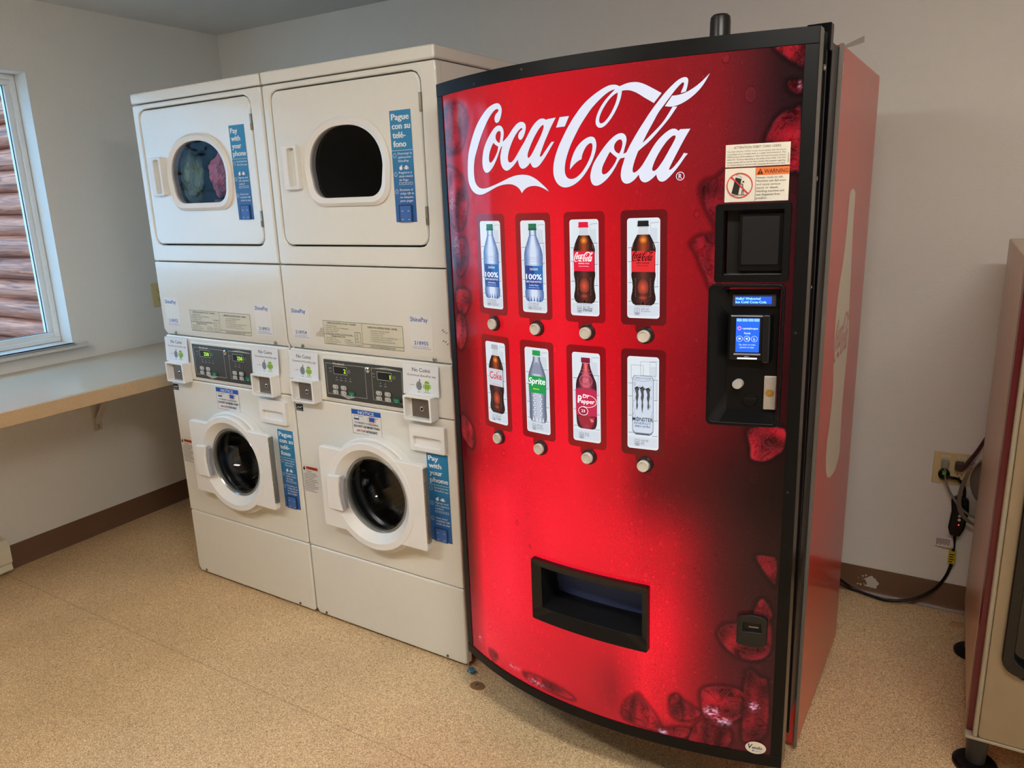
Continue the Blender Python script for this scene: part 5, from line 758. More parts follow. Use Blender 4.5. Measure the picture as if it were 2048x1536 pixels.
# ------------------------------------------------------------ red vending machine
VA, RHO, TAU = -0.0458, -0.0078, 0.0036
VLX, VY, VT, VB = 1.4673, -0.1152, 1.7574, 0.1696
WD, HD = 0.9121, 1.5878
V0 = Vector((1.92, 0.30, 0.0))
vm = empty('vending_machine', V0, 'tall red illuminated drinks vending machine with white script lettering', 'vending machine')
def dw(u, y, z):                                          # door axes (across, depth, up) to the machine's own
    x = VLX+u; yy = VY+u*sin(VA)+y; zz = VB+z
    return Vector((x+RHO*zz, yy+TAU*zz, zz-RHO*(x-1.9)-TAU*yy)) - V0
def bf(u):
    t = max(0.0, min(1.0, u/WD)); return t*(1-t)*(0.365+0.05*(1-2*t))
def face(e): return lambda u, o, z: dw(u, -bf(u)-e-o, z)
def aw(x, y, z): return Vector((x, y, z)) - V0
def cslab(bm, u0, u1, z0, z1, e_front, e_back=None, yback=None, n=None, mi=0):
    n = n or max(1, int((u1-u0)/0.015)); rows = []
    for i in range(n+1):
        u = u0+(u1-u0)*i/n; yf = -bf(u)-e_front; yb = yback if yback is not None else -bf(u)-e_back
        rows.append([bm.verts.new(q) for q in ((u, yf, z0), (u, yf, z1), (u, yb, z1), (u, yb, z0))])
    for a, b in zip(rows, rows[1:]):
        for k in range(4):
            j = (k+1) % 4; bm.faces.new((a[k], b[k], b[j], a[j])).material_index = mi
    bm.faces.new(rows[0]).material_index = mi; bm.faces.new(list(reversed(rows[-1]))).material_index = mi
SIDE_RED = M('red_side_paint', (196, 52, 42), rough=0.30, coat=0.3, noise=0.03)
# cabinet
bm = NB(); box(bm, 1.475, 2.3585, 0.135, 0.742, 0.016, 1.770)
cabn = mk('cabinet', bm, SIDE_RED, vm, bevel=0.003, fn=aw)
bm = NB(); box(bm, 2.352, 2.3605, 0.127, 0.137, 0.016, 1.771); mk('side_trim', bm, M('grey_edge_trim', (112, 104, 96), rough=0.4), cabn, bevel=0.001, fn=aw)
BOT = [(0.403, 1.468), (0.440, 1.462), (0.453, 1.444), (0.455, 1.37), (0.474, 1.265), (0.488, 1.188), (0.500, 1.139), (0.520, 1.075), (0.516, 1.021), (0.500, 0.91), (0.505, 0.817), (0.512, 0.771), (0.512, 0.725), (0.446, 0.697), (0.345, 0.712), (0.296, 0.756), (0.283, 0.822), (0.298, 0.860), (0.312, 0.905), (0.316, 0.973), (0.292, 1.063), (0.284, 1.15), (0.298, 1.224), (0.338, 1.298), (0.356, 1.375), (0.362, 1.444), (0.372, 1.462)]
def rnd_poly(P, k=4):
    n = len(P); o = []
    for i in range(n):
        a, b, c, d = P[i-1], P[i], P[(i+1) % n], P[(i+2) % n]
        for s in range(k):
            t = s/k; o.append(tuple(0.5*(2*b[j]+(c[j]-a[j])*t+(2*a[j]-5*b[j]+4*c[j]-d[j])*t*t+(3*b[j]-a[j]-3*c[j]+d[j])*t**3) for j in (0, 1)))
    return o
LG = [[decode(r_) for r_ in sh] for sh in LOGO]
def put_logo(p, x, z, w, h, m, slant=0.0):
    for sh in LG:
        T = [[(x+(a-0.117)/0.606*w, z+(b-1.314)/0.209*h+slant*(a-0.117)/0.606*w) for a, b in r_] for r_ in sh]
        p.poly(T[0], m, T[1:], up=False)
    p.layer += 1
CRM = M('cream_decal', (214, 202, 180), rough=0.3, coat=0.3)
p = Print(); p.poly(rnd_poly(BOT), CRM); put_logo(p, 0.293, 1.035, 0.222, 0.115, M('red_decal', (176, 54, 46), rough=0.3, coat=0.3))
p.build('bottle_decal', cabn, lambda y, o, z: Vector((2.3587+o, y, z))-V0)
p = Print(); p.annulus(0.148, 1.722, 0.006, 0.003, CRM, rz=0.012); p.build('corner_decal', cabn, lambda y, o, z: Vector((2.3587+o, y, z))-V0)
# back part of the door and the black channel
bm = NB(); box(bm, 1.478, 2.335, 0.0, 0.134, 0.165, 1.755); box(bm, 2.335, 2.352, 0.05, 0.134, 0.165, 1.764); box(bm, 2.320, 2.366, -0.050, -0.022, 1.735, 1.784); box(bm, 1.50, 2.33, 0.02, 0.134, 0.03, 0.165)
mk('inner_frame', bm, M('gloss_black', (6, 6, 7), rough=0.25, spec=0.12), vm, bevel=0.002, fn=aw)
bm = NB(); box(bm, WD-0.020, WD-0.004, 0.052, 0.060, 0.03, HD-0.002); box(bm, WD-0.030, WD-0.006, 0.10, 0.108, 0.02, HD+0.006); mk('edge_flange', bm, BLKM, vm, bevel=0.001, fn=dw)
SIDEM = M('door_edge_metal', (70, 66, 60), rough=0.22, metal=0.35)
bm = NB(); box(bm, 0.0, 0.004, 0.0, 0.06, 0.0, HD); box(bm, WD-0.004, WD, 0.0, 0.032, 0.0, HD); box(bm, 0.004, WD-0.004, 0.0, 0.06, 0.0, 0.004); box(bm, 0.004, WD-0.004, 0.0, 0.06, HD-0.004, HD)
n = 60; rows = []
for i in range(n+1):                                      # bottom and top closing of the bowed door
    u = WD*i/n; rows.append([bm.verts.new((u, -bf(u)+0.003, z)) for z in (0.001, HD-0.001)]+[bm.verts.new((u, 0.001, z)) for z in (0.001, HD-0.001)])
for a, b in zip(rows, rows[1:]): bm.faces.new((a[0], b[0], b[2], a[2])); bm.faces.new((a[1], a[3], b[3], b[1]))
mk('door_shell', bm, SIDEM, vm, fn=dw)
bm = NB(); cslab(bm, 0, WD, HD-0.030, HD, 0.004, 0.0); mk('door_top_band', bm, BLKM, vm, bevel=0.001, fn=dw)
bm = NB(); cslab(bm, 0, WD, 0, 0.028, 0.004, 0.0); mk('door_bottom_band', bm, BLKM, vm, bevel=0.001, fn=dw)
for a, b in ((0, 0.0245), (0.888, WD)):
    bm = NB(); cslab(bm, a, b, 0.028, HD-0.030, 0.003, 0.0, n=3); mk('door_rail', bm, BLKM, vm, bevel=0.001, fn=dw)
def screw(bm, x, y, z, r=0.0065):                          # pan head facing +x
    lathe(bm, 0, 0, [(r, 0.0), (r, 0.003), (r*0.6, 0.0055), (0.0, 0.006)], 14); 
for y, z in ((-0.06, 1.701), (-0.074, 1.492), (-0.100, 1.289), (-0.047, 1.273), (-0.069, 0.994), (-0.052, 0.717), (-0.063, 0.427), (-0.048, 0.222)):
    bm = NB(); screw(bm, 0, 0, 0); u_ = WD-0.004
    mk('door_screw', bm, CHROME, vm, fn=lambda a, b, c: Vector((2.360+b-0.004, y+a, z+c))-V0)
    bm = NB(); box(bm, 2.34, 2.3565, y-0.004, y+0.004, z-0.004, z+0.004); mk('screw_post', bm, BLKM, vm, fn=aw)
for u_, z_ in ((0.16, HD-0.022), (0.31, HD-0.012), (0.897, 1.02), (0.897, 0.68)):
    bm = NB(); lathe(bm, 0, 0, [(0.0026, 0.0), (0.0026, -0.0008), (0.0, -0.001)], 12); mk('rivet', bm, M('dark_rivet', (60, 58, 54), rough=0.4, metal=0.5), vm, fn=lambda a, b, c: dw(u_+a, -bf(u_)-0.0042+b, z_+c))
# printed, back-lit front: artwork colours with the tubes' uneven glow painted in, fine grid
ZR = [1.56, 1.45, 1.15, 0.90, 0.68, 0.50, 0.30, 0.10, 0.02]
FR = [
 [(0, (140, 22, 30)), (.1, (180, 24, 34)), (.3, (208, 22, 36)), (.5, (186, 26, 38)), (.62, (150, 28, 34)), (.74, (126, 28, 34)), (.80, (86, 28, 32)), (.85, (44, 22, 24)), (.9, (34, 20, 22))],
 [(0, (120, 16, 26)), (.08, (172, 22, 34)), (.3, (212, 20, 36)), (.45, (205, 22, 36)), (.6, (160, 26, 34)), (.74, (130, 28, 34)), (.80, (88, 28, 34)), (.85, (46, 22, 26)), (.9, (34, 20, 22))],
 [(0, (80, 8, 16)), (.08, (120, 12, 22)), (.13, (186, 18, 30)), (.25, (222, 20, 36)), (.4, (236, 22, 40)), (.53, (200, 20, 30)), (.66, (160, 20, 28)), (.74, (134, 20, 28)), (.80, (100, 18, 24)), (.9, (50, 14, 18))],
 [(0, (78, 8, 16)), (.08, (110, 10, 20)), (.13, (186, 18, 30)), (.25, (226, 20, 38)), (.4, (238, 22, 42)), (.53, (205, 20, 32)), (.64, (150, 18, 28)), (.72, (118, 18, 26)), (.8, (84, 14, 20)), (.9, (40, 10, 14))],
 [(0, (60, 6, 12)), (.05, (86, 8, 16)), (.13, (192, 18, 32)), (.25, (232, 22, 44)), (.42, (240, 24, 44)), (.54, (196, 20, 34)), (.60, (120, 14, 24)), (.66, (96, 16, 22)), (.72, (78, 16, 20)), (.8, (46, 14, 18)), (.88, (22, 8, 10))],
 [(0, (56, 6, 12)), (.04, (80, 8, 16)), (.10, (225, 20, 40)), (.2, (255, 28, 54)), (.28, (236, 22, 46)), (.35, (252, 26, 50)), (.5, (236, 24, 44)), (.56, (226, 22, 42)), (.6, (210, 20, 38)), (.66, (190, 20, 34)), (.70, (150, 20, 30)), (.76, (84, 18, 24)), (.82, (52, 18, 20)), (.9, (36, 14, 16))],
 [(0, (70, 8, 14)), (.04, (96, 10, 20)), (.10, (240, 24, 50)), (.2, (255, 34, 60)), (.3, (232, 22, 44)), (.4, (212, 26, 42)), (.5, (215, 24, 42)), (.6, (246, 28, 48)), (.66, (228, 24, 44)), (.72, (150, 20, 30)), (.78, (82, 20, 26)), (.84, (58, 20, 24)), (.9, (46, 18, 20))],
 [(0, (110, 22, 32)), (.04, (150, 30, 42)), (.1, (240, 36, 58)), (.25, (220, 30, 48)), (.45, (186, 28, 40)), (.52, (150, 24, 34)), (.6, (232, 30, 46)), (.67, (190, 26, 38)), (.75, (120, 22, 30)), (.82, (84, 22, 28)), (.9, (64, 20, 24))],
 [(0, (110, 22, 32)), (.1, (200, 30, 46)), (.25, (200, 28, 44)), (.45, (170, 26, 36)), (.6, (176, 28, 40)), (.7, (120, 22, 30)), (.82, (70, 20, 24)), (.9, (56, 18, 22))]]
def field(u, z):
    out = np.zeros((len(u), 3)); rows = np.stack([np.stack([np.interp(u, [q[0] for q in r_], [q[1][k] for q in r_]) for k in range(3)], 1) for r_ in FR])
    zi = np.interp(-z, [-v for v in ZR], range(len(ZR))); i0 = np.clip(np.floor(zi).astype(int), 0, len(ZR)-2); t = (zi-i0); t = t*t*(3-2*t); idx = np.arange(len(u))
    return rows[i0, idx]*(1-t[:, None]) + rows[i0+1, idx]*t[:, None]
def inside_dist(P, u, z):
    P = np.array(P); n = len(P); ins = np.zeros(len(u), bool); d = np.full(len(u), 9.0)
    for i in range(n):
        ax, az = P[i]; bx, bz = P[(i+1) % n]
        c = ((az > z) != (bz > z)) & (u < (bx-ax)*(z-az)/((bz-az) if bz != az else 1e-9)+ax); ins ^= c
        ex, ez = bx-ax, bz-az; t = np.clip(((u-ax)*ex+(z-az)*ez)/(ex*ex+ez*ez+1e-12), 0, 1); d = np.minimum(d, np.hypot(u-ax-t*ex, z-az-t*ez))
    return ins, d
HOLES = [(0.300, 0.608, 0.256, 0.412), (0.7585, 0.8685, 1.135, 1.264), (0.742, 0.866, 0.834, 1.108)]
def gridlines(a, b, step, cuts):
    L = sorted(set([a, b]+[c for c in cuts if a < c < b])); out = []
    for p0, p1 in zip(L, L[1:]):
        k = max(1, int(round((p1-p0)/step))); out += [p0+(p1-p0)*i/k for i in range(k)]
    return out+[b]
UL = gridlines(0.022, 0.890, 0.0026, [h[0] for h in HOLES]+[h[1] for h in HOLES]); ZL = gridlines(0.025, HD-0.027, 0.0026, [h[2] for h in HOLES]+[h[3] for h in HOLES])
nu, nz = len(UL), len(ZL); uu = np.repeat(UL, nz); zz = np.tile(ZL, nu)
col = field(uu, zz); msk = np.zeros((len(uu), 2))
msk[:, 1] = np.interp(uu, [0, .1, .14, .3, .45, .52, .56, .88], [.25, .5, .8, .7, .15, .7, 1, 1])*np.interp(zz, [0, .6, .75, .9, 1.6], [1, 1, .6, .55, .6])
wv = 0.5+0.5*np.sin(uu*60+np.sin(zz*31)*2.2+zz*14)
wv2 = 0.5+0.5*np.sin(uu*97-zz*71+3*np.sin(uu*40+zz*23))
for wgt, s_ in ICE:
    P = rnd_poly(decode(s_), 3); ins, d = inside_dist(P, uu, zz); k = ins
    base = np.array([150, 20, 30.])*wgt + np.array([70, 14, 20.])*(1-wgt)
    shade = (0.42+0.42*wv+0.34*wv2)[:, None]; c = base[None, :]*shade
    rim = np.exp(-d/0.0024)*wgt*(0.35+0.65*wv); c = c*(1-0.55*rim[:, None]) + np.array([232, 110, 132.])*0.55*rim[:, None]
    col *= np.where(ins, 0.62, 0.62+0.38*np.clip(d/0.010, 0, 1))[:, None]
    a = np.clip(d/0.0045, 0, 1)*0.9
    col[k] = col[k]*(1-a[k, None])+c[k]*a[k, None]; msk[k, 0] = np.maximum(msk[k, 0], 0.35+0.65*wgt)*np.clip(d[k]/0.004, 0.2, 1); msk[k, 1] *= 0.2

_g = np.random.RandomState(3).rand(nu, nz); _g = (_g+np.roll(_g, 1, 0)+np.roll(_g, 1, 1)+np.roll(_g, -1, 0))/4; nse = ((_g-_g.min())/(_g.max()-_g.min())).ravel(); nse = np.clip((nse-0.3)*2, 0, 1)
for cu_, cz_, ru, rz_, st in ((0.757, 0.118, 0.017, 0.016, 1.), (0.784, 0.098, 0.018, 0.012, 1.), (0.848, 0.150, 0.013, 0.013, 1.), (0.066, 0.075, 0.008, 0.012, .8), (0.045, 1.30, 0.014, 0.03, .5), (0.05, 1.20, 0.016, 0.04, .45), (0.647, 0.036, 0.012, 0.007, .9), (0.29, 0.046, 0.03, 0.009, .7), (0.21, 0.058, 0.022, 0.010, .6), (0.882, 1.488, 0.004, 0.009, .8)):
    g = np.exp(-(((uu-cu_)/ru)**2+((zz-cz_)/rz_)**2)**2)*np.clip(nse*1.6-0.15, 0, 1)*st*0.9
    col = col*(1-g[:, None])+np.array([225, 190, 215.])*g[:, None]
for i in range(nu):                                      # the film is joined in two lengths
    pass
lc = np.clip(col/255, 0, 1); lc = np.where(lc <= 0.04045, lc/12.92, ((lc+0.055)/1.055)**2.4)
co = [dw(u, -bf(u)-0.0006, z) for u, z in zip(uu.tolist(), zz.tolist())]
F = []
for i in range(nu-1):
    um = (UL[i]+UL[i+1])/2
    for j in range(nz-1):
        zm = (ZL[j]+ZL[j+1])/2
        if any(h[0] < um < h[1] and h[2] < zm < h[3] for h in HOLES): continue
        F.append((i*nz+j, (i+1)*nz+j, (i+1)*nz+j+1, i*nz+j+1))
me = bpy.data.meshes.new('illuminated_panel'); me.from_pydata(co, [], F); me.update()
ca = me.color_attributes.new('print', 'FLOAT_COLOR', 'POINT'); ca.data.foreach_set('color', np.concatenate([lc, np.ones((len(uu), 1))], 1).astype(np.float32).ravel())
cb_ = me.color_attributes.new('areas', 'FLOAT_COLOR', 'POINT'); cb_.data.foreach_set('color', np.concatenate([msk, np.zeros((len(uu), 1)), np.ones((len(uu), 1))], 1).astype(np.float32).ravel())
for f in me.polygons: f.use_smooth = True
def panel_mat():
    m = bpy.data.materials.new('backlit_print'); m.use_nodes = True; nt = m.node_tree; b = nt.nodes['Principled BSDF']; N = nt.nodes.new
    a = N('ShaderNodeAttribute'); a.attribute_name = 'print'; k = N('ShaderNodeAttribute'); k.attribute_name = 'areas'; sp = N('ShaderNodeSeparateColor'); link(nt, k.outputs['Color'], sp.inputs[0])
    tc = N('ShaderNodeTexCoord')
    def math_(op, x, y=None, z=None):
        q = N('ShaderNodeMath'); q.operation = op
        for i, v in enumerate((x, y, z)):
            if v is None: continue
            if isinstance(v, (int, float)): q.inputs[i].default_value = v
            else: link(nt, v, q.inputs[i])
        return q.outputs[0]
    def mapr(v, a0, a1, b0, b1):
        q = N('ShaderNodeMapRange'); link(nt, v, q.inputs[0])
        for i, w in enumerate((a0, a1, b0, b1)): q.inputs[1+i].default_value = w
        return q.outputs[0]
    mp = N('ShaderNodeMapping'); mp.inputs['Scale'].default_value = (1, 0.3, 0.72); link(nt, tc.outputs['Object'], mp.inputs[0])
    tot = None
    for sc_, lo, thr, amp in ((24, 0.16, 0.60, 0.55), (60, 0.20, 0.42, 0.50), (150, 0.24, 0.30, 0.42)):   # condensation drops of three sizes
        v = N('ShaderNodeTexVoronoi'); v.inputs['Scale'].default_value = sc_; link(nt, mp.outputs[0], v.inputs['Vector'])
        s2 = N('ShaderNodeSeparateColor'); link(nt, v.outputs['Color'], s2.inputs[0])
        rad = mapr(s2.outputs[0], 0, 1, 0.10, 0.34); d = math_('SUBTRACT', rad, v.outputs['Distance'])
        inn = mapr(d, 0.0, 0.03, 0, 1); core = mapr(d, 0.04, 0.12, 0, 1); rim_ = math_('SUBTRACT', inn, math_('MULTIPLY', core, 0.75))
        on = math_('GREATER_THAN', s2.outputs[1], thr); val = math_('MULTIPLY', math_('MULTIPLY', rim_, on), amp)
        dark = math_('MULTIPLY', math_('MULTIPLY', mapr(math_('ABSOLUTE', d), 0.0, 0.03, 1, 0), on), amp*0.9)
        val = math_('SUBTRACT', val, dark)
        tot = val if tot is None else math_('ADD', tot, val)
    nz_ = N('ShaderNodeTexNoise'); nz_.inputs['Scale'].default_value = 420; nz_.inputs['Detail'].default_value = 1; link(nt, tc.outputs['Object'], nz_.inputs['Vector'])
    tot = math_('ADD', tot, mapr(nz_.outputs[0], 0.3, 0.7, -0.2, 0.2))
    fac = math_('ADD', math_('MULTIPLY', tot, sp.outputs[1]), 1.0)
    n2 = N('ShaderNodeTexNoise'); n2.inputs['Scale'].default_value = 34; n2.inputs['Detail'].default_value = 7; n2.inputs['Distortion'].default_value = 2.2; n2.inputs['Roughness'].default_value = 0.7; link(nt, tc.outputs['Object'], n2.inputs['Vector'])
    crk = mapr(math_('ABSOLUTE', math_('SUBTRACT', n2.outputs[0], 0.5)), 0.0, 0.035, 1, 0)
    ice = math_('MULTIPLY', crk, sp.outputs[0])
    shade = mapr(n2.outputs[0], 0.35, 0.68, -0.4, 0.6); fac = math_('MULTIPLY', fac, math_('ADD', math_('MULTIPLY', shade, sp.outputs[0]), 1.0))
    fac = math_('MAXIMUM', fac, 0.1)
    s = N('ShaderNodeVectorMath'); s.operation = 'SCALE'; link(nt, a.outputs['Color'], s.inputs[0]); link(nt, fac, s.inputs['Scale'])
    mx = N('ShaderNodeMixRGB'); mx.inputs[2].default_value = (*lin((226, 96, 116)), 1); link(nt, math_('MULTIPLY', ice, 0.13), mx.inputs[0]); link(nt, s.outputs[0], mx.inputs[1])
    link(nt, mx.outputs[0], b.inputs['Emission Color']); b.inputs['Emission Strength'].default_value = PANEL_E
    s3 = N('ShaderNodeVectorMath'); s3.operation = 'SCALE'; s3.inputs['Scale'].default_value = 0.10; link(nt, mx.outputs[0], s3.inputs[0]); link(nt, s3.outputs[0], b.inputs['Base Color'])
    b.inputs['Roughness'].default_value = 0.09; b.inputs['Specular IOR Level'].default_value = 0.24
    return m
PANEL_E = 0.93
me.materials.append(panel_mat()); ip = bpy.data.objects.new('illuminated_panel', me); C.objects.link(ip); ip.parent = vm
# script lettering
lw = ink((212, 217, 234), 0.84); p = Print()
for sh in LG: p.poly(sh[0], lw, sh[1:], up=False)
p.annulus(0.670, 1.334, 0.0085, 0.0014, lw, up=False); p.text('R', 0.670, 1.3292, 0.0095, lw, align='C', width=0.0065, bold=0.015)
p.build('script_lettering', ip, face(0.0012), bis=0.02)
p = Print(); dk = ink((112, 10, 20), 0.6)
for sh in LG:                                            # thin dark outline behind the letters
    for P in sh:
        n = len(P)
        p.line(P+[P[0]], 0.0018, dk, up=False)
p.build('letter_outline', ip, face(0.0009))

# product cards
CW, CH = 0.0705, 0.210
def mirror(prof, cx): return [(cx+w, z) for w, z in prof] + [(cx-w, z) for w, z in reversed(prof)]
WH = ink((206, 216, 226), 0.86)
def card(ix, iz, fn_):
    u0 = (0.1545, 0.2895, 0.4245, 0.5600)[ix]; z0 = (1.0440, 0.7500)[iz]
    p = Print(0.00007); X = lambda f: u0+CW*f; Z = lambda f: z0+CH*(1-f)
    p.rect(u0-0.0145, u0+CW+0.0145, z0-0.0150, z0+CH+0.0165, ink((134, 12, 22) if ix < 3 else (96, 14, 20), 0.8), r=0.010)
    p.rect(u0+CW/2-0.017, u0+CW/2+0.017, z0-0.030, z0-0.014, ink((134, 12, 22) if ix < 3 else (96, 14, 20), 0.8))
    p.rect(u0, u0+CW, z0, z0+CH, ink((228, 226, 232), 0.86), r=0.0065); p.rect(u0+0.001, u0+CW-0.001, z0+0.001, z0+CH-0.001, WH, r=0.0060)
    g = ink((104, 114, 134), 0.8); g2 = ink((160, 170, 186), 0.8)
    p.rect(X(0.73), X(0.92), Z(0.24), Z(0.10), ink((194, 204, 216), 0.84), r=0.002); p.rect(X(0.86), X(0.97), Z(0.45), Z(0.26), ink((198, 208, 220), 0.84), r=0.001); p.rect(X(0.03), X(0.97), Z(0.975), Z(0.87), ink((198, 207, 220), 0.84), r=0.003)
    for zf, a, b in ((0.245, 0.74, 0.97), (0.29, 0.03, 0.2), (0.43, 0.03, 0.16), (0.46, 0.85, 0.97), (0.64, 0.03, 0.2), (0.68, 0.82, 0.97), (0.83, 0.03, 0.2), (0.85, 0.8, 0.97)):
        p.line([(X(a), Z(zf)), (X(b), Z(zf-0.004))], 0.0011, g, up=False)
    for xf, a, b in ((0.72, 0.05, 0.22), (0.94, 0.245, 0.46), (0.10, 0.43, 0.64), (0.93, 0.46, 0.68)):
        p.line([(X(xf), Z(a)), (X(xf), Z(b))], 0.0007, g2, up=False)
    p.line([(X(0.72), Z(0.05)), (X(0.97), Z(0.045))], 0.0007, g, up=False); p.layer += 1
    name, tag_lab = fn_(p, X, Z)
    o = p.build('product_card', vm, face(0.0010), bis=0.012); o['label'] = tag_lab; return o
def mix(a, b, t): return tuple(int(round(a[k]+(b[k]-a[k])*t)) for k in range(3))
def body(p, q, prof, cx, c0, c1, n=7, inner=0.15, z0=None, z1=None, e=0.8):
    for k in range(n):
        s_ = 1-(1-inner)*k/(n-1)
        P = [(w*s_, z) for w, z in prof if (z0 is None or z >= z0) and (z1 is None or z <= z1)]
        p.poly(q(mirror(P, cx)), ink(mix(c0, c1, (k/(n-1))**1.3), e))
def glow(p, X, Z, cx, cz, rw, rh, c0, c1, n=6):
    for k in range(n):
        s_ = 1-k/n; p.disc(X(cx), Z(cz), CW*rw*s_, ink(mix(c0, c1, (k+1)/n), 0.85), rz=CH*rh*s_, n=20)
def nutri(p, X, Z, cal, size, extra):
    k = ink((44, 46, 54), 0.4)
    p.frame(X(0.25), X(0.41), Z(0.965), Z(0.895), 0.0006, k, r=0.002); p.text(cal, (X(0.25)+X(0.41))/2, Z(0.93), 0.0042, k, align='C', width=0.0028*len(cal)); p.rect(X(0.27), X(0.39), Z(0.944), Z(0.939), k, up=False); p.rect(X(0.28), X(0.38), Z(0.956), Z(0.951), k)
    p.text(size, X(0.45), Z(0.912), 0.0042, k, width=0.0021*len(size))
    for i, e in enumerate(extra): p.text(e, X(0.45), Z(0.932+0.0165*i), 0.0024, k, width=min(0.0011*len(e)+0.002, 0.030))
def contour(p, X, Z, cap, label, liquid=(44, 22, 20)):
    cx = 0.505; q = lambda pr: [(X(a), Z(b)) for a, b in pr]
    p.poly(q(mirror([(0.15, 0.075), (0.15, 0.12), (0.19, 0.165), (0.22, 0.18)], cx)), ink((196, 204, 212), 0.8))
    W_ = [(0.19, 0.162), (0.26, 0.205), (0.33, 0.255), (0.37, 0.30), (0.372, 0.33), (0.36, 0.34), (0.36, 0.53), (0.375, 0.55), (0.37, 0.58), (0.34, 0.63), (0.33, 0.68), (0.345, 0.73), (0.375, 0.775), (0.38, 0.81), (0.33, 0.85), (0.24, 0.868)]
    body(p, q, W_, cx, (38, 20, 20), (92, 48, 42)); body(p, q, [(0.12, 0.164), (0.16, 0.20), (0.19, 0.26), (0.17, 0.33)], cx, (84, 42, 32), (150, 66, 34), 5, 0.3)
    glow(p, X, Z, cx, 0.215, 0.12, 0.040, (140, 60, 32), (236, 150, 46)); glow(p, X, Z, cx, 0.685, 0.17, 0.085, (96, 46, 42), (206, 78, 50)); glow(p, X, Z, cx, 0.79, 0.13, 0.022, (90, 44, 40), (176, 62, 44), 4)
    p.poly(q([(cx-0.16, 0.868), (cx-0.12, 0.845), (cx-0.06, 0.865), (cx, 0.825), (cx+0.06, 0.865), (cx+0.12, 0.845), (cx+0.16, 0.868)]), ink((30, 16, 16), 0.6))
    for s_ in (-1, 1): p.line([(X(cx+s_*0.30), Z(0.25)), (X(cx+s_*0.33), Z(0.30))], 0.0008, ink((150, 120, 116), 0.8), up=False)
    for s_ in (-1, 1):
        for i in range(12): p.disc(X(cx+s_*(0.24-0.02*(i % 2))), Z(0.60+0.016*i), 0.0007, ink((170, 128, 120), 0.8), n=8, up=False)
    p.line(q([(0.20, 0.74), (0.5, 0.755), (0.8, 0.75)]), 0.0006, ink((30, 14, 14), 0.5), up=False); p.layer += 1
    p.rect(X(cx-0.165), X(cx+0.165), Z(0.078), Z(0.026), ink(cap, 0.8), r=0.0015); p.rect(X(cx-0.175), X(cx+0.175), Z(0.082), Z(0.066), ink(cap, 0.8))
    p.poly(q(mirror([(0.360, 0.322), (0.355, 0.53)], cx)), ink(label, 0.8))
    p.disc(X(0.505), Z(0.868), 0.020, ink((168, 176, 188), 0.8), rz=0.0012)
def coke(p, X, Z):
    contour(p, X, Z, (214, 26, 62), (216, 30, 62)); w = ink((244, 236, 240), 0.9); put_logo(p, X(0.17), Z(0.435), CW*0.67, 0.0225, w)
    p.text('ORIGINAL TASTE', X(0.5), Z(0.455), 0.0026, w, align='C', width=0.027, bold=0.01); p.text('Delicious & Refreshing', X(0.5), Z(0.482), 0.002, w, align='C', width=0.024)
    nutri(p, X, Z, '240', '20 FL OZ', []); put_logo(p, X(0.45), Z(0.952), CW*0.35, 0.0085, ink((44, 46, 54), 0.4)); return 0, 'white back-lit card picturing a cola bottle with red cap and red label'
def zero(p, X, Z):
    contour(p, X, Z, (28, 28, 28), (212, 44, 50)); w = ink((30, 16, 18), 0.4); put_logo(p, X(0.17), Z(0.425), CW*0.67, 0.0225, w)
    p.text('ZERO SUGAR', X(0.5), Z(0.448), 0.003, w, align='C', width=0.028, bold=0.015); p.text('ZERO CALORIE COLA', X(0.5), Z(0.472), 0.002, w, align='C', width=0.024)
    nutri(p, X, Z, '0', '20 FL OZ', ['ZERO CALORIE COLA']); return 0, 'white back-lit card picturing a cola bottle with black cap'
def diet(p, X, Z):
    contour(p, X, Z, (168, 172, 182), (196, 200, 212)); w = ink((206, 36, 52), 0.8); k = ink((60, 60, 68), 0.5)
    p.text('Coke', X(0.5), Z(0.445), 0.0185, w, align='C', width=CW*0.62, bold=0.012); p.text('Diet', X(0.66), Z(0.355), 0.004, w, align='C'); p.text('ZERO SUGAR CALORIES', X(0.5), Z(0.515), 0.002, w, align='C', width=0.026)
    nutri(p, X, Z, '0', '20 FL OZ', []); p.text('Coke', X(0.45), Z(0.946), 0.0055, k, width=0.016, bold=0.02); return 0, 'white back-lit card picturing a cola bottle with silver label and grey cap'
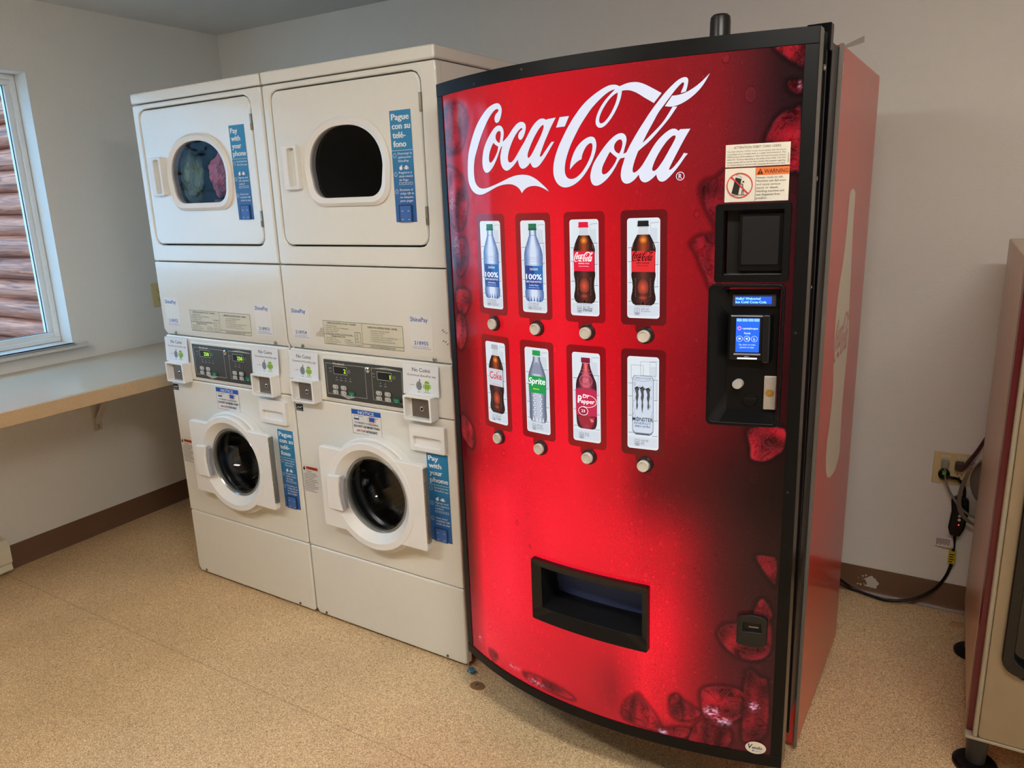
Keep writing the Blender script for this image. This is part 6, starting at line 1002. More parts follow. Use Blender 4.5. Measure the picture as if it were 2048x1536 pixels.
def dasani(p, X, Z):
    cx = 0.505; q = lambda pr: [(X(a), Z(b)) for a, b in pr]
    out = [(0.13, 0.105), (0.14, 0.16), (0.20, 0.21), (0.27, 0.26), (0.33, 0.31), (0.365, 0.36), (0.37, 0.41), (0.36, 0.44), (0.375, 0.46), (0.36, 0.50), (0.355, 0.75), (0.375, 0.77), (0.37, 0.83), (0.33, 0.865), (0.24, 0.88)]
    body(p, q, [(a+0.012, b) for a, b in out], cx, (78, 108, 164), (206, 218, 240), 9, 0.3)
    for zf in (0.39, 0.435, 0.47): p.line(q([(cx-0.34, zf-0.004), (cx, zf+0.006), (cx+0.34, zf-0.004)]), 0.0006, ink((128, 154, 200), 0.8), up=False)
    p.line(q([(cx-0.14, 0.158), (cx+0.14, 0.158)]), 0.0008, ink((90, 116, 166), 0.8), up=False)
    for i in range(14): p.line(q([(cx-0.25+0.04*i, 0.25+0.02*(i % 3)), (cx-0.24+0.035*i, 0.37)]), 0.0004, ink((176, 198, 232), 0.8), up=False)
    for i in range(6): p.line(q([(0.2+0.11*i, 0.405), (0.25+0.11*i, 0.42), (0.31+0.11*i, 0.405)]), 0.0006, ink((110, 138, 188), 0.8), up=False)
    for a in (0.26, 0.38, 0.5, 0.62, 0.74): p.poly(q([(a-0.03, 0.875), (a, 0.815), (a+0.035, 0.875)]), ink((54, 92, 160), 0.8), up=False)
    p.layer += 1; p.rect(X(cx-0.16), X(cx+0.16), Z(0.10), Z(0.034), ink((20, 98, 70), 0.8), r=0.0012); p.rect(X(cx-0.17), X(cx+0.17), Z(0.105), Z(0.085), ink((16, 86, 62), 0.8))
    for i in range(8): p.rect(X(cx-0.14+0.036*i), X(cx-0.126+0.036*i), Z(0.085), Z(0.04), ink((40, 124, 92), 0.8), up=False)
    p.layer += 1; p.poly(q(mirror([(0.355, 0.485), (0.352, 0.745)], cx)), ink((36, 64, 138), 0.8)); p.poly(q([(0.45, 0.485), (cx+0.355, 0.485), (cx+0.352, 0.66), (0.62, 0.62)]), ink((40, 108, 180), 0.8)); p.poly(q([(cx-0.35, 0.70), (cx+0.352, 0.68), (cx+0.352, 0.745), (cx-0.35, 0.745)]), ink((34, 80, 160), 0.8))
    w = ink((234, 240, 248), 0.9); p.text('DASANI', X(0.52), Z(0.535), 0.0055, w, align='C', width=0.022); p.text('100%', X(0.51), Z(0.635), 0.0125, w, align='C', width=CW*0.64, bold=0.035)
    p.text('RECYCLED BOTTLE', X(0.51), Z(0.668), 0.0038, w, align='C', width=CW*0.62, bold=0.02); p.text('Purified Water', X(0.51), Z(0.705), 0.0036, w, align='C', width=0.027); p.text('Minerals Added for Taste', X(0.51), Z(0.728), 0.0020, w, align='C', width=0.030)
    nutri(p, X, Z, '0', '20 FL OZ', ['PURIFIED WATER', 'ENHANCED WITH MINERALS', 'FOR PURE FRESH TASTE']); return 0, 'white back-lit card picturing a water bottle with green cap and blue label'
def sprite(p, X, Z):
    cx = 0.505; q = lambda pr: [(X(a), Z(b)) for a, b in pr]
    out = [(0.14, 0.10), (0.15, 0.14), (0.22, 0.20), (0.30, 0.26), (0.36, 0.32), (0.37, 0.36), (0.36, 0.50), (0.35, 0.60), (0.345, 0.70), (0.36, 0.78), (0.35, 0.83), (0.28, 0.865), (0.2, 0.87)]
    body(p, q, [(a+0.01, b) for a, b in out], cx, (88, 98, 120), (184, 192, 212), 8, 0.35)
    p.poly(q(mirror([(0.05, 0.165), (0.14, 0.22), (0.22, 0.30)], cx)), ink((134, 142, 166), 0.82))
    for s_ in (-0.17, 0.12):
        for i in range(9): p.disc(X(cx+s_+0.05*(i % 2)), Z(0.56+0.028*i), 0.0018, ink((226, 230, 240), 0.9), n=8, up=False); p.disc(X(cx+s_+0.09), Z(0.57+0.028*i), 0.0012, ink((104, 114, 136), 0.8), n=8, up=False)
    for a in (0.3, 0.45, 0.6, 0.72): p.poly(q([(a-0.04, 0.86), (a, 0.80), (a+0.045, 0.86)]), ink((206, 212, 226), 0.86), up=False)
    p.layer += 1; p.rect(X(cx-0.165), X(cx+0.165), Z(0.088), Z(0.028), ink((30, 150, 76), 0.8), r=0.0014)
    p.poly(q(mirror([(0.365, 0.325), (0.352, 0.525)], cx)), ink((34, 150, 78), 0.8)); w = ink((240, 246, 244), 0.9)
    p.text('Sprite', X(0.50), Z(0.42), 0.0150, w, align='C', width=CW*0.70, bold=0.035, shear=0.15, tilt=0.03); p.text('LEMON-LIME', X(0.46), Z(0.482), 0.0026, ink((236, 226, 60), 0.9), align='C', width=0.018, bold=0.02)
    nutri(p, X, Z, '230', '20 FL OZ', ['LEMON-LIME SODA', 'NATURAL FLAVORS']); return 0, 'white back-lit card picturing a clear bottle with green cap and green label'
def pepper(p, X, Z):
    cx = 0.505; q = lambda pr: [(X(a), Z(b)) for a, b in pr]
    out = [(0.135, 0.115), (0.155, 0.15), (0.20, 0.20), (0.28, 0.26), (0.35, 0.31), (0.375, 0.36), (0.38, 0.42), (0.375, 0.75), (0.36, 0.80), (0.31, 0.84), (0.22, 0.852)]
    body(p, q, out, cx, (54, 22, 34), (150, 52, 74), 8, 0.3); body(p, q, [(0.09, 0.115), (0.10, 0.16), (0.17, 0.25), (0.24, 0.33), (0.20, 0.39)], cx, (128, 48, 68), (190, 86, 104), 4, 0.5); body(p, q, [(0.08, 0.12), (0.07, 0.19), (0.03, 0.23)], cx, (176, 70, 80), (228, 108, 100), 4, 0.4)
    p.annulus(X(cx), Z(0.305), 0.0165, 0.0008, ink((206, 140, 160), 0.8), rz=0.0135); p.text('DP', X(cx), Z(0.325), 0.009, ink((206, 140, 160), 0.8), align='C', width=0.012)
    for zf, ww in ((0.19, 0.17), (0.225, 0.21), (0.405, 0.33)): p.line(q([(cx-ww, zf-0.01), (cx, zf+0.006), (cx+ww, zf-0.01)]), 0.0006, ink((190, 120, 138), 0.8), up=False)
    p.layer += 1; p.poly(q(mirror([(0.32, 0.71), (0.25, 0.79), (0.12, 0.84), (0.05, 0.80)], cx)), ink((150, 40, 56), 0.8)); p.poly(q([(0.62, 0.73), (0.74, 0.73), (0.78, 0.76), (0.68, 0.77)]), ink((216, 110, 120), 0.8))
    p.rect(X(cx-0.16), X(cx+0.16), Z(0.11), Z(0.052), ink((128, 30, 62), 0.8), r=0.0013); p.poly(q(mirror([(0.378, 0.405), (0.375, 0.70)], cx)), ink((186, 40, 78), 0.8)); w = ink((246, 238, 242), 0.9)
    p.annulus(X(0.55), Z(0.535), 0.0235, 0.0011, w, rz=0.0150); p.rect(X(0.13), X(0.40), Z(0.60), Z(0.465), ink((186, 40, 78), 0.8))
    p.text('Dr', X(0.50), Z(0.50), 0.0088, w, align='C', width=0.016, bold=0.035, shear=0.1); p.text('Pepper', X(0.52), Z(0.562), 0.0100, w, align='C', width=CW*0.60, bold=0.035, shear=0.1, tilt=0.02); p.text('P', X(0.20), Z(0.558), 0.0175, w, width=0.0105, bold=0.03, shear=0.1)
    p.disc(X(0.40), Z(0.648), 0.0125, w, rz=0.0105); p.disc(X(0.40), Z(0.648), 0.0112, ink((150, 30, 62), 0.8), rz=0.0092); p.text('23', X(0.40), Z(0.662), 0.0065, w, align='C', width=0.0095, bold=0.03)
    nutri(p, X, Z, '240', '20 OZ', ['DR PEPPER']); return 0, 'white back-lit card picturing a dark bottle with maroon cap and crimson label'
def monster(p, X, Z):
    g = ink((104, 110, 124), 0.8); q = lambda pr: [(X(a), Z(b)) for a, b in pr]; k = ink((36, 36, 40), 0.4); s = ink((192, 204, 222), 0.86)
    for a, b, c, d in ((0.12, 0.09, 0.52, 0.24), (0.42, 0.05, 0.92, 0.2)): p.frame(X(a), X(c), Z(d), Z(b), 0.0006, g, r=0.002)
    p.poly(q([(0.22, 0.20), (0.76, 0.20), (0.84, 0.235), (0.84, 0.80), (0.78, 0.835), (0.70, 0.845), (0.28, 0.845), (0.22, 0.835), (0.16, 0.80), (0.16, 0.235)]), ink((120, 130, 150), 0.8)); p.poly(q([(0.24, 0.205), (0.75, 0.205), (0.82, 0.24), (0.82, 0.795), (0.75, 0.82), (0.25, 0.82), (0.18, 0.795), (0.18, 0.24)]), s)
    p.line(q([(0.19, 0.245), (0.5, 0.262), (0.81, 0.245)]), 0.0007, g, up=False); p.rect(X(0.27), X(0.72), Z(0.842), Z(0.832), ink((70, 74, 84), 0.6)); p.text('ZERO SUGAR', X(0.5), Z(0.236), 0.0034, k, align='C', width=CW*0.52)
    rn = random.Random(11)
    for i in range(26):
        a = rn.choice((rn.uniform(0.19, 0.27), rn.uniform(0.70, 0.80), rn.uniform(0.25, 0.75))); b = rn.uniform(0.26, 0.62) if (a < 0.28 or a > 0.69) else rn.uniform(0.255, 0.30)
        p.line(q([(a, b), (a+rn.uniform(-0.03, 0.04), b+0.012), (a+rn.uniform(-0.02, 0.03), b+0.028)]), 0.0005, g, up=False)
    p.layer += 1; cl = ink((88, 88, 92), 0.6)
    for x_, bot in ((0.30, 0.58), (0.47, 0.61), (0.66, 0.57)):
        sh = [(x_-0.06, 0.335), (x_+0.02, 0.325), (x_+0.09, 0.345), (x_+0.055, 0.37), (x_+0.065, 0.42), (x_+0.035, 0.48), (x_+0.045, 0.53), (x_+0.01, bot), (x_-0.01, 0.53), (x_+0.0, 0.48), (x_-0.03, 0.44), (x_-0.01, 0.40), (x_-0.04, 0.365)]
        p.poly(q([(a*1.0, b) for a, b in sh]), k); cxm = x_+0.012; p.poly(q([(cxm+(a-cxm)*0.68, 0.42+(b-0.42)*0.9) for a, b in sh]), cl)
    p.line(q([(0.24, 0.34), (0.32, 0.322), (0.42, 0.335), (0.5, 0.318), (0.6, 0.35), (0.70, 0.325)]), 0.0018, k)
    p.text('MONSTER', X(0.5), Z(0.693), 0.0088, k, align='C', width=CW*0.66, bold=0.012); p.line(q([(0.345, 0.645), (0.345, 0.70)]), 0.0009, k); p.text('ENERGY', X(0.5), Z(0.727), 0.0050, ink((98, 128, 170), 0.8), align='C', width=CW*0.54, bold=0.03); p.text('ZERO ULTRA', X(0.5), Z(0.757), 0.0036, k, align='C', width=CW*0.50, bold=0.02)
    nutri(p, X, Z, '10', '16 FL OZ', ['ENERGY', 'DRINK']); return 0, 'white back-lit card picturing a white drinks can with black claw marks'
for (ix, iz), fn_ in zip([(0, 0), (1, 0), (2, 0), (3, 0), (0, 1), (1, 1), (2, 1), (3, 1)], (dasani, dasani, coke, zero, diet, sprite, pepper, monster)): card(ix, iz, fn_)
# round buttons
for ix, u_ in enumerate((0.191, 0.329, 0.4635, 0.599)):
    for iz, z_ in enumerate((1.0075, 0.7150)):
        u_ -= 0.0; f = (lambda U, ZZ: lambda a, b, c: dw(U+a, -bf(U)+b-a*(bf(U+0.01)-bf(U))/0.01, ZZ+c))(u_+0.003, z_)
        bm = NB(); lathe(bm, 0, 0, [(0.0185, 0.0), (0.0185, -0.006), (0.0165, -0.012), (0.0140, -0.012), (0.0140, -0.004)], 36); r_ = mk('button_collar', bm, M('button_collar_black', (38, 36, 36), rough=0.3), vm, fn=f)
        bm = NB(); lathe(bm, 0, 0, [(0.0132, -0.004), (0.0132, -0.019), (0.0118, -0.0205), (0.0095, -0.0200), (0.0090, -0.0185), (0.0, -0.0180)], 36); mk('push_button', bm, M('button_ivory', (206, 200, 188), rough=0.35), r_, fn=f)
# upper black bill-reader frame
def frame_c(bm, O, I, e0, e1, ei=None):                    # curved frame: outlines in (u, z); e = height in front of the film
    n = len(O); ei = e0 if ei is None else ei
    a = [bm.verts.new((p_[0], -bf(p_[0])-e0, p_[1])) for p_ in O]; b = [bm.verts.new((p_[0], -bf(p_[0])-ei, p_[1])) for p_ in I]
    c = [bm.verts.new((p_[0], -bf(p_[0])-e1, p_[1])) for p_ in O]; d = [bm.verts.new((p_[0], -bf(p_[0])-e1+0.0, p_[1])) for p_ in I]
    for i in range(n):
        j = (i+1) % n
        for q in ((a[i], a[j], b[j], b[i]), (c[j], c[i], d[i], d[j]), (a[j], a[i], c[i], c[j]), (b[i], b[j], d[j], d[i])): bm.faces.new(q)
def dens(P, step=0.012):
    o = []
    for i in range(len(P)):
        a, b = P[i], P[(i+1) % len(P)]; k = max(1, int(math.hypot(b[0]-a[0], b[1]-a[1])/step)); o += [(a[0]+(b[0]-a[0])*t/k, a[1]+(b[1]-a[1])*t/k) for t in range(k)]
    return o
def fr2(O, I, cx, cz):
    A = sorted(set([round(math.atan2(q[1]-cz, q[0]-cx) % (2*pi), 5) for q in dens(O)+dens(I)])); return polar(O, cx, cz, A), polar(I, cx, cz, A)
def flatbox(bm, u0, u1, z0, z1, d0, d1, uc, zt=0.0, mi=0):
    """box lying behind (or in front of) the film, square to the chord at uc"""
    k = (bf(uc+0.02)-bf(uc-0.02))/0.04
    for v in box(bm, u0, u1, 0, 1, z0, z1, mi): v.co.y = -bf(uc)-(v.co.x-uc)*k - (d1 if v.co.y < 0.5 else d0)
bm = NB(); O, I = fr2(rr(0.7430, 0.8795, 1.1225, 1.2765, 0.006, 4), [(0.7585, 1.1355), (0.8680, 1.1355), (0.8680, 1.2640), (0.7585, 1.2640)], 0.813, 1.2); frame_c(bm, O, I, 0.012, 0.0)
bh = mk('bill_reader_bezel', bm, BLKP, vm, bevel=0.0015, fn=dw)
bm = NB(); flatbox(bm, 0.757, 0.870, 1.134, 1.2655, -0.030, -0.022, 0.813); mk('bezel_well', bm, M('deep_black', (10, 10, 10), rough=0.4), bh, fn=dw)
bm = NB(); flatbox(bm, 0.784, 0.8665, 1.143, 1.258, -0.020, -0.004, 0.813); mk('reader_frame', bm, BLKP, bh, bevel=0.002, fn=dw)
bm = NB(); flatbox(bm, 0.7895, 0.8585, 1.156, 1.2505, -0.004, -0.001, 0.813); mk('reader_door', bm, M('reader_door_black', (14, 14, 15), rough=0.5, spec=0.3), bh, bevel=0.001, fn=dw)
bm = NB(); flatbox(bm, 0.7595, 0.8670, 1.1362, 1.1390, -0.022, 0.006, 0.813); mk('shiny_ledge', bm, M('worn_black', (58, 56, 54), rough=0.2), bh, bevel=0.0006, fn=dw)
# lower payment panel
BLK2 = M('payment_black', (10, 10, 11), rough=0.36, spec=0.25, bump=0.03, bscale=800)
bm = NB(); O, I = fr2(rr(0.7320, 0.8755, 0.8220, 1.1190, 0.012, 6), rr(0.7385, 0.8700, 0.8300, 1.1125, 0.009, 5), 0.804, 0.97); frame_c(bm, O, I, 0.011, 0.0, 0.011)
pp_ = mk('payment_panel', bm, BLK2, vm, bevel=0.002, fn=dw)
bm = NB(); A = sorted(set([round(math.atan2(q[1]-0.97, q[0]-0.804) % (2*pi), 5) for q in dens(rr(0.7385, 0.8700, 0.8300, 1.1125, 0.009, 5))]))
Oo = polar(rr(0.7385, 0.8700, 0.8300, 1.1125, 0.009, 5), 0.804, 0.97, A); Ii = polar([(0.764, 0.850), (0.866, 0.850), (0.866, 1.108), (0.764, 1.108)], 0.804, 0.97, A)
a = [bm.verts.new((q[0], -bf(q[0])-0.010, q[1])) for q in Oo]; b = [bm.verts.new((q[0], -bf(0.804)-(q[0]-0.804)*(-0.29)+0.020, q[1])) for q in Ii]
for i in range(len(a)):
    j = (i+1) % len(a); bm.faces.new((a[i], a[j], b[j], b[i]))
bm.faces.new(list(b)); mk('panel_dish', bm, BLK2, pp_, fn=dw)
KS = (bf(0.824)-bf(0.784))/0.04
def dish(off): return lambda u, o, z: dw(u, -bf(0.804)+(u-0.804)*0.29+0.020-off-o, z)
bm = NB(); box(bm, 0.7725, 0.8545, 0, 0.006, 1.0705, 1.0955); mk('display_bezel', bm, M('display_grey', (54, 54, 58), rough=0.35), pp_, bevel=0.001, fn=lambda u, y, z: dish(0.005)(u, -y, z))
p = Print(); p.rect(0.7775, 0.8470, 1.0755, 1.0910, M('lcd_blue', (26, 84, 216), emit=1.0)); k = M('lcd_text', (150, 232, 250), emit=1.5); p.text('Hello! Welcome!', 0.779, 1.0845, 0.0048, k, width=0.047, bold=0.012); p.text('Ice Cold Coca-Cola', 0.779, 1.0775, 0.0048, k, width=0.058, bold=0.012)
ds = p.build('message_display', pp_, dish(0.0056))
def ybox(bm, u0, u1, z0, z1, d0, d1): box(bm, u0, u1, -d1, -d0, z0, z1)
def rd(off): return lambda u, y, z: dw(u, -bf(0.804)+(u-0.804)*0.29+0.020+y-off, z)
bm = NB(); ybox(bm, 0.7735, 0.838, 0.962, 1.0565, 0.0, 0.024); ybox(bm, 0.838, 0.852, 0.959, 1.0575, 0.0, 0.034); crd = mk('card_reader', bm, M('reader_black', (20, 20, 21), rough=0.25), pp_, bevel=0.003, fn=rd(0.0))
bm = NB(); ybox(bm, 0.776, 0.836, 1.0525, 1.0545, 0.024, 0.0255); ybox(bm, 0.783, 0.834, 0.9735, 0.9765, 0.024, 0.027); mk('screen_trim', bm, M('trim_grey', (150, 150, 152), rough=0.3), crd, bevel=0.0005, fn=rd(0.0))
p = Print(0.0001); p.rect(0.7860, 0.8305, 0.9790, 1.0490, M('screen_blue', (20, 92, 224), emit=1.15)); w = M('screen_white', (214, 234, 252), emit=1.1); lb = M('screen_light', (120, 180, 246), emit=1.1)
for i in range(4): p.rect(0.7868+0.011*i, 0.7968+0.011*i, 1.0425, 1.0485, lb, r=0.001, up=False)
p.layer += 1; p.annulus(0.7925, 1.0285, 0.0040, 0.0018, M('screen_pink', (240, 120, 200), emit=1.1)); p.text('cantaloupe', 0.7985, 1.0265, 0.0040, w, width=0.0290, bold=0.012); p.text('Ready', 0.808, 1.0170, 0.0036, w, align='C', width=0.012, bold=0.02)
for cx_ in (0.7935, 0.8075, 0.8215): p.annulus(cx_, 1.0070, 0.0060, 0.0006, w, up=False)
p.rect(0.7915, 0.7955, 1.0055, 1.0090, w, up=False); p.poly([(0.8045, 1.0070), (0.8085, 1.0100), (0.8085, 1.0040)], w, up=False); p.line([(0.810, 1.0035), (0.813, 1.0065), (0.8105, 1.0100)], 0.0009, w, up=False); p.line([(0.8205, 1.010), (0.8205, 1.004), (0.8230, 1.006)], 0.0009, w)
p.text('Tap, insert, or swipe', 0.808, 0.9935, 0.0030, w, align='C', width=0.032); p.text('payment to begin', 0.808, 0.9880, 0.0030, w, align='C', width=0.027); p.text('nport', 0.808, 0.9695, 0.0026, ink((200, 200, 200)), align='C', width=0.009)
p.build('reader_screen', crd, lambda u, o, z: rd(0.0)(u, -0.0243-o, z))
bm = NB(); ybox(bm, 0.790, 0.8275, 0.9645, 0.9675, 0.0235, 0.0250); mk('light_bar', bm, M('light_bar_white', (226, 240, 255), emit=1.6), crd, bevel=0.0006, fn=rd(0.0))
bm = NB(); lathe(bm, 0.7885, 0.9075, [(0.0100, 0.0), (0.0100, -0.012), (0.0092, -0.0135), (0.0, -0.0140)], 32); mk('coin_return_button', bm, M('button_grey', (176, 172, 166), rough=0.4), pp_, fn=rd(0.0))
bm = NB(); lathe(bm, 0.8115, 0.8720, [(0.0150, 0.0), (0.0150, -0.0010), (0.0140, -0.0022), (0.0, -0.0022)], 36); cs_ = mk('coin_dish', bm, BLK2, pp_, fn=rd(0.0))
bm = NB(); ybox(bm, 0.7985, 0.8245, 0.8745, 0.8768, 0.002, 0.0032); mk('coin_slot', bm, M('slot_black', (4, 4, 4), rough=0.6), cs_, fn=rd(0.0))
bm = NB(); ybox(bm, 0.8385, 0.8625, 0.8540, 0.9260, 0.0, 0.006); lp_ = mk('lock_plate', bm, M('lock_plate_steel', (176, 168, 158), rough=0.45, metal=0.4, noise=0.12, nscale=160), pp_, bevel=0.0018, fn=rd(0.0))
bm = NB(); lathe(bm, 0.8505, 0.8905, [(0.0085, -0.006), (0.0085, -0.0068), (0.0076, -0.0072), (0.0, -0.0070)], 28); lk = mk('brass_lock', bm, M('brass', (196, 158, 84), rough=0.35, metal=0.8), lp_, fn=rd(0.0))
p = Print()
for i in range(6): p.disc(0.8505+0.005*cos(i*pi/3), 0.8905+0.005*sin(i*pi/3), 0.0008, ink((60, 44, 20)), n=8, up=False)
p.build('lock_pins', lk, lambda u, o, z: rd(0.0)(u, -0.0073-o, z))
# stickers above
p = Print(); k = ink((46, 44, 44)); cr = M('sticker_cream', (224, 218, 202), rough=0.35); p.rect(0.7560, 0.8715, 1.3460, 1.3880, cr)
p.text('ATTENTION DEBIT CARD USERS', 0.813, 1.3800, 0.0042, k, align='C', width=0.084, bold=0.006)
for i, s_ in enumerate(['Your bank will place a HOLD on your account greater than the amount', 'to purchase one or multiple items in a single vend transaction. This', 'HOLD amount will be updated to reflect the actual transaction amount', 'within 24 - 72 hours depending on the policy of your bank. Your final', 'charge amount will be only for items vended. Any question regarding', 'your bank\'s policy on "account holds" should be directed to your bank.']):
    p.text(s_, 0.7590, 1.3735-0.0050*i, 0.0029, k, width=0.1045)
p.line([(0.8685, 1.350), (0.8685, 1.368)], 0.0008, k); p.build('debit_card_sticker', vm, face(0.0014), bis=0.015)
p = Print(); p.rect(0.7560, 0.8715, 1.2795, 1.3435, cr); p.line([(0.8120, 1.2795), (0.8120, 1.3435)], 0.0006, k); p.rect(0.8123, 0.8715, 1.3285, 1.3435, ink((226, 116, 48))); b_ = ink((24, 22, 22))
p.poly([(0.8145, 1.3305), (0.8255, 1.3305), (0.8200, 1.3415)], b_); p.text('!', 0.8200, 1.3320, 0.0060, ink((226, 116, 48)), align='C', bold=0.04); p.text('WARNING', 0.8275, 1.3320, 0.0076, b_, width=0.0420, bold=0.004)
for i, s_ in enumerate(['Never rock or tilt.', 'Machine can fall over', 'and cause serious', 'injury or death.', 'Vending machine will', 'not dispense free', 'product.']): p.text(s_, 0.8140, 1.3225-0.0064*i, 0.0039, k, width=0.00250*len(s_))
p.poly([(0.7690, 1.2960), (0.7815, 1.2935), (0.7870, 1.3230), (0.7760, 1.3265)], b_); p.line([(0.7700, 1.2930), (0.7980, 1.2930)], 0.0008, b_); p.disc(0.7905, 1.3175, 0.0018, b_, n=12)
p.line([(0.7850, 1.3135), (0.7895, 1.3130), (0.7910, 1.2935)], 0.0012, b_); p.line([(0.7890, 1.3020), (0.7875, 1.2935)], 0.0012, b_); p.line([(0.7770, 1.3300), (0.7830, 1.3290), (0.7880, 1.3255)], 0.0006, b_)
rd_ = ink((206, 36, 44)); p.annulus(0.7838, 1.3110, 0.0240, 0.0018, rd_); p.line([(0.7675, 1.3285), (0.8005, 1.2940)], 0.0022, rd_); p.build('tilt_warning_sticker', vm, face(0.0014), bis=0.015)
# delivery port
PB = M('port_black', (16, 15, 15), rough=0.32, spec=0.35)
bm = NB(); O, I = fr2(rr(0.2955, 0.6130, 0.2500, 0.4180, 0.004, 3), [(0.3220, 0.2840), (0.5960, 0.2840), (0.5960, 0.3960), (0.3220, 0.3960)], 0.455, 0.335); frame_c(bm, O, I, 0.016, -0.002, 0.006)
po = mk('delivery_port', bm, PB, vm, bevel=0.003, fn=dw)
bm = NB(); k0 = 12
for i in range(k0):                                      # chute: floor, roof, sides and a tilted flap at the back
    u0_, u1_ = 0.322+0.274*i/k0, 0.322+0.274*(i+1)/k0; f0, f1 = -bf(u0_)-0.004, -bf(u1_)-0.004
    for q in (((u0_, f0, 0.284), (u1_, f1, 0.284), (u1_, f1+0.10, 0.290), (u0_, f0+0.10, 0.290)), ((u0_, f0, 0.396), (u0_, f0+0.10, 0.396), (u1_, f1+0.10, 0.396), (u1_, f1, 0.396))): bm.faces.new([bm.verts.new(c_) for c_ in q])
for u_ in (0.322, 0.596): bm.faces.new([bm.verts.new(c_) for c_ in ((u_, -bf(u_)-0.004, 0.284), (u_, -bf(u_)+0.096, 0.290), (u_, -bf(u_)+0.096, 0.396), (u_, -bf(u_)-0.004, 0.396))])
mk('chute_walls', bm, M('chute_black', (12, 12, 14), rough=0.5), po, smooth=False, fn=dw)
bm = NB()
for i in range(k0):
    u0_, u1_ = 0.323+0.272*i/k0, 0.323+0.272*(i+1)/k0; bm.faces.new([bm.verts.new(c_) for c_ in ((u0_, -bf(u0_)+0.085, 0.284), (u1_, -bf(u1_)+0.085, 0.284), (u1_, -bf(u1_)+0.060, 0.396), (u0_, -bf(u0_)+0.060, 0.396))])
mk('chute_flap', bm, M('navy_flap', (74, 86, 132), rough=0.22), po, smooth=False, fn=dw)
bm = NB(); cslab(bm, 0.40, 0.592, 0.376, 0.396, -0.045, -0.060)
for i in range(5): cslab(bm, 0.40, 0.592, 0.3775+0.004*i, 0.379+0.004*i, -0.043, -0.046)
mk('chute_grille', bm, M('grille_black', (18, 18, 18), rough=0.5), po, fn=dw)
# lower right lock and maker badge
bm = NB(); Ob = [(0.8085, 0.318), (0.812, 0.313), (0.84, 0.309), (0.866, 0.313), (0.8705, 0.318), (0.8705, 0.378), (0.862, 0.385), (0.84, 0.3885), (0.818, 0.385), (0.8085, 0.378)]
O, I = fr2(Ob, [(0.8215, 0.3455), (0.8595, 0.3455), (0.8595, 0.3680), (0.8215, 0.3680)], 0.840, 0.356); frame_c(bm, O, I, 0.012, 0.0, 0.011); dl = mk('door_lock_cover', bm, M('lock_cover_grey', (26, 26, 26), rough=0.32, spec=0.35), vm, bevel=0.003, fn=dw)
bm = NB(); flatbox(bm, 0.821, 0.860, 0.345, 0.3685, 0.0012, 0.003, 0.84); mk('lock_recess', bm, M('slot_black2', (6, 6, 6), rough=0.5), dl, fn=dw)
bm = NB(); flatbox(bm, 0.832, 0.852, 0.354, 0.356, 0.003, 0.0045, 0.84); mk('lock_tongue', bm, STEEL, dl, fn=dw)
p = Print(); nv = ink((22, 40, 70)); p.disc(0.8570, 0.0445, 0.0222, cr, rz=0.0160, n=40); p.text('V', 0.8405, 0.0410, 0.0125, nv, width=0.010, bold=0.03, shear=0.2); p.text('endo', 0.8495, 0.0415, 0.0078, nv, width=0.0215, bold=0.03, shear=0.2); p.rect(0.8500, 0.8535, 0.0350, 0.0380, ink((50, 90, 160))); p.text('by SandenVendo', 0.8545, 0.0352, 0.0024, ink((50, 90, 160)), width=0.0165, bold=0.01)
p.build('maker_badge', vm, face(0.0034), bis=0.012)
# lower front, feet
bm = NB(); box(bm, 2.338, 2.352, -0.045, 0.0, 0.03, 0.145); mk('red_bracket', bm, SIDE_RED, vm, bevel=0.001, fn=aw)
for x_ in (1.54, 2.28):
    for y_ in (0.19, 0.69):
        bm = NB(); vlathe(bm, x_, y_, [(0.022, 0.0), (0.022, 0.007), (0.010, 0.010), (0.010, 0.02)], 20); mk('levelling_foot', bm, BLKP, vm, fn=aw)
# antenna on top
t = empty('antenna', (2.083, 0.16, 1.7705), 'black round cellular antenna standing on top of the red vending machine', 'antenna')
bm = NB(); vlathe(bm, 0, 0, [(0.024, 0.0), (0.0235, 0.085), (0.022, 0.095), (0.017, 0.100)], 40); mk('antenna_body', bm, M('antenna_black', (30, 30, 31), rough=0.3), t)
bm = NB(); vlathe(bm, 0, 0, [(0.028, 0.0), (0.028, 0.006), (0.025, 0.008)], 40); mk('antenna_base', bm, BLKP, t)

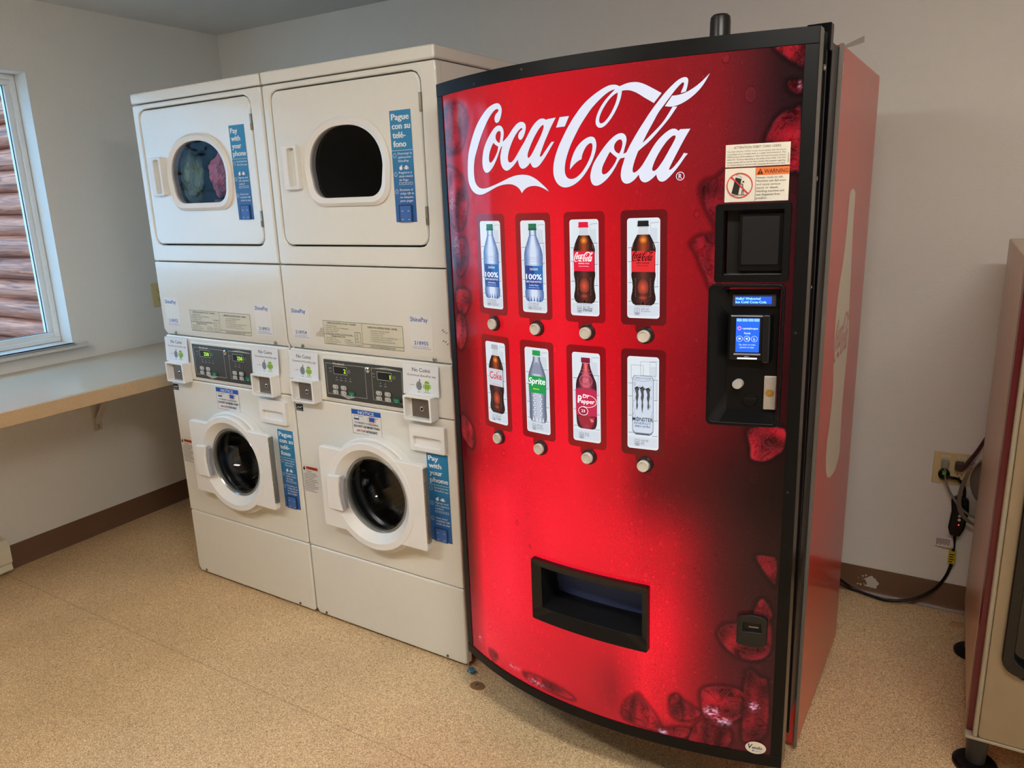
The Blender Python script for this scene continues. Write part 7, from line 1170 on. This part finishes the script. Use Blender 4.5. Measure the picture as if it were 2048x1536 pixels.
# ------------------------------------------------------------ beige machine at the right edge
SA = 0.036
t = empty('snack_machine', (2.736, 0.262, 0.0), 'beige snack vending machine cut off by the right edge of the photo', 'vending machine', rz=SA)
BEI = M('brushed_beige', (206, 182, 152), rough=0.32, metal=0.25, noise=0.12, nscale=9); BEF = M('beige_front', (142, 122, 94), rough=0.35, noise=0.12, nscale=16)
bm = NB(); box(bm, 0.0, 0.80, 0.022, 0.655, 0.152, 1.312); mk('cabinet', bm, BEI, t, bevel=0.004)
bm = NB(); box(bm, 0.001, 0.80, -0.030, 0.022, 0.150, 1.305); mk('door_gasket', bm, M('dark_red_gasket', (88, 18, 26), rough=0.3), t, bevel=0.002)
bm = NB(); box(bm, 0.0135, 0.0245, -0.050, -0.030, 0.146, 1.310); mk('door_edge_strip', bm, M('pale_edge', (150, 138, 116), rough=0.3), t, bevel=0.006, seg=4)
bm = NB(); O = rr(0.0250, 0.79, 0.146, 1.310, 0.010, 5); I = rr(0.070, 0.62, 0.330, 1.235, 0.03, 6); framed(bm, O, I, 0.34, 0.75, -0.048, -0.030); fd = mk('front_door', bm, BEF, t, bevel=0.003, seg=3)
bm = NB(); framed(bm, rr(0.050, 0.635, 0.345, 1.25, 0.04, 7), rr(0.074, 0.615, 0.370, 1.225, 0.03, 7), 0.34, 0.75, -0.066, -0.044); mk('window_frame', bm, M('satin_black', (16, 15, 16), rough=0.2, spec=0.4), fd, bevel=0.005, seg=3)
bm = NB(); box(bm, 0.070, 0.62, -0.042, -0.034, 0.33, 1.235); mk('display_window', bm, DARKG, fd)
bm = NB(); box(bm, -0.002, 0.79, -0.050, -0.002, 0.138, 0.1455); mk('bottom_rail', bm, M('pale_edge', (150, 138, 116), rough=0.3), t, bevel=0.002)
for x_, y_ in ((0.034, 0.045), (0.74, 0.045), (0.034, 0.60), (0.74, 0.60)):
    bm = NB(); vlathe(bm, x_, y_, [(0.022, 0.016), (0.025, 0.06), (0.032, 0.152)], 28); lg_ = mk('leg', bm, M('leg_grey', (44, 44, 47), rough=0.4), t)
    bm = NB(); vlathe(bm, x_, y_, [(0.052, 0.0), (0.052, 0.008), (0.046, 0.014), (0.024, 0.017)], 40); mk('foot_pad', bm, BLKP, lg_)
bm = NB(); lathe(bm, 0, 0, [(0.10, 0.0), (0.10, 0.02), (0.085, 0.03), (0.0, 0.03)], 40); mk('rear_cover', bm, M('rear_cover_grey', (128, 112, 98), rough=0.6), t, fn=lambda x, y, z: (0.075+x, 0.655+y, 0.565+z))
